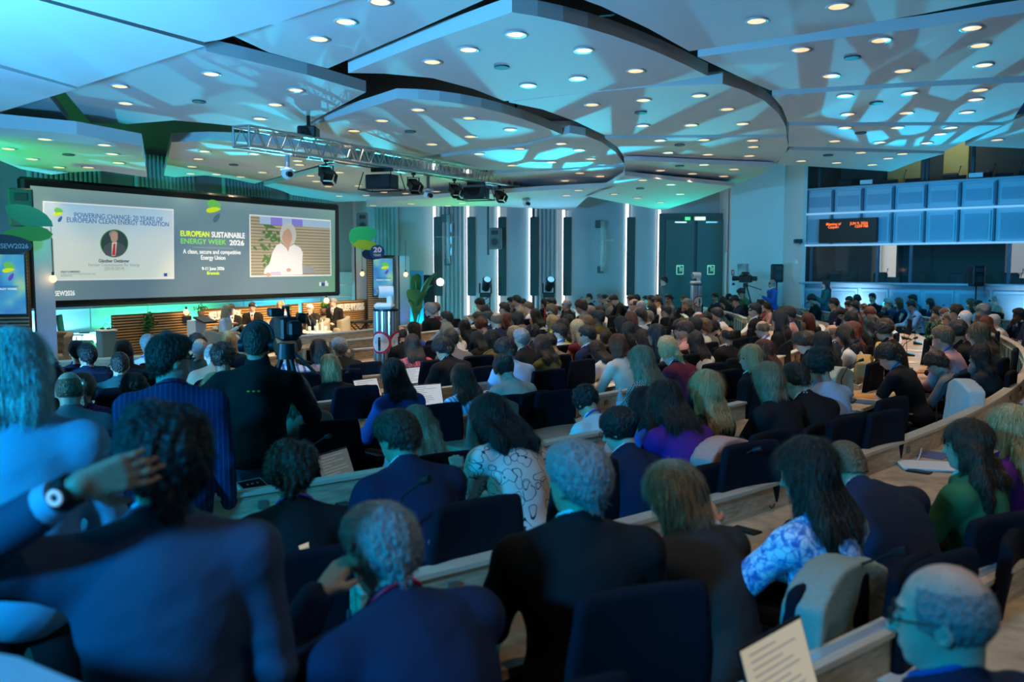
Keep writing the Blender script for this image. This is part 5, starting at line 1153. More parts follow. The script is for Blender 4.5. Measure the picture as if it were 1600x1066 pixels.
# glass wall ornaments
gl = mat('clear_glass', (.6, .85, .85), .05, alpha=.35, spec=.8)
for px, y0, y1, yd, lab in ((700, 336, 412, 371, 'glass tube wall lamp with glass shelf left of the fluted curtain'), (941, 345, 424, 376.5, 'glass tube wall lamp with glass shelf on the pale panel')):
    a = atY(px, y0, 27.75); b = atY(px, y1, 27.75); e = empty('wall_lamp', (a.x, 27.75, b.z), 0, lab, 'wall lamp', 'glass wall lamps'); H_ = a.z - b.z
    MB().cyl((0, 0, 0), (0, 0, H_), .05).obj('tube', gl, e); MB().box((-.08, .1, H_ - .1), (.26, .12, .24), .02).obj('fixing', mat('fix_dark', (.05, .12, .13), .5), e); MB().box((-.03, .1, .05), (.2, .12, .22), .02).obj('fixing', mat('fix_dark', (.05, .12, .13), .5), e)
    zd = atY(px, yd, 27.75).z - b.z; MB().lathe([(0, 0), (.36, 0), (.36, .02), (0, .02)], (0, 0, zd), 28).obj('shelf', gl, e)
    for k in range(3): MB().box((.09, 0, H_ * (.25 + k * .24)), (.06, .05, H_ * .17), .01).obj('panel', mat('lamp_metal', (.3, .5, .5), .3, .8), e)
# lighting truss
TA = atY(377, 213, 13.4); TB = atY(850, 291, 25.0); TU = (TB - TA); TL = TU.length; TU.normalize(); TW = Vector((TU.y, -TU.x, 0)).normalized(); TV = TW.cross(TU) * -1
if TV.z < 0: TV = -TV
tr = empty('lighting_truss', (0, 0, 0), 0, 'long silver box truss hung under the ceiling with lamps and cameras', 'truss'); mb = MB(); alum = mat('aluminium', (.62, .62, .60), .3, .9)
g = .145
for a in (-1, 1):
    for b in (-1, 1): mb.cyl(TA + TW * a * g + TV * b * g, TB + TW * a * g + TV * b * g, .024, n=8)
mb.obj('chord', alum, tr); mb = MB(); n = 34
for i in range(n):
    p, q_ = TA + TU * TL * i / n, TA + TU * TL * (i + 1) / n; m_ = (p + q_) / 2
    for a in (-1, 1): mb.cyl(p + TW * a * g - TV * g, m_ + TW * a * g + TV * g, .010, n=5); mb.cyl(m_ + TW * a * g + TV * g, q_ + TW * a * g - TV * g, .010, n=5)
    mb.cyl(p + TW * g - TV * g, q_ - TW * g - TV * g, .010, n=5); mb.cyl(p - TW * g + TV * g, p + TW * g + TV * g, .010, n=5)
for P_ in (TA, TB):
    for a in (-1, 1): mb.cyl(P_ + TW * a * g - TV * g, P_ + TW * a * g + TV * g, .02, n=6); mb.cyl(P_ - TW * g + TV * a * g, P_ + TW * g + TV * a * g, .02, n=6)
mb.obj('bracing', alum, tr)
def tpos(px):
    r = ray(px, 300); t = (TA.x * r[1] - TA.y * r[0]) / (TU.y * r[0] - TU.x * r[1]); return TA + TU * t
for px in (484, 806): p = tpos(px); MB().cyl(p + Vector((0, 0, .15)), p + Vector((0, 0, 2.2)), .03).box(p + Vector((0, 0, .24)), (.3, .36, .18), .02).obj('hanger', black, tr)
p = tpos(755); MB().tube([tpos(752) + Vector((.1, 0, .1)), tpos(752) + Vector((.1, 0, .36)), tpos(765) + Vector((0, 0, .38)), tpos(790) + Vector((0, 0, .22)), tpos(820) + Vector((0, 0, .25))], .05, 8).obj('cable_bundle', black, tr)
for px, py, lab in ((450, 272, 'left end'), (669, 305, 'middle'), (822, 318, 'right end')):
    p = tpos(px); p.z -= .16; L_ = p.z - atY(px, py, p.y).z; e = empty('ceiling_camera', p, .3, 'white dome video camera hanging from the truss, %s' % lab, 'camera', 'white cameras under the truss')
    k = L_ ; MB().cyl((0, 0, 0), (0, 0, -k * .72), .035).box((0, 0, 0), (.16, .12, .05)).obj('mount', mat('mount_grey', (.3, .33, .35), .4), e); MB().cyl((0, 0, -k * .68), (0, 0, -k * .80), .11, .12, n=18).obj('base', white_pl, e)
    MB().sphere((0, 0, -k * .98), .10, 16, (1, 1, .9)).obj('head', white_pl, e); MB().cyl((0, -.06, -k * 1.0), (.03, -.16, -k * 1.06), .045, n=14).obj('lens', black, e)
for px, lab in ((510, 'first from the left'), (646, 'second from the left'), (710, 'third from the left'), (780, 'rightmost')):
    p = tpos(px); p.z -= .17; e = empty('spotlight', p, .6, 'small black spotlight with barn doors on the truss, %s' % lab, 'spotlight', 'small black spotlights on the truss'); e.scale = (.8, .8, .8)
    MB().cyl((0, 0, 0), (0, 0, -.10), .02).box((0, 0, -.02), (.08, .08, .06)).obj('clamp', black, e); mb = MB()
    for s in (-1, 1): mb.box((s * .16, 0, -.22), (.015, .04, .24))
    mb.box((0, 0, -.11), (.33, .04, .015)).obj('yoke', black, e); T = Matrix.Translation((0, 0, -.28)) @ Matrix.Rotation(.6, 4, 'X')
    MB().box((0, 0, 0), (.26, .26, .22), .03, M=T).obj('body', black, e); mb = MB()
    for s in (-1, 1): mb.box((s * .15, -.18, 0), (.01, .14, .2), M=T @ Matrix.Rotation(0, 4, 'Z')); mb.box((0, -.18, s * .13), (.24, .14, .01), M=T)
    mb.obj('barn_door', black, e)
for px, lab in ((597, 'left'), (744, 'right')):
    p = tpos(px); p.z -= .16; e = empty('soft_light', p, -.35, 'large black stage fixture with wire frame under the truss, %s one' % lab, 'stage light', 'large black fixtures on the truss'); e.scale = (.85, .85, .85)
    MB().box((0, 0, -.30), (.62, .42, .30), .02).obj('body', black, e); MB().box((0, -.0, -.04), (.5, .1, .08)).obj('clamp', black, e); mb = MB()
    w, d_ = .42, .32; pr = [(-w, -d_, -.48), (w, -d_, -.48), (w, d_, -.48), (-w, d_, -.48), (-w, -d_, -.48)]; mb.tube(pr, .016, 6); [mb.cyl(pr[i], (pr[i][0] * .8, pr[i][1] * .7, -.1), .012, n=6) for i in range(4)]; mb.obj('wire_frame', black, e)
    MB().box((0, 0, -.46), (.5, .32, .02)).obj('diffuser', mat('diffuser', (.3, .4, .45), .5), e)
# lectern
r_ = ray(307, 500); yy_ = (BD0 + DU * bd(307)).y - .9; p = Vector((r_[0] / r_[1] * yy_, yy_, 0)); e = empty('lectern', (p.x, p.y, .12), math.atan2(DU.y, DU.x) + .15, 'white slanted lectern on the stage left of the speakers', 'lectern'); e.scale = (.66, .66, .86)
MB().prism([(-.02, -.28), (.02, -.28), (.02, .28), (-.02, .28)], 0, .1).obj('foot', white_pl, e)
MB().box((0, 0, .50), (.52, .34, 1.0), .02).obj('body', white_pl, e); MB().box((0, -.02, 1.06), (.60, .46, .04), .01, M=Matrix.Rotation(.28, 4, 'X')).obj('reading_top', black, e)
MB().tube([(.1, .0, 1.2), (.1, -.0, 1.32), (.12, -.14, 1.42)], .008, 6).obj('microphone', black, e)
# tables, armchairs, keyboard stand, sofa, office chair, side desk
def sidetable(px, py, Y, label):
    p = atY(px, py, Y); z = p.z - .12; e = empty('side_table', (p.x, p.y, .12), 0, label, 'table'); MB().lathe([(0, 0), (.33, 0), (.35, .015), (.33, .03), (0, .03)], (0, 0, z - .03), 28).obj('tabletop', white_pl, e)
    for a in (.6, 2.2, 3.7, 5.3): MB().cyl((.15 * math.cos(a), .15 * math.sin(a), z - .03), (.27 * math.cos(a), .27 * math.sin(a), 0), .022, .014).obj('leg', mat('leg_wood', (.52, .33, .14), .4), e)
    return e, p
st_, sp = sidetable(496, 518, 20.6, 'small round white side table with glasses between two speakers')
for i, (dx, dy, k) in enumerate([(-.17, -.05, 'g'), (-.06, .1, 'g'), (.02, -.1, 'b'), (.10, .08, 'b'), (.2, -.02, 'g')]):
    if k == 'g': MB().lathe([(0, 0), (.035, 0), (.04, .12), (.037, .12), (.032, .01), (0, .01)], n=14).obj('drinking_glass', gl, None, 'clear drinking glass on the stage side table, %s' % ['left', 'rear', '', '', 'right'][i], 'glass', 'glasses on the stage table').location = (sp.x + dx, sp.y + dy, sp.z)
    else: b_ = MB().lathe([(0, 0), (.035, 0), (.037, .16), (.015, .21), (.015, .25), (0, .25)], n=14).obj('water_bottle', gl, None, 'clear water bottle on the stage side table, %s' % ('front' if i == 2 else 'back'), 'bottle', 'bottles on the stage table'); b_.location = (sp.x + dx, sp.y + dy, sp.z); MB().cyl((0, 0, .245), (0, 0, .27), .017).obj('cap', white_pl, b_)
grayfab = mat('armchair_fabric', (.26, .23, .18), .85, bump=.2)
def armchair(p, yaw, label, s=1.0, legs=True):
    e = empty('armchair', (p[0], p[1], p[2]), yaw, label, 'armchair', 'upholstered armchairs on the stage'); 
    def f(P):
        r = np.sqrt(P[:, 0] ** 2 + (P[:, 1] - .02) ** 2); sh = np.maximum(np.abs(r - .33) - .045, np.maximum(.25 - P[:, 2], P[:, 2] - (.70 - .28 * np.clip(P[:, 1] + .1, 0, .5)))); sh = np.maximum(sh, P[:, 1] - .22)
        return sh - .015
    e2 = cached('armshell', lambda: sdf_mesh('shell', f, (-.5, -.5, .2), (.5, .45, .85), .022)); inst('shell', e2, e, grayfab)
    inst('cushion', cached('armcush', lambda: sdf_mesh('cushion', lambda P: rbox(P, (0, .03, .36), (.30, .30, .08), .05), (-.4, -.4, .2), (.4, .4, .5), .025)), e, grayfab)
    for a in (.8, 2.35, 3.9, 5.5): MB().cyl((.2 * math.cos(a), .2 * math.sin(a), .28), (.30 * math.cos(a), .30 * math.sin(a), 0), .02, .013).obj('leg', mat('leg_wood', (.52, .33, .14), .4), e)
    e.scale = (s, s, s); return e
ks = atY(564, 501, 22.9); e = empty('keyboard_stand', (ks.x, ks.y, .12), .9, 'black keyboard on an X shaped stand at the right of the stage', 'keyboard stand'); zz = ks.z - .12
MB().box((0, 0, zz - .03), (.82, .30, .06), .01).obj('keyboard', black, e)
for y_ in (-.1, .1): MB().cyl((-.32, y_, 0), (.30, y_, zz - .06), .018).cyl((.32, y_, 0), (-.30, y_, zz - .06), .018).obj('stand', black, e)
MB().cyl((-.32, -.2, .01), (-.32, .2, .01), .018).cyl((.32, -.2, .01), (.32, .2, .01), .018).obj('foot', black, e)
# tub sofa lower left
p = atY(76, 545, 16.4); e = empty('tub_sofa', (p.x, 16.4, .12), .35, 'grey brown rounded tub sofa at the left below the lit column', 'sofa'); sofm = mat('sofa_fabric', (.20, .19, .15), .85, bump=.2)
def f(P):
    r = np.sqrt((P[:, 0] / 1.25) ** 2 + P[:, 1] ** 2); sh = np.maximum(np.abs(r - .40 - .06 * P[:, 2]) - .05, np.maximum(.10 - P[:, 2], P[:, 2] - .93 + .5 * np.maximum(-P[:, 1] + .0, 0))); return np.maximum(sh, -P[:, 1] - .20) - .02 + .008 * np.sin(P[:, 2] * 34)
inst('shell', sdf_mesh('shell', f, (-.75, -.65, .0), (.75, .65, 1.1), .03), e, sofm); inst('cushion', sdf_mesh('cushion', lambda P: rbox(P, (0, -.08, .30), (.42, .34, .14), .06), (-.6, -.6, .1), (.6, .4, .6), .03), e, sofm)
MB().box((0, 0, .06), (.8, .6, .12), .02).obj('plinth', black, e); e.scale = (.64, .64, .80)
p = atY(165, 517, 16.6); e = empty('side_desk', (p.x, p.y, 0), .9, 'teal grey box desk at the left end of the slatted backdrop', 'desk'); MB().box((0, 0, p.z / 2), (.26, .26, p.z), .01).obj('body', mat('desk_teal', (.10, .17, .16), .6), e); MB().box((0, 0, p.z + .01), (.30, .30, .025), .005).obj('worktop', white_pl, e)
for k, dx in enumerate((-.06, .06)): o = MB().box((0, 0, .02), (.07, .07, .03), .01).tube([(0, 0, .03), (.05, 0, .12), (.1, 0, .10)], .006, 5).obj('desk_microphone', black, None, 'small black microphone on the teal box desk, %s' % ('left' if k == 0 else 'right'), 'microphone'); o.location = (p.x + dx, p.y, p.z + .022)
# banana plant, painted dark opening and stand lamp right of the stage
bp_ = atY(648, 500, 23.9); e = empty('banana_plant', (bp_.x, bp_.y, 0), 0, 'tall broad leaved banana plant right of the blue lit column', 'plant'); bl_ = mat('banana_leaf', (.06, .26, .09), .35)
MB().lathe([(0, 0), (.15, 0), (.19, .34), (.17, .34), (.15, .28), (0, .28)], n=18).obj('pot', white_pl, e)
rnd = random.Random(8)
for k, (px, py, w) in enumerate([(688, 424, .16), (676, 432, .18), (676, 446, .16), (640, 432, .2), (652, 428, .16), (668, 458, .14), (636, 470, .12), (660, 478, .12), (645, 452, .2)]):
    t = atY(px, py, 23.9 + rnd.uniform(-.35, .25)) - Vector((bp_.x, bp_.y, 0)); b0 = Vector((rnd.uniform(-.05, .05), rnd.uniform(-.05, .05), .30)); mid = Vector((t.x * .35, t.y * .35, t.z * .75 + .25)); pts_ = []
    for i in range(11): s = i / 10; pts_.append(b0 * (1 - s) ** 2 + mid * 2 * s * (1 - s) + t * s * s)
    MB().tube(pts_[:6], .016, 6).obj('stem', bl_, e); vs = []; n_ = len(pts_)
    for i in range(4, n_):
        s = (i - 4) / (n_ - 5); ww = w * (math.sin(math.pi * min(1, s * .95 + .03)) ** .6); d = (pts_[min(i + 1, n_ - 1)] - pts_[i - 1]).normalized(); sd = d.cross(Vector((0, 0, 1))); sd = sd.normalized() if sd.length > .1 else Vector((1, 0, 0)); up = sd.cross(d) * -.3 * ww
        vs += [pts_[i] + sd * ww - up, pts_[i], pts_[i] - sd * ww - up]
    mb = MB(); fs = [];
    for i in range(n_ - 5): fs += [(i * 3, i * 3 + 1, i * 3 + 4, i * 3 + 3), (i * 3 + 1, i * 3 + 2, i * 3 + 5, i * 3 + 4)]
    mb.add(vs, fs, None, True); mb.obj('leaf', bl_, e)
a, b = atY(661, 430, 27.0), atY(678, 430, 27.0); MB().box(((a.x + b.x) / 2, 27.2, a.z / 2), (b.x - a.x, .5, a.z)).obj('dark_opening_box', dark, None, 'tall black box painted as a dark opening behind the banana plant', 'panel')  # solid black box stands in for the shade inside an opening
a, b = atY(640, 423, 26.0), atY(661, 423, 26.0); MB().box(((a.x + b.x) / 2, 26.1, a.z / 2), (b.x - a.x, .1, a.z)).obj('blue_flat', mat('flat_blue', (.02, .16, .34), .6), None, 'tall blue flat behind the banana plant', 'panel')
p = atY(688, 441, 25.2); e = empty('stand_lamp', (p.x, p.y, 0), 0, 'bright bulb on a thin stand beside the banana plant', 'lamp'); MB().sphere((0, 0, p.z), .10, 14).obj('bulb', mat('bulb_white', (1, 1, 1), .3, emit=(1, .93, .75), es=30), e); MB().tube([(.14, 0, 0), (.14, 0, p.z), (.05, 0, p.z + .02)], .012, 6).obj('pole', black, e); MB().lathe([(0, 0), (.16, 0), (.16, .02), (0, .02)], (.14, 0, 0), 16).obj('base', black, e)
lamp('stand_lamp_light', 'POINT', (p.x, p.y - .15, p.z), None, 25, (1, .93, .8), shadow_soft_size=.1)
# ---------------------------------------------------------------- curved desk rows
def pol(Rr, th): return Vector((C0[0] + Rr * math.cos(R_(th)), C0[1] + Rr * math.sin(R_(th)), 0))
ROWS = [('A', 27.05), ('B', 25.65), ('C', 24.0), ('D', 22.8), ('E', 21.4), ('F', 20.1), ('G', 18.9), ('H', 17.5), ('I', 16.2), ('J', 14.9)]
ROWN = {'A': 'nearest', 'B': 'second', 'C': 'third', 'D': 'fourth', 'E': 'fifth', 'F': 'sixth', 'G': 'seventh', 'H': 'eighth', 'I': 'ninth', 'J': 'tenth'}
BLK = {'near': (-54.5, -42.0), 'middle': (-39.4, -14.5), 'far': (-9.5, 9.0)}
capm = mat('ledge_cap', (.60, .50, .38), .4); capw = mat('ledge_white', (.72, .76, .76), .3); strip = mat('ledge_metal_strip', (.80, .85, .88), .15, .6); mod = mat('modesty_dark', (.03, .04, .045), .6); matm = mat('desk_mat', (.10, .105, .11), .6)
sock = mat('socket', (.16, .14, .10), .5)
DESKS = []
def desk(row, Rr, t0, t1, where):
    c = pol(Rr, (t0 + t1) / 2); e = empty('conference_desk', (c.x, c.y, 0), 0, 'curved light wood desk, %s row from the camera, %s block' % (ROWN[row], where), 'desk', 'curved conference desks'); o = (c.x, c.y)
    far = where == 'far' or row in 'AB' and where == 'middle'
    cp = capw if (far or where == 'middle') else capm
    mb = MB(); arc_band(mb, Rr + .03, Rr + .62, .715, .75, t0, t1, C0, off=o); mb.obj('worktop', wood, e)
    mb = MB(); arc_band(mb, Rr - .02, Rr + .03, .10, .885, t0, t1, C0, off=o); mb.obj('ledge_panel', wood, e)
    mb = MB(); arc_band(mb, Rr - .045, Rr + .045, .885, .905, t0, t1, C0, off=o); mb.obj('ledge_cap', cp, e)
    if row == 'A': mb = MB(); arc_band(mb, Rr - .022, Rr + .012, .905, .909, t0, t1, C0, off=o); mb.obj('metal_strip', strip, e)
    mb = MB(); arc_band(mb, Rr - .05, Rr - .02, .08, .80, t0, t1, C0, off=o); mb.obj('front_panel', tealp, e)
    mb = MB(); n = max(2, int((t1 - t0) * R_(1) * Rr / .42))
    for i in range(n + 1): t = t0 + (t1 - t0) * i / n; arc_band(mb, Rr - .062, Rr - .048, .08, .80, t - .03, t + .03, C0, 1, off=o)
    mb.obj('panel_rib', tealdk, e)
    mb = MB(); arc_band(mb, Rr + .03, Rr + .06, .12, .70, t0, t1, C0, off=o); mb.obj('modesty_panel', mod, e)
    for t in (t0, t1):
        s = .10 if t == t0 else -.10; mb = MB(); arc_band(mb, Rr - .06, Rr + .0, .0, .90, t, t + s, C0, 1, off=o); arc_band(mb, Rr + .60, Rr + .66, .0, .752, t, t + s, C0, 1, off=o); arc_band(mb, Rr, Rr + .60, .68, .715, t, t + s, C0, 1, off=o); mb.obj('end_frame', wood, e)
        mb = MB(); arc_band(mb, Rr + .0, Rr + .60, .02, .68, t + s * .15, t + s * .7, C0, 1, off=o); mb.obj('end_panel', tealp, e)
        q = pol(Rr - .03, t - s * .02); MB().box((q.x - c.x, q.y - c.y, .62), (.06, .06, .06), rz=R_(t)).obj('socket', black, e)
    k = int((t1 - t0) * R_(1) * Rr / .8)
    if row in 'ABCDE':
        for i in range(k):
            q = pol(Rr + .034, t0 + (i + .5) * (t1 - t0) / k); MB().box((q.x - c.x, q.y - c.y, .825), (.012, .045, .045), rz=R_(t0 + (i + .5) * (t1 - t0) / k)).obj('socket', sock, e)
    DESKS.append(e); return e
for row, Rr in ROWS:
    for w, (t0, t1) in BLK.items():
        a, b = t0, t1
        if w == 'near':
            a = {'A': -53.4, 'B': -53.6, 'C': -54.0, 'D': -48.4, 'E': -56.5, 'F': -58, 'G': -60, 'H': -62, 'I': -62, 'J': -62}[row]
            if row in 'HIJ': b = -43
        if row in 'IJ' and w == 'middle': a = -37
        if row in 'AB' and w == 'near': b = -16 if row == 'A' else -16
        if row in 'AB' and w == 'middle' or row == 'J' and w == 'near': continue
        desk(row, Rr, a, b, w)
# ---------------------------------------------------------------- chairs
def chair_parts():
    def back(P):
        y = P[:, 1] + .22 * (P[:, 0] ** 2) * 2.2 - .10 * (P[:, 2] - .8) ** 2; q = P.copy(); q[:, 1] = -y - .0
        w = .245 - .05 * np.clip((.75 - P[:, 2]) / .3, 0, 1) - .03 * np.clip((P[:, 2] - .85) / .2, 0, 1)
        q[:, 0] = P[:, 0] * .245 / w
        return rbox(q, (0, 0, .79), (.245, .026, .27), .024)
    return dict(backrest=sdf_mesh('backrest', back, (-.32, -.2, .45), (.32, .2, 1.12), .018), seat=sdf_mesh('seat', lambda P: rbox(P, (0, 0, .44), (.25, .25, .045), .04), (-.3, -.3, .36), (.3, .3, .52), .02))
CP = chair_parts()
fr = MB().cyl((0, 0, .09), (0, 0, .40), .028).tube([(0, -.10, .40), (0, -.27, .42), (0, -.30, .62)], .022, 6).mesh('pole')
bs = MB()
for i in range(5): a = i * 2 * math.pi / 5; bs.cyl((0, 0, .09), (.30 * math.cos(a), .30 * math.sin(a), .055), .022, .014, 6); bs.sphere((.30 * math.cos(a), .30 * math.sin(a), .03), .03, 8)
bs = bs.mesh('base')
ar = MB().tube([(.24, -.05, .42), (.29, -.03, .44), (.30, -.02, .60)], .014, 6).box((.30, .03, .63), (.05, .22, .03), .01).mesh('armrest'); al_ = MB().tube([(-.24, -.05, .42), (-.29, -.03, .44), (-.30, -.02, .60)], .014, 6).box((-.30, .03, .63), (.05, .22, .03), .01).mesh('armrest')
for m_ in (fr, bs, ar, al_): m_.materials.append(black)
tagm = MB().box((.235, -.262, .60), (.008, .006, .05)).mesh('side_tag')
NCH = [0]
def chair(loc, yaw, label, group='dark office chairs', detail=True, m=None):
    e = empty('office_chair', loc, yaw, label, 'chair', group)
    b = inst('backrest', CP['backrest'], e, m or chairfab, loc=(0, -.27, 0), rot=(.12, 0, 0)); inst('seat', CP['seat'], e, m or chairfab, loc=(0, 0, 0))
    if detail:
        inst('pole', fr, e); inst('base', bs, e); inst('armrest', ar, e); inst('armrest', al_, e)
    return e
def coat(e, name, m, label, seed=0, long_=.55):
    """a garment hung over the chair back (world object)"""
    def f(P):
        w = .27 + .05 * np.clip(.95 - P[:, 2], 0, .6) - .06 * np.clip(P[:, 2] - 1.0, 0, 1) * 3
        fold = .014 * np.sin(P[:, 0] * 34 + seed + 3 * P[:, 2]) * np.clip((1.02 - P[:, 2]) * 3, 0, 1)
        yy = P[:, 1] + .285 + .122 * P[:, 2] + .48 * P[:, 0] ** 2 + fold + .05 * np.clip(.9 - P[:, 2], 0, 1)
        d = np.maximum(np.abs(yy) - .062, np.abs(P[:, 0]) - w); d = np.maximum(d, P[:, 2] - 1.085 + .5 * P[:, 0] ** 2 * 2); d = np.maximum(d, 1.07 - long_ + .03 * np.sin(P[:, 0] * 20 + seed) - P[:, 2])
        sl = rc(P, (.25, -.43, 1.0), (.32, -.44, .62), .05, .06) + .006 * wob(P, 50, seed); return smin(d - .012, sl, .03)
    me = sdf_mesh(name, f, (-.45, -.6, .4), (.48, .05, 1.2), .016); o = inst(name, me, None, m); o.location = e.location; o.rotation_euler = e.rotation_euler; return tag(o, label, name.replace('_', ' '))
# ---------------------------------------------------------------- things on the desks
def yawC(p): d = Vector((C0[0] - p.x, C0[1] - p.y)); return math.atan2(-d.x, d.y)
mic_me = dict(base=MB().prism([(-.11, -.07), (.11, -.07), (.10, .07), (-.10, .07)], 0, [.018, .018, .045, .045]).mesh('base'), neck=MB().tube([(-.07, .04, .03), (-.07, .05, .20), (-.06, -.0, .30), (-.03, -.10, .36)], .0045, 6).mesh('gooseneck'), head=MB().cyl((-.03, -.10, .36), (-.02, -.145, .375), .011, .014, 10).mesh('microphone_head'))
for v in mic_me.values(): v.materials.append(black)
def mic(p, yaw, label, tall=1.0):
    e = empty('desk_microphone', p, yaw, label, 'microphone', 'black gooseneck desk microphones'); inst('base', mic_me['base'], e); inst('gooseneck', mic_me['neck'], e); inst('microphone_head', mic_me['head'], e); e.scale = (1, 1, tall); return e
vb = MB().prism([(-.085, -.055), (.085, -.055), (.085, .055), (-.085, .055)], 0, [.05, .05, .09, .09]).mesh('housing'); vb.materials.append(white_pl)
vt = MB().prism([(-.072, -.042), (.072, -.042), (.072, .042), (-.072, .042)], [.056, .056, .084, .084], [.060, .060, .089, .089]).mesh('keypad'); vt.materials.append(mat('keypad_dark', (.02, .025, .03), .25))
vk = MB()
for dx in (-.03, .0, .035): vk.box((dx, 0, .0765), (.012, .012, .005))
vk = vk.mesh('button'); vk.materials.append(mat('button_grey', (.4, .4, .4), .4))
def votebox(p, yaw, label):
    e = empty('control_unit', p, yaw, label, 'control unit', 'white delegate control units on the desks'); inst('housing', vb, e); inst('keypad', vt, e); inst('button', vk, e); return e
def laptop(p, yaw, label, scr_='doc', ang=105, m=None, s=1.0, group='open laptops on the desks'):
    m = m or mat('laptop_black', (.015, .016, .018), .35); e = empty('laptop', p, yaw, label, 'laptop', group); e.scale = (s, s, s)
    MB().box((0, 0, .009), (.32, .22, .018), .004).obj('base', m, e); MB().box((0, .02, .0185), (.27, .10, .002)).obj('keyboard', mat('keys', (.03, .03, .032), .6), e); MB().box((0, -.07, .0185), (.09, .06, .002)).obj('touchpad', mat('pad', (.08, .08, .085), .4), e)
    T = Matrix.Translation((0, .11, .012)) @ Matrix.Rotation(R_(90 - ang), 4, 'X'); l = MB().box((0, 0, .11), (.32, .008, .22), .004, M=T).obj('lid', m, e)
    cm = {'doc': em('screen_doc', (.80, .84, .86), .75), 'dim': mat('screen_dim', (.03, .035, .04), .2), 'grey': em('screen_grey', (.16, .20, .20), .6), 'warm': em('screen_warm', (.70, .64, .48), .75)}[scr_]
    MB().box((0, -.005, .112), (.30, .002, .195), M=T).obj('display', cm, l)
    if scr_ in ('doc', 'warm', 'grey'):
        mb = MB(); r = random.Random(label)
        for i in range(9): w = r.uniform(.08, .24); mb.box((-.12 + w / 2, -.0065, .19 - i * .018), (w, .0006, .004), M=T)
        mb.obj('text_line', em('doc_grey', (.35, .36, .38), .6), l)
    return e
def papers(p, yaw, label, w=.21, h=.297, m=None, n=3, cat='papers'):
    mb = MB()
    for i in range(n): mb.box((random.uniform(-.01, .01), random.uniform(-.01, .01), .0015 + i * .002), (w, h, .0018), rz=random.uniform(-.15, .15) if n > 1 else 0)
    o = mb.obj('papers' if m is None else 'folder', m or mat('paper_white', (.74, .74, .72), .7), None, label, cat); o.location = p; o.rotation_euler = (0, 0, yaw); return o
def bottle(p, label):
    o = MB().lathe([(0, 0), (.032, 0), (.034, .05), (.031, .10), (.034, .15), (.014, .20), (.013, .22), (0, .22)], n=16).obj('water_bottle', mat('bottle_plastic', (.65, .78, .85), .08, alpha=.45, spec=.9), None, label, 'bottle', 'water bottles on the desks'); o.location = p
    MB().cyl((0, 0, .215), (0, 0, .235), .015).obj('cap', white_pl, o); MB().lathe([(.0345, .07), (.0350, .12)], n=16).obj('wrapper', mat('wrapper_pale', (.6, .7, .8), .5), o); return o
def phone(p, yaw, label): o = MB().box((0, 0, .005), (.075, .15, .009), .003).obj('phone', mat('phone_black', (.01, .01, .012), .15), None, label, 'phone'); o.location = p; o.rotation_euler = (0, 0, yaw); return o
def cable(pts, label, m, r=.004, cat='cable'):
    q = [Vector(p) for p in pts]; out = []
    for i in range(len(q) - 1):
        a, b, c, d = q[max(i - 1, 0)], q[i], q[i + 1], q[min(i + 2, len(q) - 1)]
        for s in range(5): t = s / 5; out.append(.5 * ((2 * b) + (c - a) * t + (2 * a - 5 * b + 4 * c - d) * t * t + (3 * b - a - 3 * c + d) * t ** 3))
    return MB().tube(out + [q[-1]], r, 6).obj('cable', m, None, label, cat)
DT = .752
def dz(px, py, z=DT): return atZ(px, py, z)
# ---------------------------------------------------------------- the people
SEATS = []   # (x, y) taken
def seatpos(px, ytop, nominal=1.32, snap=True):
    best = None
    r = ray(px, ytop); tz = (nominal - CZ) / r[2] if r[2] < -1e-4 else 30; d_est = r[1] * tz
    d_est = min(d_est, 25.6)
    cands = []
    for row, Rr in [(a, b + o) for a, b in ROWS for o in (0, -.38, .38, .7)]:
        offp = abs(Rr - dict(ROWS)[row]); Rs = Rr + .93; ux, uy = r[0] / r[1], 1.0  # x = ux*d
        a = ux * ux + 1; b = 2 * (ux * -C0[0] - C0[1]); c = C0[0] ** 2 + C0[1] ** 2 - Rs * Rs; D = b * b - 4 * a * c
        if D < 0: continue
        for s in (-1, 1):
            d = (-b + s * math.sqrt(D)) / (2 * a)
            if d < 1.5 or d > 26.2: continue
            th = math.degrees(math.atan2(d - C0[1], ux * d - C0[0]))
            z = CZ + r[2] / r[1] * d; free = min([math.hypot(ux * d - q[0], d - q[1]) for q in SEATS] + [9]); gap = (-42.0 < th < -39.4 and row not in 'AB') or (-14.5 < th < -9.5)
            cost = abs(z - nominal - .01) * 15 + abs(d - d_est) * .15 + max(0, .60 - free) * 7 + (1.2 if gap else 0) + offp * (1.0 if d > 9 else 8); cands.append((cost, d, z, row, th))
    cands.sort(); return cands
rowcount = {}
def fmt_top(k, c):
    n = {'plaid': 'blue plaid', 'stripe': 'blue striped', 'lace': 'white striped', 'check': 'checked', 'gingham': 'red patterned', 'scribble': 'white scribble patterned', 'floral': 'blue floral', 'greenfloral': 'green floral', 'tweed': 'purple tweed', 'pinstripe': 'navy pinstriped'}.get(c) or CLN[c]
    return n + ' ' + {'j': 'jacket', 's': 'shirt', 't': 't-shirt', 'd': 'sleeveless top'}[k]
HN = {'s': 'short %s hair', 'm': 'tousled %s hair', 'x': 'cropped %s hair', 'b': 'bald crown and %s fringe', 'c': 'curly %s hair', 'o': '%s bob', 'u': '%s hair in a bun', 'p': '%s ponytail', 'l': 'long straight %s hair', 'w': 'long wavy %s hair'}
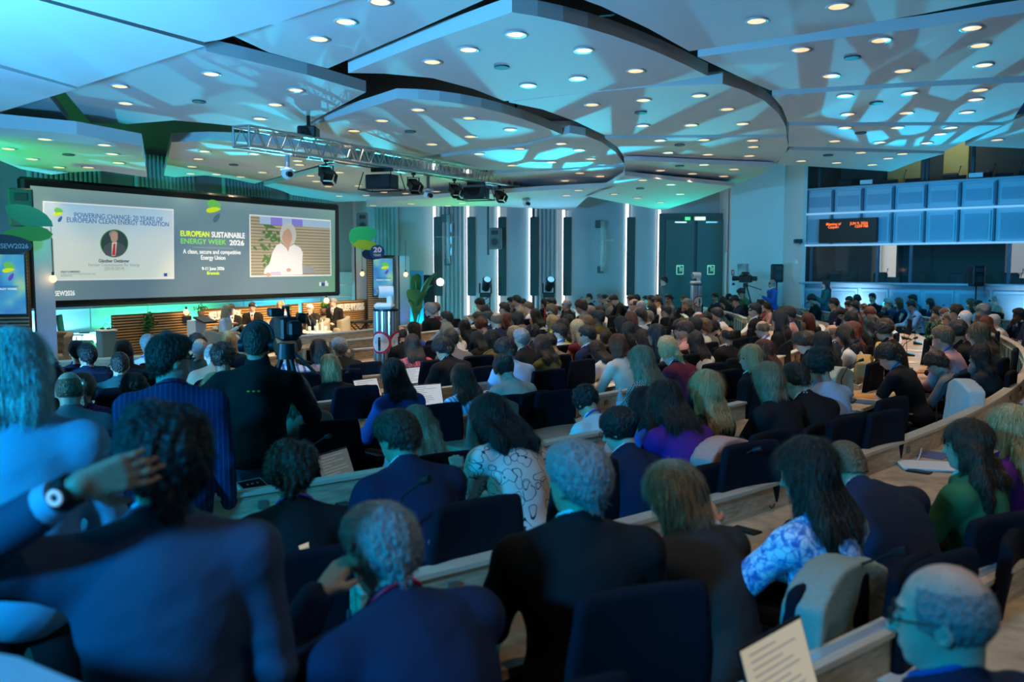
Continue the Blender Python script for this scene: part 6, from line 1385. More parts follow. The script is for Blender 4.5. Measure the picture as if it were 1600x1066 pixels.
def seated(px, ytop, hair, hc, top, tc, pose='B', sk='a', yaw=0, label=None, h=None, nominal=None, seat=None, lany=None, gl=False, long=.34, sx=1.0, ch=True, collar=None, chm=None, seed=0):
    k, J = get_skel(pose); nom = J['HC'][2] + .135 + (.03 if hair in 'cm' else 0)
    cands = seatpos(px, ytop, nom)
    if seat: cands = [c for c in cands if c[3] == seat] or cands
    cost, d, z, row, th = cands[0]
    sc = max(.95, min(1.03, z / nom)); zoff = 0
    r = ray(px, ytop)
    if z - sc * nom > .13 or z - sc * nom < -.10:  # slide along the ray until the head top meets the picture
        d2 = (sc * nom + (.13 if z > nom else -.10) - CZ) / r[2] * r[1] if r[2] < 0 else d; d = max(d - .45, min(d + .45, d2)); z = CZ + r[2] / r[1] * d
    zoff = max(-.14, min(.16, z - sc * nom))
    x = ray(px, ytop)[0] / ray(px, ytop)[1] * d
    y0 = yawC(Vector((x, d, 0)))
    y1 = math.atan2(-( -6.5 - x), 21.5 - d)   # look towards the stage
    yy = y0 * .55 + y1 * .45 + R_(yaw)
    # keep the head (which leans forward of the hips) on the picture column
    hx, hy = J['HC'][0] * sc, J['HC'][1] * sc
    wx_, wy_ = hx * math.cos(yy) - hy * math.sin(yy), hx * math.sin(yy) + hy * math.cos(yy)
    loc = (x - wx_, d - wy_, zoff)
    SEATS.append((x, d)); rowcount[row] = rowcount.get(row, 0) + 1
    hh = h or (.012 if d < 6.5 else .015 if d < 10 else .020 if d < 15 else .026)
    lod = 0 if d < 11 else 1 if d < 17 else 2
    if isinstance(pose, str) and lod: sx = sx
    o, J = person(loc, yy, pose, hair, hc, top, tc, sk, '', hh, sc, collar or ('w' if top == 'j' else tc), lany, gl and d < 16, long, group=None, seed=seed, legs=True, sx=sx, lod=lod)
    o['_px'] = px; o['_row'] = row; o['_d'] = d
    o['label'] = label or ''; o['_y'] = ytop
    if 1: print('NEAR', px, ytop, row, round(x, 2), round(d, 2), round(sc, 2))
    o['_desc'] = 'person with %s in %s' % (HN[hair] % HAIRN[hc], fmt_top(top, tc))
    if ch:
        cz = chair(loc, yy * .6 + y0 * .4, '', detail=d < 14, m=chm); cz['_for'] = o.name; cz['_px'] = px; cz['_row'] = row
        o['_chair'] = cz.name; cz.scale = (1, 1, 1 + zoff * .9)
        cz.location = (loc[0], loc[1], 0); return o, J, cz
    return o, J, None
CROWD = """
64 537 w n j k B|68 551 m g s g C|78 563 c k s k B a b|107 578 b t j g B|120 532 s k s n A|135 537 s k j n L|192 531 o n s k B|187 549 x n j h B|208 578 c n s k C|231 522 s g s w A a b|260 516 s k s k A|307 517 c k s k A|312 527 b g j h A|332 535 b g j t C c|347 530 c n t m A|358 517 o y s k A|335 583 l y s k B|450 531 s h s plaid B|456 522 c k s k A|497 530 o n s p B|530 527 s g j k B|461 586 l t s t C
679 470 c t s m A|671 471 m g s k A|697 486 s n s l L|626 509 b n j k B|645 503 o n s b L|697 504 l a s w C|704 514 s n s g B|724 500 l k s k B|767 515 o k j o B|744 517 l k s k C|747 487 s n j g B|752 494 s n s g B|750 497 u r s g C|762 486 s n j n L|775 487 b t j n A|791 489 l r s k B|807 487 l n s lace L|750 465 s k s l P|757 476 p k s c C|787 472 s n s g L|798 464 s k s n L|807 461 s k s t D|816 466 s n s g L
790 525 m k s l C|785 553 u n j c C|803 506 c a s r D|814 513 s g j k D|825 470 x t s w B|835 482 l n s lace D|850 466 l n s r L|861 465 s k j k L|861 473 m t s g L|870 474 b k s g L c|861 492 u y s y B|885 466 b g j k L|907 466 m n s g B|912 471 s k s w C|920 458 x n s n A|937 459 s g s l A|945 460 s n s g A|952 463 m g s g L|959 460 s n j k C|921 476 m g s o B|937 477 s n s w B|934 484 s k s o L d|888 489 c k s k C|878 498 l n s y B|916 491 m t s t B|901 499 l y d m D|917 508 s n j n L|873 505 s n s w L a b|845 523 w h d o B|815 505 c t s g B|832 504 c k s k B|858 518 c k s g C
930 532 l h s w C|946 517 p n j k B|963 522 o r s c B|968 494 o k s k B|984 486 o r j k B|980 503 w n d k D|1002 514 o h j t B|999 540 l a j check B|1000 480 m n s l L|1012 485 s g j k L|985 461 s n s l L|994 460 s k s g A|990 466 b n s l L|1001 468 b g s t A|1009 462 s k s g A|1017 461 s k s h D|1028 463 s n s w L|1045 459 s n s g L|1068 461 s t s n L|1073 465 m g j k D|1017 474 o n j k L|1024 462 m k s o B|1040 476 s k j k E e|1117 457 s n s n L|1127 463 l n s k C|1138 459 l k j k C|1148 461 s k s n P|1158 450 s k t e P|1179 473 s k j k L|1190 468 s n s r P|1197 472 p n d p D
1091 486 b r s k B|1104 485 c k s k C|1120 480 s n s w D a b|1063 497 m n s g A|1070 501 s h s p L|1086 495 s k s w D a b|1099 495 m t j g B|1115 498 c k s k C|1024 506 l k s k L|1041 521 c y j k B|1043 531 p y j m C|1085 518 l n s w D|1136 509 b n j k E|1191 500 b t s w B b|1172 538 l y j k L|1191 530 l r s k B|1222 494 s k j k L|1217 484 l n s k A|1232 478 s n s p A a b|1225 477 m n s g B|1261 489 o r s g L|1268 458 m k t k P|1306 467 b t j n C|1302 465 s k s n A|1314 479 m k s g C|1327 463 s n s n L|1338 460 u k s n B|1326 470 s n s n L|1334 470 s k j n D|1349 474 l t s h L|1360 479 s r s h C|1363 458 s k t k L|1391 459 s k s k B|1407 456 b g j k C c|1387 466 s g j n D|1403 465 o r d n D
1328 487 l k s k L|1336 491 o r s k B|1331 502 l r s k L|1364 497 l k s k C|1381 494 c h s k B|1299 506 b t j n L|1318 507 w n s w B|1256 515 m n s k C|1282 518 l k s k B|1279 537 c k s l D|1388 533 m k t k C a b|1426 460 s n s h B|1455 460 s k s k B|1452 466 o k s n B|1424 469 s n s l B a b|1463 478 u k s greenfloral D|1504 457 s g s l B|1493 473 m k s g A|1516 466 o t s k A|1540 459 s k s n B|1561 457 l k s w C|1551 461 b g s t B c|1528 469 s n s l A|1536 472 m g s o D|1478 481 s r s k B|1494 478 s h s r L|1481 487 x t s t B|1508 483 b W s p A c|1539 494 l r s t B|1553 491 s W s w B c|1495 496 c k s k B|1527 504 l t s g B|1542 521 c k s k B|1473 509 s t s p D a b|1528 537 l n s d B|1463 546 m h s g C|1592 481 s k j n D d
612 560 l n s b B|643 522 l h s gingham B|692 523 m k j k C|719 568 w r s stripe B|915 597 c k s w C a b|1036 594 l n s v C|1004 605 l k s b D|1197 566 o a j k B|1243 567 s n j k C|1102 578 l y j k A|514 554 o y t k B|130 582 p t s tweed B
"""
SPEC = {(1158, 450): 0}
for line in CROWD.strip().replace('\n', '|').split('|'):
    f_ = line.split(); px, py = int(f_[0]), int(f_[1]); hair, hc, top, tc, pose = f_[2:7]; sk = f_[7] if len(f_) > 7 and f_[7] in 'abcde' and len(f_) > 8 or len(f_) == 8 and f_[7] in 'cde' else 'abacb'[(px * 7 + py) % 5]
    lany = 'b' if f_[-1] == 'b' and len(f_) > 7 else None
    d_ = 1162 / max(30, py - 415)
    if (px, py) in ((1004, 605),): pose = dict(lean=16, hp=26, hy=6, al='chin', ar='desk', hunch=8, w=.92)
    if (px, py) == (697, 486): pose = dict(lean=12, hp=2, hy=40, al='reach', ar='desk')
    female = hair in 'lwopu'
    random.seed(px * 31 + py)
    seated(px, py, hair, hc, top, tc, pose, sk, yaw=random.uniform(-9, 9), lany=lany, long=random.choice([.26, .34, .42]) if d_ < 12 else .34, sx=.93 if female else 1.0, seed=px % 2)
# ------------- the large figures near the camera
def seg(*a, **k): return seated(*a, **k)
H_ = .010
seg(455, 682, 'm', 'h', 'j', 'k', dict(lean=14, hp=22, hy=-8, al='desk', ar='desk', hunch=10, w=1.0), 'a', yaw=-6, seat='C', lany='v', h=H_, label='person with tousled brown hair in black jacket and violet lanyard at the cyan lit desk')
seg(622, 641, 's', 'h', 'j', 'n', dict(lean=17, hp=24, hy=14, al='type', ar='type', hunch=10, w=1.08), 'b', yaw=6, seat='C', h=H_, sx=1.04, label='person with short brown hair in navy suit bending over a laptop, third row')
seg(652, 634, 'w', 'a', 's', 'p', dict(lean=16, hp=22, side=6, al='desk', ar='desk', hunch=8, w=.92), 'a', yaw=-8, seat='D', h=H_, long=.24, label='person with wavy ash blond hair in dusty pink top in front of the navy suit')
seg(768, 617, 'w', 'k', 's', 'scribble', dict(lean=24, hp=34, side=8, al='phone', ar='desk', hunch=14, w=1.0, g=1.02), 'a', yaw=12, seat='C', h=H_, long=.20, sx=1.02, label='person with voluminous dark hair in white top with black scribble pattern')
seg(902, 690, 's', 'g', 'j', 'k', dict(lean=6, hp=2, hy=34, ht=-3, al='type', ar='lap', w=1.12, g=1.05), 'b', yaw=-20, seat='B', h=.009, sx=1.05, label='person with spiky grey hair in black jacket beside the open dark laptop', seed=1)
seg(598, 789, 's', 'g', 'j', 'n', dict(lean=22, hp=16, hy=10, side=-4, al='ear', ar='desk', hunch=12, w=1.14, g=1.06), 'c', yaw=8, seat='B', h=.009, sx=1.05, label='person with grey hair in navy suit and red lanyard holding a hand to the face', lany='r')
seg(1052, 721, 'o', 'a', 'j', 'd', dict(lean=20, hp=22, hy=10, al='desk', ar='desk', hunch=12, w=.98), 'c', yaw=4, seat='B', h=.009, label='person with ash blond bob in dark brown jacket writing with a red pen')
seg(1262, 684, 'l', 'n', 's', 'floral', dict(lean=10, hp=16, hy=14, al=((.12, .16, -.20), (.02, .36, -.02)), ar='desk', w=.96), 'c', yaw=2, seat='B', h=.009, long=.26, label='person with dark shoulder length hair in blue and white floral blouse')
seg(1328, 690, 'x', 't', 'j', 'n', dict(lean=38, hp=40, hy=6, side=-4, al='lean', ar='lean', hunch=20, w=1.12, g=1.08), 'b', yaw=-22, seat='B', h=.009, sx=1.06, label='person with cropped hair in blue suit bent deeply over the desk')
seg(966, 637, 'u', 'k', 'j', 'n', dict(lean=14, hp=22, hy=24, al='desk', ar='desk', hunch=8, w=.94), 'c', yaw=4, seat='C', h=H_, gl=True, seed=1, label='person with black hair in a top bun and glasses in navy jacket')
seg(1512, 655, 'w', 'h', 'j', 'e', dict(lean=8, hp=6, hy=22, al='desk', ar='desk', w=.96), 'a', yaw=0, seat='B', h=.011, long=.34, label='person with long wavy dark hair in dark green jacket at the right')
seg(1577, 632, 'l', 'y', 's', 'v', dict(lean=5, hp=4, hy=18, al='lap', ar='desk', w=.94), 'c', yaw=0, seat='B', h=.011, long=.40, gl=True, label='person with long pale blond hair in purple top at the right edge')
def standing(px, ytop, Y, pose, hair, hc, top, tc, sk, face, label, h=.012, trouser='k', **kw):
    k, J = get_skel(pose); nom = J['HC'][2] + .135; z = atY(px, ytop, Y).z; sc = z / nom; x = atY(px, ytop, Y).x
    yy = R_(face); hx, hy = J['HC'][0] * sc, J['HC'][1] * sc
    loc = (x - (hx * math.cos(yy) - hy * math.sin(yy)), Y - (hx * math.sin(yy) + hy * math.cos(yy)), kw.pop('z0', 0))
    if loc[2]: sc = (z - loc[2]) / nom
    o, J = person(loc, yy, pose, hair, hc, top, tc, sk, label, h, sc, trouser=trouser, **kw)
    sh = MB()
    for q in 'LR': a, b, c, t = J['leg' + q]; sh.sphere((c[0], c[1] + .03, .05), .06, 12, (.85, 1.6, .8)); sh.sphere((t[0], t[1] - .01, .04), .05, 12, (.95, 1.5, .75))
    sh.obj('shoe', black, o); print('STAND', label[:40], round(sc, 3)); return o, J
# man with a hand behind his head
hb = dict(stand=True, lean=3, hp=-3, hy=20, ht=2, side=0, w=1.12, g=1.05, al=((.235, -.06, .05), (-.045, -.19, .24)), ar='side',
          extra=dict(hand_dL=A3(1.0, .10, .20), hand_nL=A3(0, 1, -.1), thumbL=A3(0.0, .1, -1), curl=.22, slv=.70))
o, J = standing(247, 634, 2.12, hb, 'm', 'k', 'j', 'b', 'b', 20, 'blurred person in blue suit from behind with one hand clasped on the head', h=.008, collar='l', trouser='n', sx=1.0)
o.children[1].material_slots[0].material = mat('cloth_royal', (.045, .065, .12), .8, bump=.2, bscale=260)
Wp, Ep = J['WL'], J['EL']; dd = (Ep - Wp) / np.linalg.norm(Ep - Wp)
MB().cyl(Wp + dd * .015, Wp + dd * .045, .036, .037, 20).obj('watch_strap', black, o); fdir = np.cross(dd, A3(0, 0, 1)); fdir = fdir / np.linalg.norm(fdir); fdir = fdir if fdir[1] < 0 else -fdir
MB().cyl(Wp + dd * .03 + fdir * .032, Wp + dd * .03 + fdir * .046, .022, .020, 20).obj('watch', mat('watch_dark', (.02, .02, .025), .2), o); MB().lathe([(.009, 0), (.017, 0), (.017, .002), (.009, .002), (.009, 0)], n=24).obj('watch_dial', mat('dial', (.75, .75, .72), .4, emit=(.7, .72, .7), es=.4), [c for c in o.children if c.name.startswith('watch') and 'strap' not in c.name][0])
c_ = [c for c in o.children if c.name.startswith('watch') and 'strap' not in c.name][0].children[0]; c_.location = Wp + dd * .03 + fdir * .0465; c_.rotation_euler = Vector(fdir).to_track_quat('Z', 'Y').to_euler()
MB().cyl(Wp + dd * .055, Wp + dd * .11, .041, .047, 22).obj('shirt_cuff', mat('cloth_l', CLC['l'], .8), o)
# woman standing at the left edge
o, J = standing(22, 514, 2.95, dict(stand=True, lean=0, hp=4, hy=-4, al='side', ar=((.08, .06, -.29), (-.06, .24, -.34)), w=.98, g=1.0), 'o', 'W', 'j', 'l', 'c', 22, 'standing person with wavy grey blond hair in pale blue jacket at the left edge', h=.010, collar=None, seed=1)
# man with glasses looking right
o, J = standing(266, 521, 4.5, dict(stand=True, lean=1, hp=2, hy=-62, al='side', ar='side', w=1.1, g=1.02), 's', 'n', 'j', 'pinstripe', 'c', 18, 'standing person with glasses in navy pinstriped jacket looking to the right', h=.010, glasses=True, lanyard='r', collar=None, trouser='n')
# camera operator
o, J = standing(402, 503, 5.45, dict(stand=True, lean=4, hp=10, hy=-6, al='hip', ar='camera', w=1.14, g=1.1), 'x', 'n', 's', 'k', 'b', 6, 'camera operator in black sweater and jeans with headphones, one hand on hip', h=.010, collar='k', trouser='denim')
mb = MB(); tf = lambda p: tuple(J['HC'] + J['HR'] @ A3(*p))
mb.tube([tf((.098 * math.cos(t), -.01, .02 + .118 * math.sin(t))) for t in [math.pi * i / 12 for i in range(13)]], .010, 8)
for s in (-1, 1): mb.cyl(tf((s * .078, -.01, -.01)), tf((s * .108, -.01, -.01)), .042, .040, 18)
mb.obj('headphones', black, o)
for dx in (-.03, 0, .03): MB().box((dx, J['N'][1] - .145, J['N'][2] - .12), (.016, .01, .008)).obj('back_print', mat('print_yellow', (.5, .45, .05), .6), o)
inst('roll_neck', sdf_mesh('roll_neck', lambda P: collar_sdf(P, J, .073, .010, -.02, .088), J['N'] - .16, J['N'] + .2, .008), o, cmat('k')); OPX, OPY = o.location.x, o.location.y
# video camera on its tripod
def tripod_cam(p, z, yaw, label, s=1.0):
    e = empty('video_camera', (p[0], p[1], z), yaw, label, 'camera', 'video cameras on tripods'); e.scale = (s, s, s)
    MB().box((0, 0, .02), (.15, .34, .20), .02).obj('body', black, e); MB().cyl((0, .16, .03), (0, .36, .03), .055, .075, 20).obj('lens', black, e); MB().box((-.10, -.02, .16), (.10, .16, .07), .01).obj('viewfinder', black, e); MB().tube([(0, -.12, .12), (0, -.08, .20), (0, .10, .20), (0, .14, .12)], .014, 6).obj('handle', black, e); MB().box((.02, -.24, .03), (.11, .14, .13), .02).obj('battery', black, e)
    MB().box((.14, .05, .10), (.07, .10, .09), .01).obj('monitor', black, e)
    t = empty('tripod', (p[0], p[1], 0), yaw, 'black tripod under the ' + label, 'tripod', 'camera tripods'); MB().cyl((0, 0, z - .20), (0, 0, z - .09), .07, .06, 18).obj('head', black, t); hz_ = z - .16
    for a in (1.1, 3.2, 5.3):
        MB().cyl((.03 * math.cos(a), .03 * math.sin(a), hz_), (.27 * math.cos(a), .27 * math.sin(a), hz_ * .45), .018).cyl((.25 * math.cos(a), .25 * math.sin(a), hz_ * .48), (.52 * math.cos(a), .52 * math.sin(a), .02), .013).obj('leg', black, t)
        MB().cyl((.25 * math.cos(a) - .03, .25 * math.sin(a), hz_ * .47), (.25 * math.cos(a) + .03, .25 * math.sin(a), hz_ * .47), .028).obj('leg_clamp', mat('clamp_red', (.5, .02, .03), .4), t)
    MB().tube([(.05, -.05, hz_), (.12, -.42, hz_ - .12)], .012, 6).obj('pan_handle', black, t)
q = atY(447, 512, 6.3); tripod_cam((q.x, q.y), q.z - .02, .45, 'video camera beside the operator with headphones', .82)
q = atY(1165, 437, 24.6); tripod_cam((q.x, q.y), q.z, 1.0, 'video camera in front of the wall niche')
# people standing at the far side
standing(1037, 432, 26.6, dict(stand=True, lean=-2, hp=0, hy=10, al='cross', ar='cross', w=1.08), 's', 'k', 'j', 'g', 'a', 75, 'standing person with folded arms in grey suit beside the double door', h=.022, legs=True)
standing(1206, 436, 24.8, dict(stand=True, lean=0, hp=2, hy=0, al='phone', ar='side', w=1.1), 'b', 'g', 'j', 'b', 'b', 95, 'standing person in blue suit with pale shirt before the white wall', h=.022, trouser='n')
standing(1290, 436, 24.2, dict(stand=True, lean=0, hp=3, hy=0, al='phone', ar='side', w=.92), 'l', 'n', 'j', 'h', 'c', 80, 'standing person with long dark hair in grey teal jacket and purple trousers', h=.022, trouser='v')
standing(1077, 449, 25.6, dict(stand=True, lean=0, hp=3, hy=0, al='side', ar='side'), 'x', 'k', 's', 'k', 'b', 60, 'standing person in black behind the far steel post', h=.026) if 0 else None
# speakers on the stage
def panel(px, ytop, Y, face, pose, hair, hc, top, tc, sk, label, chairlab, trouser='k', collar='w', h=.015, tie=None, **kw):
    k, J = get_skel(pose); nom = J['HC'][2] + .135; z = atY(px, ytop, Y).z; sc = (z - .12) / nom; sc = max(.86, min(1.1, sc)); z0 = z - sc * nom; x = atY(px, ytop, Y).x; yy = R_(face)
    hx, hy = J['HC'][0] * sc, J['HC'][1] * sc; loc = (x - (hx * math.cos(yy) - hy * math.sin(yy)), Y - (hx * math.sin(yy) + hy * math.cos(yy)), z0)
    o, J = person(loc, yy, pose, hair, hc, top, tc, sk, label, h, sc, collar=collar, trouser=trouser, **kw)
    if tie or top == 'j':
        fr_ = J['C'] + J['f'] * .135; a = J['N'] + J['f'] * .085 - J['u2'] * .02
        V_ = [a - J['r'] * .05 + J['u2'] * .02, a + J['r'] * .05 + J['u2'] * .02, fr_ + J['f'] * .0 - J['u2'] * .05]
        mb = MB(); mb.add(V_ + [v + J['f'] * .02 for v in V_], [(0, 1, 2), (5, 4, 3), (0, 3, 4, 1), (1, 4, 5, 2), (2, 5, 3, 0)]); mb.obj('shirt_front', cloth(collar if collar != 'k' else 'w'), o)
        if tie: MB().cyl(a + J['f'] * .012, fr_ + J['f'] * .022 - J['u2'] * .03, .012, .022, 6).obj('tie', cloth(tie), o)
    sh = MB()
    for q in 'LR': a, b, c, t = J['leg' + q]; sh.sphere((c[0], c[1] + .04, .05), .06, 12, (.85, 1.7, .8)); sh.sphere((t[0], t[1], .04), .05, 12, (.95, 1.5, .75))
    sh.obj('shoe', black, o)
    armchair((loc[0], loc[1], .12), yy, chairlab, 1.0); return o
panel(361, 475, 18.9, -150, dict(lean=4, hp=6, al='phone', ar='phone'), 's', 'n', 'j', 'k', 'a', 'seated speaker with dark hair in black suit half hidden behind the blond moderator', 'armchair under the speaker half hidden behind the moderator')
panel(355, 477, 17.7, -95, dict(lean=6, hp=12, al='lap', ar='phone', w=.92), 'o', 'y', 's', 'w', 'a', 'seated moderator with blond bob in white blouse turned to the right', 'armchair under the blond moderator', trouser='w')
panel(394, 472, 20.0, 188, dict(lean=5, hp=10, al='lap', ar='lap'), 's', 'n', 'j', 'k', 'c', 'seated speaker in black suit and red tie looking at a laptop', 'armchair under the speaker with the red tie', tie='r')
panel(438, 470, 20.6, 172, dict(lean=-3, hp=0, al='hug', ar='hug', w=.92), 'l', 'y', 'j', 'l', 'c', 'seated speaker with long blond hair in light blue suit', 'armchair under the blond speaker in light blue', trouser='l', long=.26)
panel(484, 475, 21.2, 168, dict(lean=16, hp=14, al='chin', ar='lap', hunch=8), 's', 'W', 'j', 'k', 'c', 'seated speaker with white hair and beard in black, hand on chin', 'armchair under the white haired speaker', collar='k')
panel(521, 466, 22.4, 160, dict(lean=4, hp=6, al='hug', ar='hug', w=1.08), 's', 'g', 'j', 'k', 'c', 'seated speaker in dark suit and tie at the right end of the panel', 'armchair under the speaker at the right end of the panel', tie='k')
q = atY(397, 500, 19.2); laptop((q.x, q.y, .62), R_(8), 'small open laptop on the low table before the speaker with red tie', 'doc', group=None)
e = empty('side_table', (q.x, q.y, .12), 0, 'low side table holding the laptop on the stage', 'table'); MB().lathe([(0, 0), (.24, 0), (.24, .02), (0, .02)], (0, 0, .478), 24).obj('tabletop', white_pl, e); MB().cyl((0, 0, 0), (0, 0, .48), .025).lathe([(0, 0), (.16, 0), (.16, .015), (0, .015)]).obj('leg', black, e)
# old man in the bottom right corner
seated(1478, 874, 'b', 'g', 'j', 'n', dict(lean=6, hp=6, hy=36, al='desk', ar='desk', w=1.1, g=1.05), 'c', yaw=-6, seat='A', h=.008, gl=True, label='blurred person with bald crown and glasses in navy jacket, bottom right corner', sx=1.03, collar='b', ch=True)
# unique labels for everyone
names = {}
byrow = {}
for o, J in PEOPLE:
    if '_row' in o: byrow.setdefault(o['_row'], []).append(o)
for row, L_ in byrow.items():
    L_.sort(key=lambda o: o['_px'])
    for i, o in enumerate(L_):
        if not o['label']: names.setdefault(o['_desc'], []).append(o)
        c = SC.objects.get(o.get('_chair', ''))
        if c: c['label'] = 'dark office chair, %s from left in the %s row' % (ordinal(i + 1), ROWN[row])
        o['_i'] = i + 1
for d_, L_ in names.items():
    for o in L_:
        o['label'] = d_ + ('' if len(L_) == 1 else ', %s row, %s from left' % (ROWN[o['_row']], ordinal(o['_i']))); o['group'] = 'seated audience'
for o, J in PEOPLE:
    for k in ('_px', '_row', '_d', '_desc', '_chair', '_i', '_y'):
        if k in o: del o[k]
for o in SC.objects:
    for k in ('_for', '_px', '_row'):
        if k in o: del o[k]
# ---------------------------------------------------------------- empty chairs, coats and desk things
def chair_at(px, ytop, label, yaw=0, coat_=None, d=None, R_seat=None):
    r = ray(px, ytop); dd = d or (1.06 - CZ) / r[2] * r[1]; x = r[0] / r[1] * dd; p = Vector((x, dd, 0)); yy = yawC(p) + R_(yaw)
    e = chair((x + .27 * -math.sin(yy) , dd + .27 * math.cos(yy), 0), yy, label); return e
chair_at(120, 672, 'dark office chair behind the standing person in pale blue jacket')
c = chair_at(1236, 877, 'office chair with a grey green coat over it, bottom right', 8); coat(c, 'draped_coat', mat('coat_greygreen', (.30, .34, .28), .85, bump=.2), 'grey green raincoat hung over the office chair, bottom right', 1)
c = chair_at(1092, 688, 'office chair with a pink coat over it', 6); coat(c, 'draped_coat', mat('coat_pink', (.58, .34, .30), .9, bump=.2), 'dusty pink coat hung over the chair in the middle', 2, .5)
c = chair_at(742, 628, 'office chair with a grey jacket over it behind the red haired person', 20); coat(c, 'draped_jacket', mat('coat_grey', (.20, .19, .17), .9, bump=.2), 'grey brown jacket hung on the chair behind the striped shirt', 4)
c = chair_at(1030, 554, 'office chair with a cream cardigan over it', 10); coat(c, 'draped_cardigan', mat('coat_cream', (.50, .42, .36), .9, bump=.2), 'cream cardigan hung on a chair before the bald crowned person', 5, .45)
c = chair_at(1328, 558, 'office chair with a mustard coat over it', 10); coat(c, 'draped_coat', mat('coat_mustard', (.42, .27, .10), .9, bump=.2), 'mustard coat hung over a chair behind the navy jacket', 6, .45)
c = chair_at(1360, 538, 'office chair with a yellow coat over it', 0); coat(c, 'draped_coat', mat('coat_yellow', (.45, .30, .10), .9, bump=.2), 'second yellowish coat hung over a chair beside the mustard coat', 7, .4)
c = chair_at(1478, 598, 'office chair with a white coat over it behind the grey hoodie', 30); coat(c, 'draped_coat', mat('coat_white', (.58, .58, .56), .9, bump=.2), 'white coat hung over the chair behind the grey hoodie', 9, .5)
c = chair_at(1283, 577, 'office chair with a pale flowered scarf over it', 0); coat(c, 'draped_scarf', mat('scarf_pale', (.50, .50, .38), .9, bump=.2), 'pale patterned scarf over the chair behind the light blue shirt', 3, .3)
for px, py, yaw, lab in [(1172, 676, 14, 'empty dark office chair left of the dark haired floral blouse'), (1238, 660, 10, 'empty dark office chair behind the black suit, left of the tilted one'), (1312, 640, -18, 'tilted empty office chair behind the black suit'), (1530, 815, 10, 'empty dark office chair right of the bent blue suit'), (1552, 745, 6, 'empty dark office chair behind the green jacket'), (700, 782, 0, 'empty looking dark chair behind the navy suit at the laptop'), (815, 608, 10, 'empty dark office chair right of the cream jacket'), (985, 745, 0, 'dark office chair behind the top bun'), (944, 922, 6, 'large dark office chair in the bottom middle'), (700, 1022, 0, 'dark office chair top at the bottom edge'), (1365, 860, 10, 'dark office chair behind the floral blouse')]:
    if px in (1552, 700): continue
    if px in (985, 944): continue
    chair_at(px, py, lab, yaw)
# steel posts with cameras on top
ribm = mat('ribbed_steel', (.42, .46, .48), .3, .85)
def post(px, ytop, Y, label, wpx, flip=1):
    p = atY(px, ytop, Y); w = wpx / F * Y / 2; e = empty('steel_post', (p.x, Y, 0), 0, label, 'post', 'round steel posts with a camera on top')
    pr = []; n = 60
    pts_ = [((w - .012 * (i % 3 == 0)) * math.cos(2 * math.pi * i / n), (w - .012 * (i % 3 == 0)) * math.sin(2 * math.pi * i / n)) for i in range(n)]
    MB().prism(pts_, 0, p.z).obj('column', ribm, e); MB().cyl((0, 0, p.z), (0, 0, p.z + .03), w * 1.02, n=30).obj('cap', black, e)
    for a in ((-1.95, -.35) if flip > 0 else (-1.2,)):
        def q(t, z): return (math.cos(t) * (w + .006), math.sin(t) * (w + .006), z)
        zc = p.z - .42; 
        for nm, r0, m_ in (('sign_ring', .155, mat('ring_red', (.6, .03, .06), .5)), ('sign_disc', .125, white_pl)):
            vs = [q(a, zc)]; k = 30; dr = .0 if nm == 'sign_ring' else .004
            vs = [((w + .006 + dr) * math.cos(a), (w + .006 + dr) * math.sin(a), zc)] + [((w + .006 + dr) * math.cos(a + r0 * math.cos(t) / w), (w + .006 + dr) * math.sin(a + r0 * math.cos(t) / w), zc + r0 * math.sin(t)) for t in [2 * math.pi * i / k for i in range(k)]]
            MB().add(vs, [(0, 1 + i, 1 + (i + 1) % k) for i in range(k)]).obj(nm, m_, e)
        mb = MB(); T = Matrix.Translation(((w + .016) * math.cos(a), (w + .016) * math.sin(a), zc)) @ Matrix.Rotation(a + math.pi / 2, 4, 'Z')
        mb.box((0, 0, .0), (.035, .006, .09), M=T).box((-.008, 0, -.075), (.012, .006, .07), M=T).box((.010, 0, -.075), (.012, .006, .07), M=T).sphere(T @ Vector((0, 0, .062)), .017, 8); mb.obj('pictogram', black, e)
    c = empty('dome_camera', (p.x, Y, p.z + .03), 0, 'white swivelling camera on the ' + label, 'camera', 'white cameras on the steel posts')
    MB().box((-.02, 0, .04), (.26, .24, .08), .03).obj('base', white_pl, c); MB().cyl((.06, 0, .07), (.06, 0, .20), .05, n=16).obj('arm', white_pl, c); MB().cyl((-.09, -.02, .23), (.10, .02, .23), .085, .08, 20).obj('head', white_pl, c); MB().cyl((-.12, -.03, .23), (-.085, -.02, .23), .05, n=16).obj('lens', mat('lens_grey', (.15, .2, .22), .2), c)
post(603, 486, 12.2, 'steel post with a red ringed sign left of the crowd', 40)
post(1088, 446, 23.4, 'far steel post in front of the double door', 17.5, -1)
# things on the desks near the camera
def put(fn, px, py, *a, dyaw=0, z=DT, **k): p = dz(px, py, z); return fn(p, yawC(p) + R_(dyaw), *a, **k)
put(votebox, 395, 776, 'white control unit on the cyan lit desk', dyaw=10); put(mic, 505, 772, 'black desk microphone right of the tousled haired person'); put(laptop, 556, 765, 'open laptop left of the navy suit', 'grey', dyaw=25, ang=110)
put(phone, 535, 788, 'black phone on the cyan lit desk'); put(papers, 480, 760, 'white paper sheets behind the microphone on the cyan lit desk', w=.3)
put(laptop, 768, 925, 'large open dark laptop with black screen beside the grey haired person', 'dim', dyaw=20, ang=112, s=1.05, m=mat('laptop_silver', (.32, .33, .35), .35, .6))
put(laptop, 560, 925, 'open laptop with cream page before the grey haired person in navy', 'warm', dyaw=24, ang=112)
put(votebox, 715, 893, 'white control unit behind the suited shoulder, second row', dyaw=8); put(mic, 650, 905, 'tall gooseneck microphone beside the grey haired head', tall=1.25); put(papers, 745, 915, 'loose white sheets left of the large dark laptop')
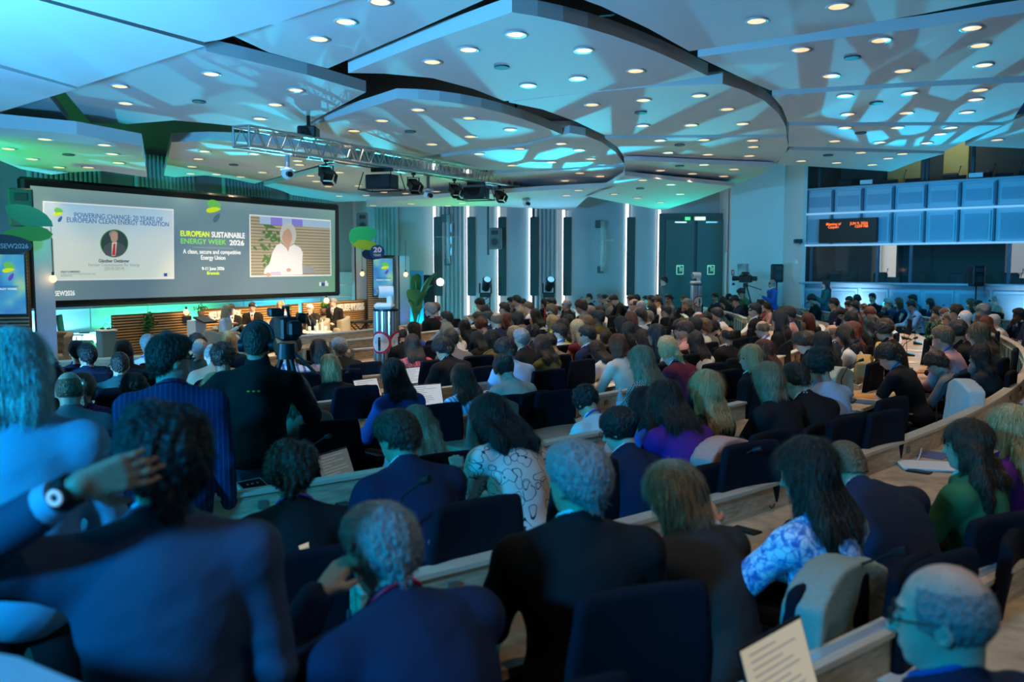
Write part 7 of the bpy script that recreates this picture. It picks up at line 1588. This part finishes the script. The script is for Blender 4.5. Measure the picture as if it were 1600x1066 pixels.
put(papers, 1018, 868, 'white notepad under the red pen', w=.16, h=.22, dyaw=-20)
o = MB().cyl((0, 0, .02), (.16, .06, .05), .008, n=8).obj('pen', mat('pen_red', (.6, .05, .03), .4), None, 'red pen above the white notepad', 'pen'); o.location = dz(985, 862)
put(mic, 1150, 800, 'black microphone unit beside the floral blouse', dyaw=10); put(phone, 1165, 830, 'dark phone beside the floral blouse')
p = dz(1216, 776); MB().cyl(p + Vector((0, 0, .04)), p + Vector((.12, .03, .04)), .035, n=18).obj('adapter', white_pl, None, 'white cylindrical power adapter on the desk by the floral blouse', 'adapter')
cable([dz(1165, 800) + Vector((0, 0, .03)), dz(1185, 770) + Vector((0, 0, .06)), dz(1205, 800) + Vector((0, 0, .02)), dz(1216, 778) + Vector((0, 0, .05))], 'dark tangled cable beside the white adapter', black)
put(papers, 1030, 830, 'white sheets on the second row desk before the blond bob', w=.3)
put(votebox, 1418, 708, 'white control unit with cable on the desk right of the blue suit', dyaw=16); cable([dz(1425, 703) + Vector((0, 0, .06)), dz(1440, 700) + Vector((0, 0, .07)), dz(1432, 722), dz(1400, 718), dz(1385, 712)], 'white looping cable from the control unit', white_pl, .005)
put(mic, 1478, 690, 'gooseneck microphone left of the green jacket', tall=1.5, dyaw=-10); put(papers, 1448, 730, 'thick stack of printed papers on the desk by the green jacket', n=8, w=.26, h=.34, dyaw=30); put(papers, 1462, 712, 'dark blue patterned leaflet on the desk by the green jacket', m=mat('leaflet', (.12, .14, .30), .5), n=1, w=.25, h=.18); put(phone, 1436, 738, 'black phone beside the stack of printed papers')
p = Vector((.83, 2.23, DT)); o = MB().box((0, 0, .03), (.32, .25, .06), .004).box((.01, 0, .095), (.31, .24, .06), .004).obj('folder_stack', mat('folder_dark', (.03, .035, .045), .6), None, 'dark folder stack under the laptop in the bottom right corner', 'folders'); o.location = p; o.rotation_euler = (0, 0, yawC(p)); laptop(p + Vector((0, 0, .126)), yawC(p) + .12, 'open laptop with cream document in the bottom right corner', 'warm', ang=108, s=1.05); put(mic, 1362, 1022, 'black microphone unit in the bottom right corner', dyaw=-12, tall=1.1); put(papers, 1408, 1050, 'papers under the bald person, bottom right', w=.25)
put(laptop, 945, 696, 'open laptop with grey document left of the top bun', 'grey', dyaw=22, ang=112); put(votebox, 905, 700, 'white control unit left of the grey document laptop'); put(papers, 886, 712, 'white sheets beside the grey document laptop')
put(mic, 537, 640, 'black desk microphone on the fifth row desk at the left'); put(laptop, 590, 628, 'open laptop with bright page left of the blue top', 'doc', dyaw=6, ang=112); put(laptop, 678, 640, 'open laptop with bright page right of the blue top', 'doc', dyaw=-14, ang=108)
put(papers, 640, 618, 'grey tote bag laid on the desk behind the bright laptop', m=mat('tote', (.3, .29, .27), .8), n=1, w=.36, h=.3, cat='bag'); cable([dz(555, 652), dz(560, 660) + Vector((0, -.05, -.1)), dz(568, 690, .5), dz(575, 665, .6), dz(572, 655)], 'white cable drooping below the fifth row desk edge', white_pl, .005)
m_ = MB(); p0 = dz(450, 655); arc = [(R, t) for R, t in ()]
put(laptop, 488, 618, 'small open laptop with white page left of the blond bob in green', 'doc', dyaw=-6, ang=112, s=.9)
put(bottle_ if 0 else (lambda p, y, l: bottle(p, l)), 959, 585, 'clear water bottle beside the checked jacket'); put((lambda p, y, l: bottle(p, l)), 909, 594, 'clear water bottle at the left end of the desk by the curly black hair')
put(votebox, 946, 587, 'white control unit left of the checked jacket'); put(mic, 922, 594, 'black desk microphone near the curly black hair'); put(papers, 945, 602, 'open notebook left of the checked jacket', w=.3); put(papers, 903, 598, 'small red notebook on the desk end above the white blouse', m=mat('notebook_red', (.5, .06, .08), .5), n=1, w=.12, h=.15, cat='notebook')
put(votebox, 885, 571, 'white control unit left of the long haired white blouse'); put(mic, 765, 590, 'black desk microphone left of the cream jacket'); put(votebox, 1024, 573, 'white control unit between checked and maroon jackets')
put(votebox, 1337, 608, 'white control unit on the right hand desk end'); put(mic, 1318, 620, 'tall gooseneck microphone on the right hand desk end', tall=1.6); put(papers, 1358, 620, 'orange folder on the right hand desk end', m=mat('folder_orange', (.75, .28, .03), .5), n=1, cat='folder'); put(papers, 1345, 628, 'dark blue notebook on the right hand desk end', m=mat('notebook_blue', (.03, .08, .16), .5), n=2, cat='notebook')
put(votebox, 1384, 584, 'white control unit before the tablet reader'); put(mic, 1362, 592, 'tall gooseneck microphone before the tablet reader', tall=1.7)
o = MB().box((0, 0, 0), (.22, .012, .16), .004).obj('tablet', black, None, 'bright tablet held by the person in black with blue lanyard', 'tablet'); o.location = dz(1386, 575) + Vector((0, 0, .09)); o.rotation_euler = (-.7, 0, .5); MB().box((0, -.008, 0), (.20, .002, .14)).obj('display', em('tablet_blue', (.45, .60, .80), .8), o)
put(laptop, 1132, 588, 'half open laptop before the cream cardigan chair', 'grey', dyaw=30, ang=115, s=.9)
put(votebox, 1585, 620, 'white control unit at the right edge'); put(papers, 1590, 632, 'dark blue folder at the right edge', m=mat('notebook_blue', (.03, .08, .16), .5), n=1, cat='folder')
rr = random.Random(11)
k_ = 0
for row, Rr in ROWS:
    if row in 'AIJ': continue
    for w, (t0, t1) in BLK.items():
        if w == 'near' and row in 'BC': continue
        if row == 'D' and w == 'near': t0 = -48
        st = R_(1) * Rr; n = int((t1 - t0) * st / (.95 if Rr > 20 else 1.4))
        for i in range(n):
            t = t0 + (i + .5) * (t1 - t0) / n + rr.uniform(-.4, .4); p = pol(Rr + rr.uniform(.16, .36), t); p.z = DT
            if p.y < 1 or abs(p.x) > p.y * .62: continue
            if row == 'B' and t < -42: continue
            ch_ = rr.random(); lab = 'on the %s row desk, %s block, %s place' % (ROWN[row], w, ordinal(i + 1)); k_ += 1
            if ch_ < .36: mic(p, yawC(p) + rr.uniform(-.2, .2), 'black gooseneck microphone ' + lab, 1.15)
            elif ch_ < .58: votebox(p, yawC(p) + rr.uniform(-.3, .3), 'white control unit ' + lab)
            elif ch_ < .78: papers(p, yawC(p) + rr.uniform(-.6, .6), 'white papers ' + lab, n=2)
            elif ch_ < .90: laptop(p, yawC(p) + rr.uniform(-.2, .2), 'open laptop ' + lab, rr.choice(['doc', 'grey', 'dim']), s=.9)
            else: bottle(p, 'water bottle ' + lab)
# dense papers and devices on the right hand desk beside the pink shirt
for i in range(9):
    p = pol(25.65 + .3 + rr.uniform(-.1, .1), -31.5 + i * 1.25); p.z = DT; papers(p, yawC(p) + rr.uniform(-.5, .5), 'pile of papers on the right hand curved desk, %s from the camera' % ordinal(i + 1), n=4, w=.24)
# grey mat on the fifth row desk, left
mb = MB(); c = pol(21.7, -51); arc_band(mb, 21.62, 21.9, .0, .003, -52.5, -48.6, C0, off=(c.x, c.y)); o = mb.obj('desk_mat', matm, None, 'grey oval desk mat on the empty fifth row desk', 'mat'); o.location = (c.x, c.y, .752)
# office chair on the stage side and the blurred counter in the lower left corner
p = atY(128, 497, 18.2); c = chair((p.x, p.y - .1, .12), R_(-75), 'teal office chair with armrests behind the audience at the left', None, True, mat('chair_teal', (.02, .16, .16), .7)); c.scale = (.92, .92, .95)
cn = empty('counter', (-1.6, 1.35, 0), 0, 'blurred blue lit counter top in the lower left corner', 'counter'); cm_ = mat('counter_white', (.55, .62, .68), .45)
MB().prism([(-1.2, -.6), (.98, -.6), (.96, -.02), (.72, .14), (.30, .28), (-1.2, .42)], 0, 1.30).obj('body', mat('counter_body', (.30, .36, .42), .5), cn); MB().prism([(-1.25, -.65), (1.0, -.65), (.99, -.0), (.74, .16), (.31, .30), (-1.25, .45)], 1.30, 1.42).obj('top', cm_, cn)
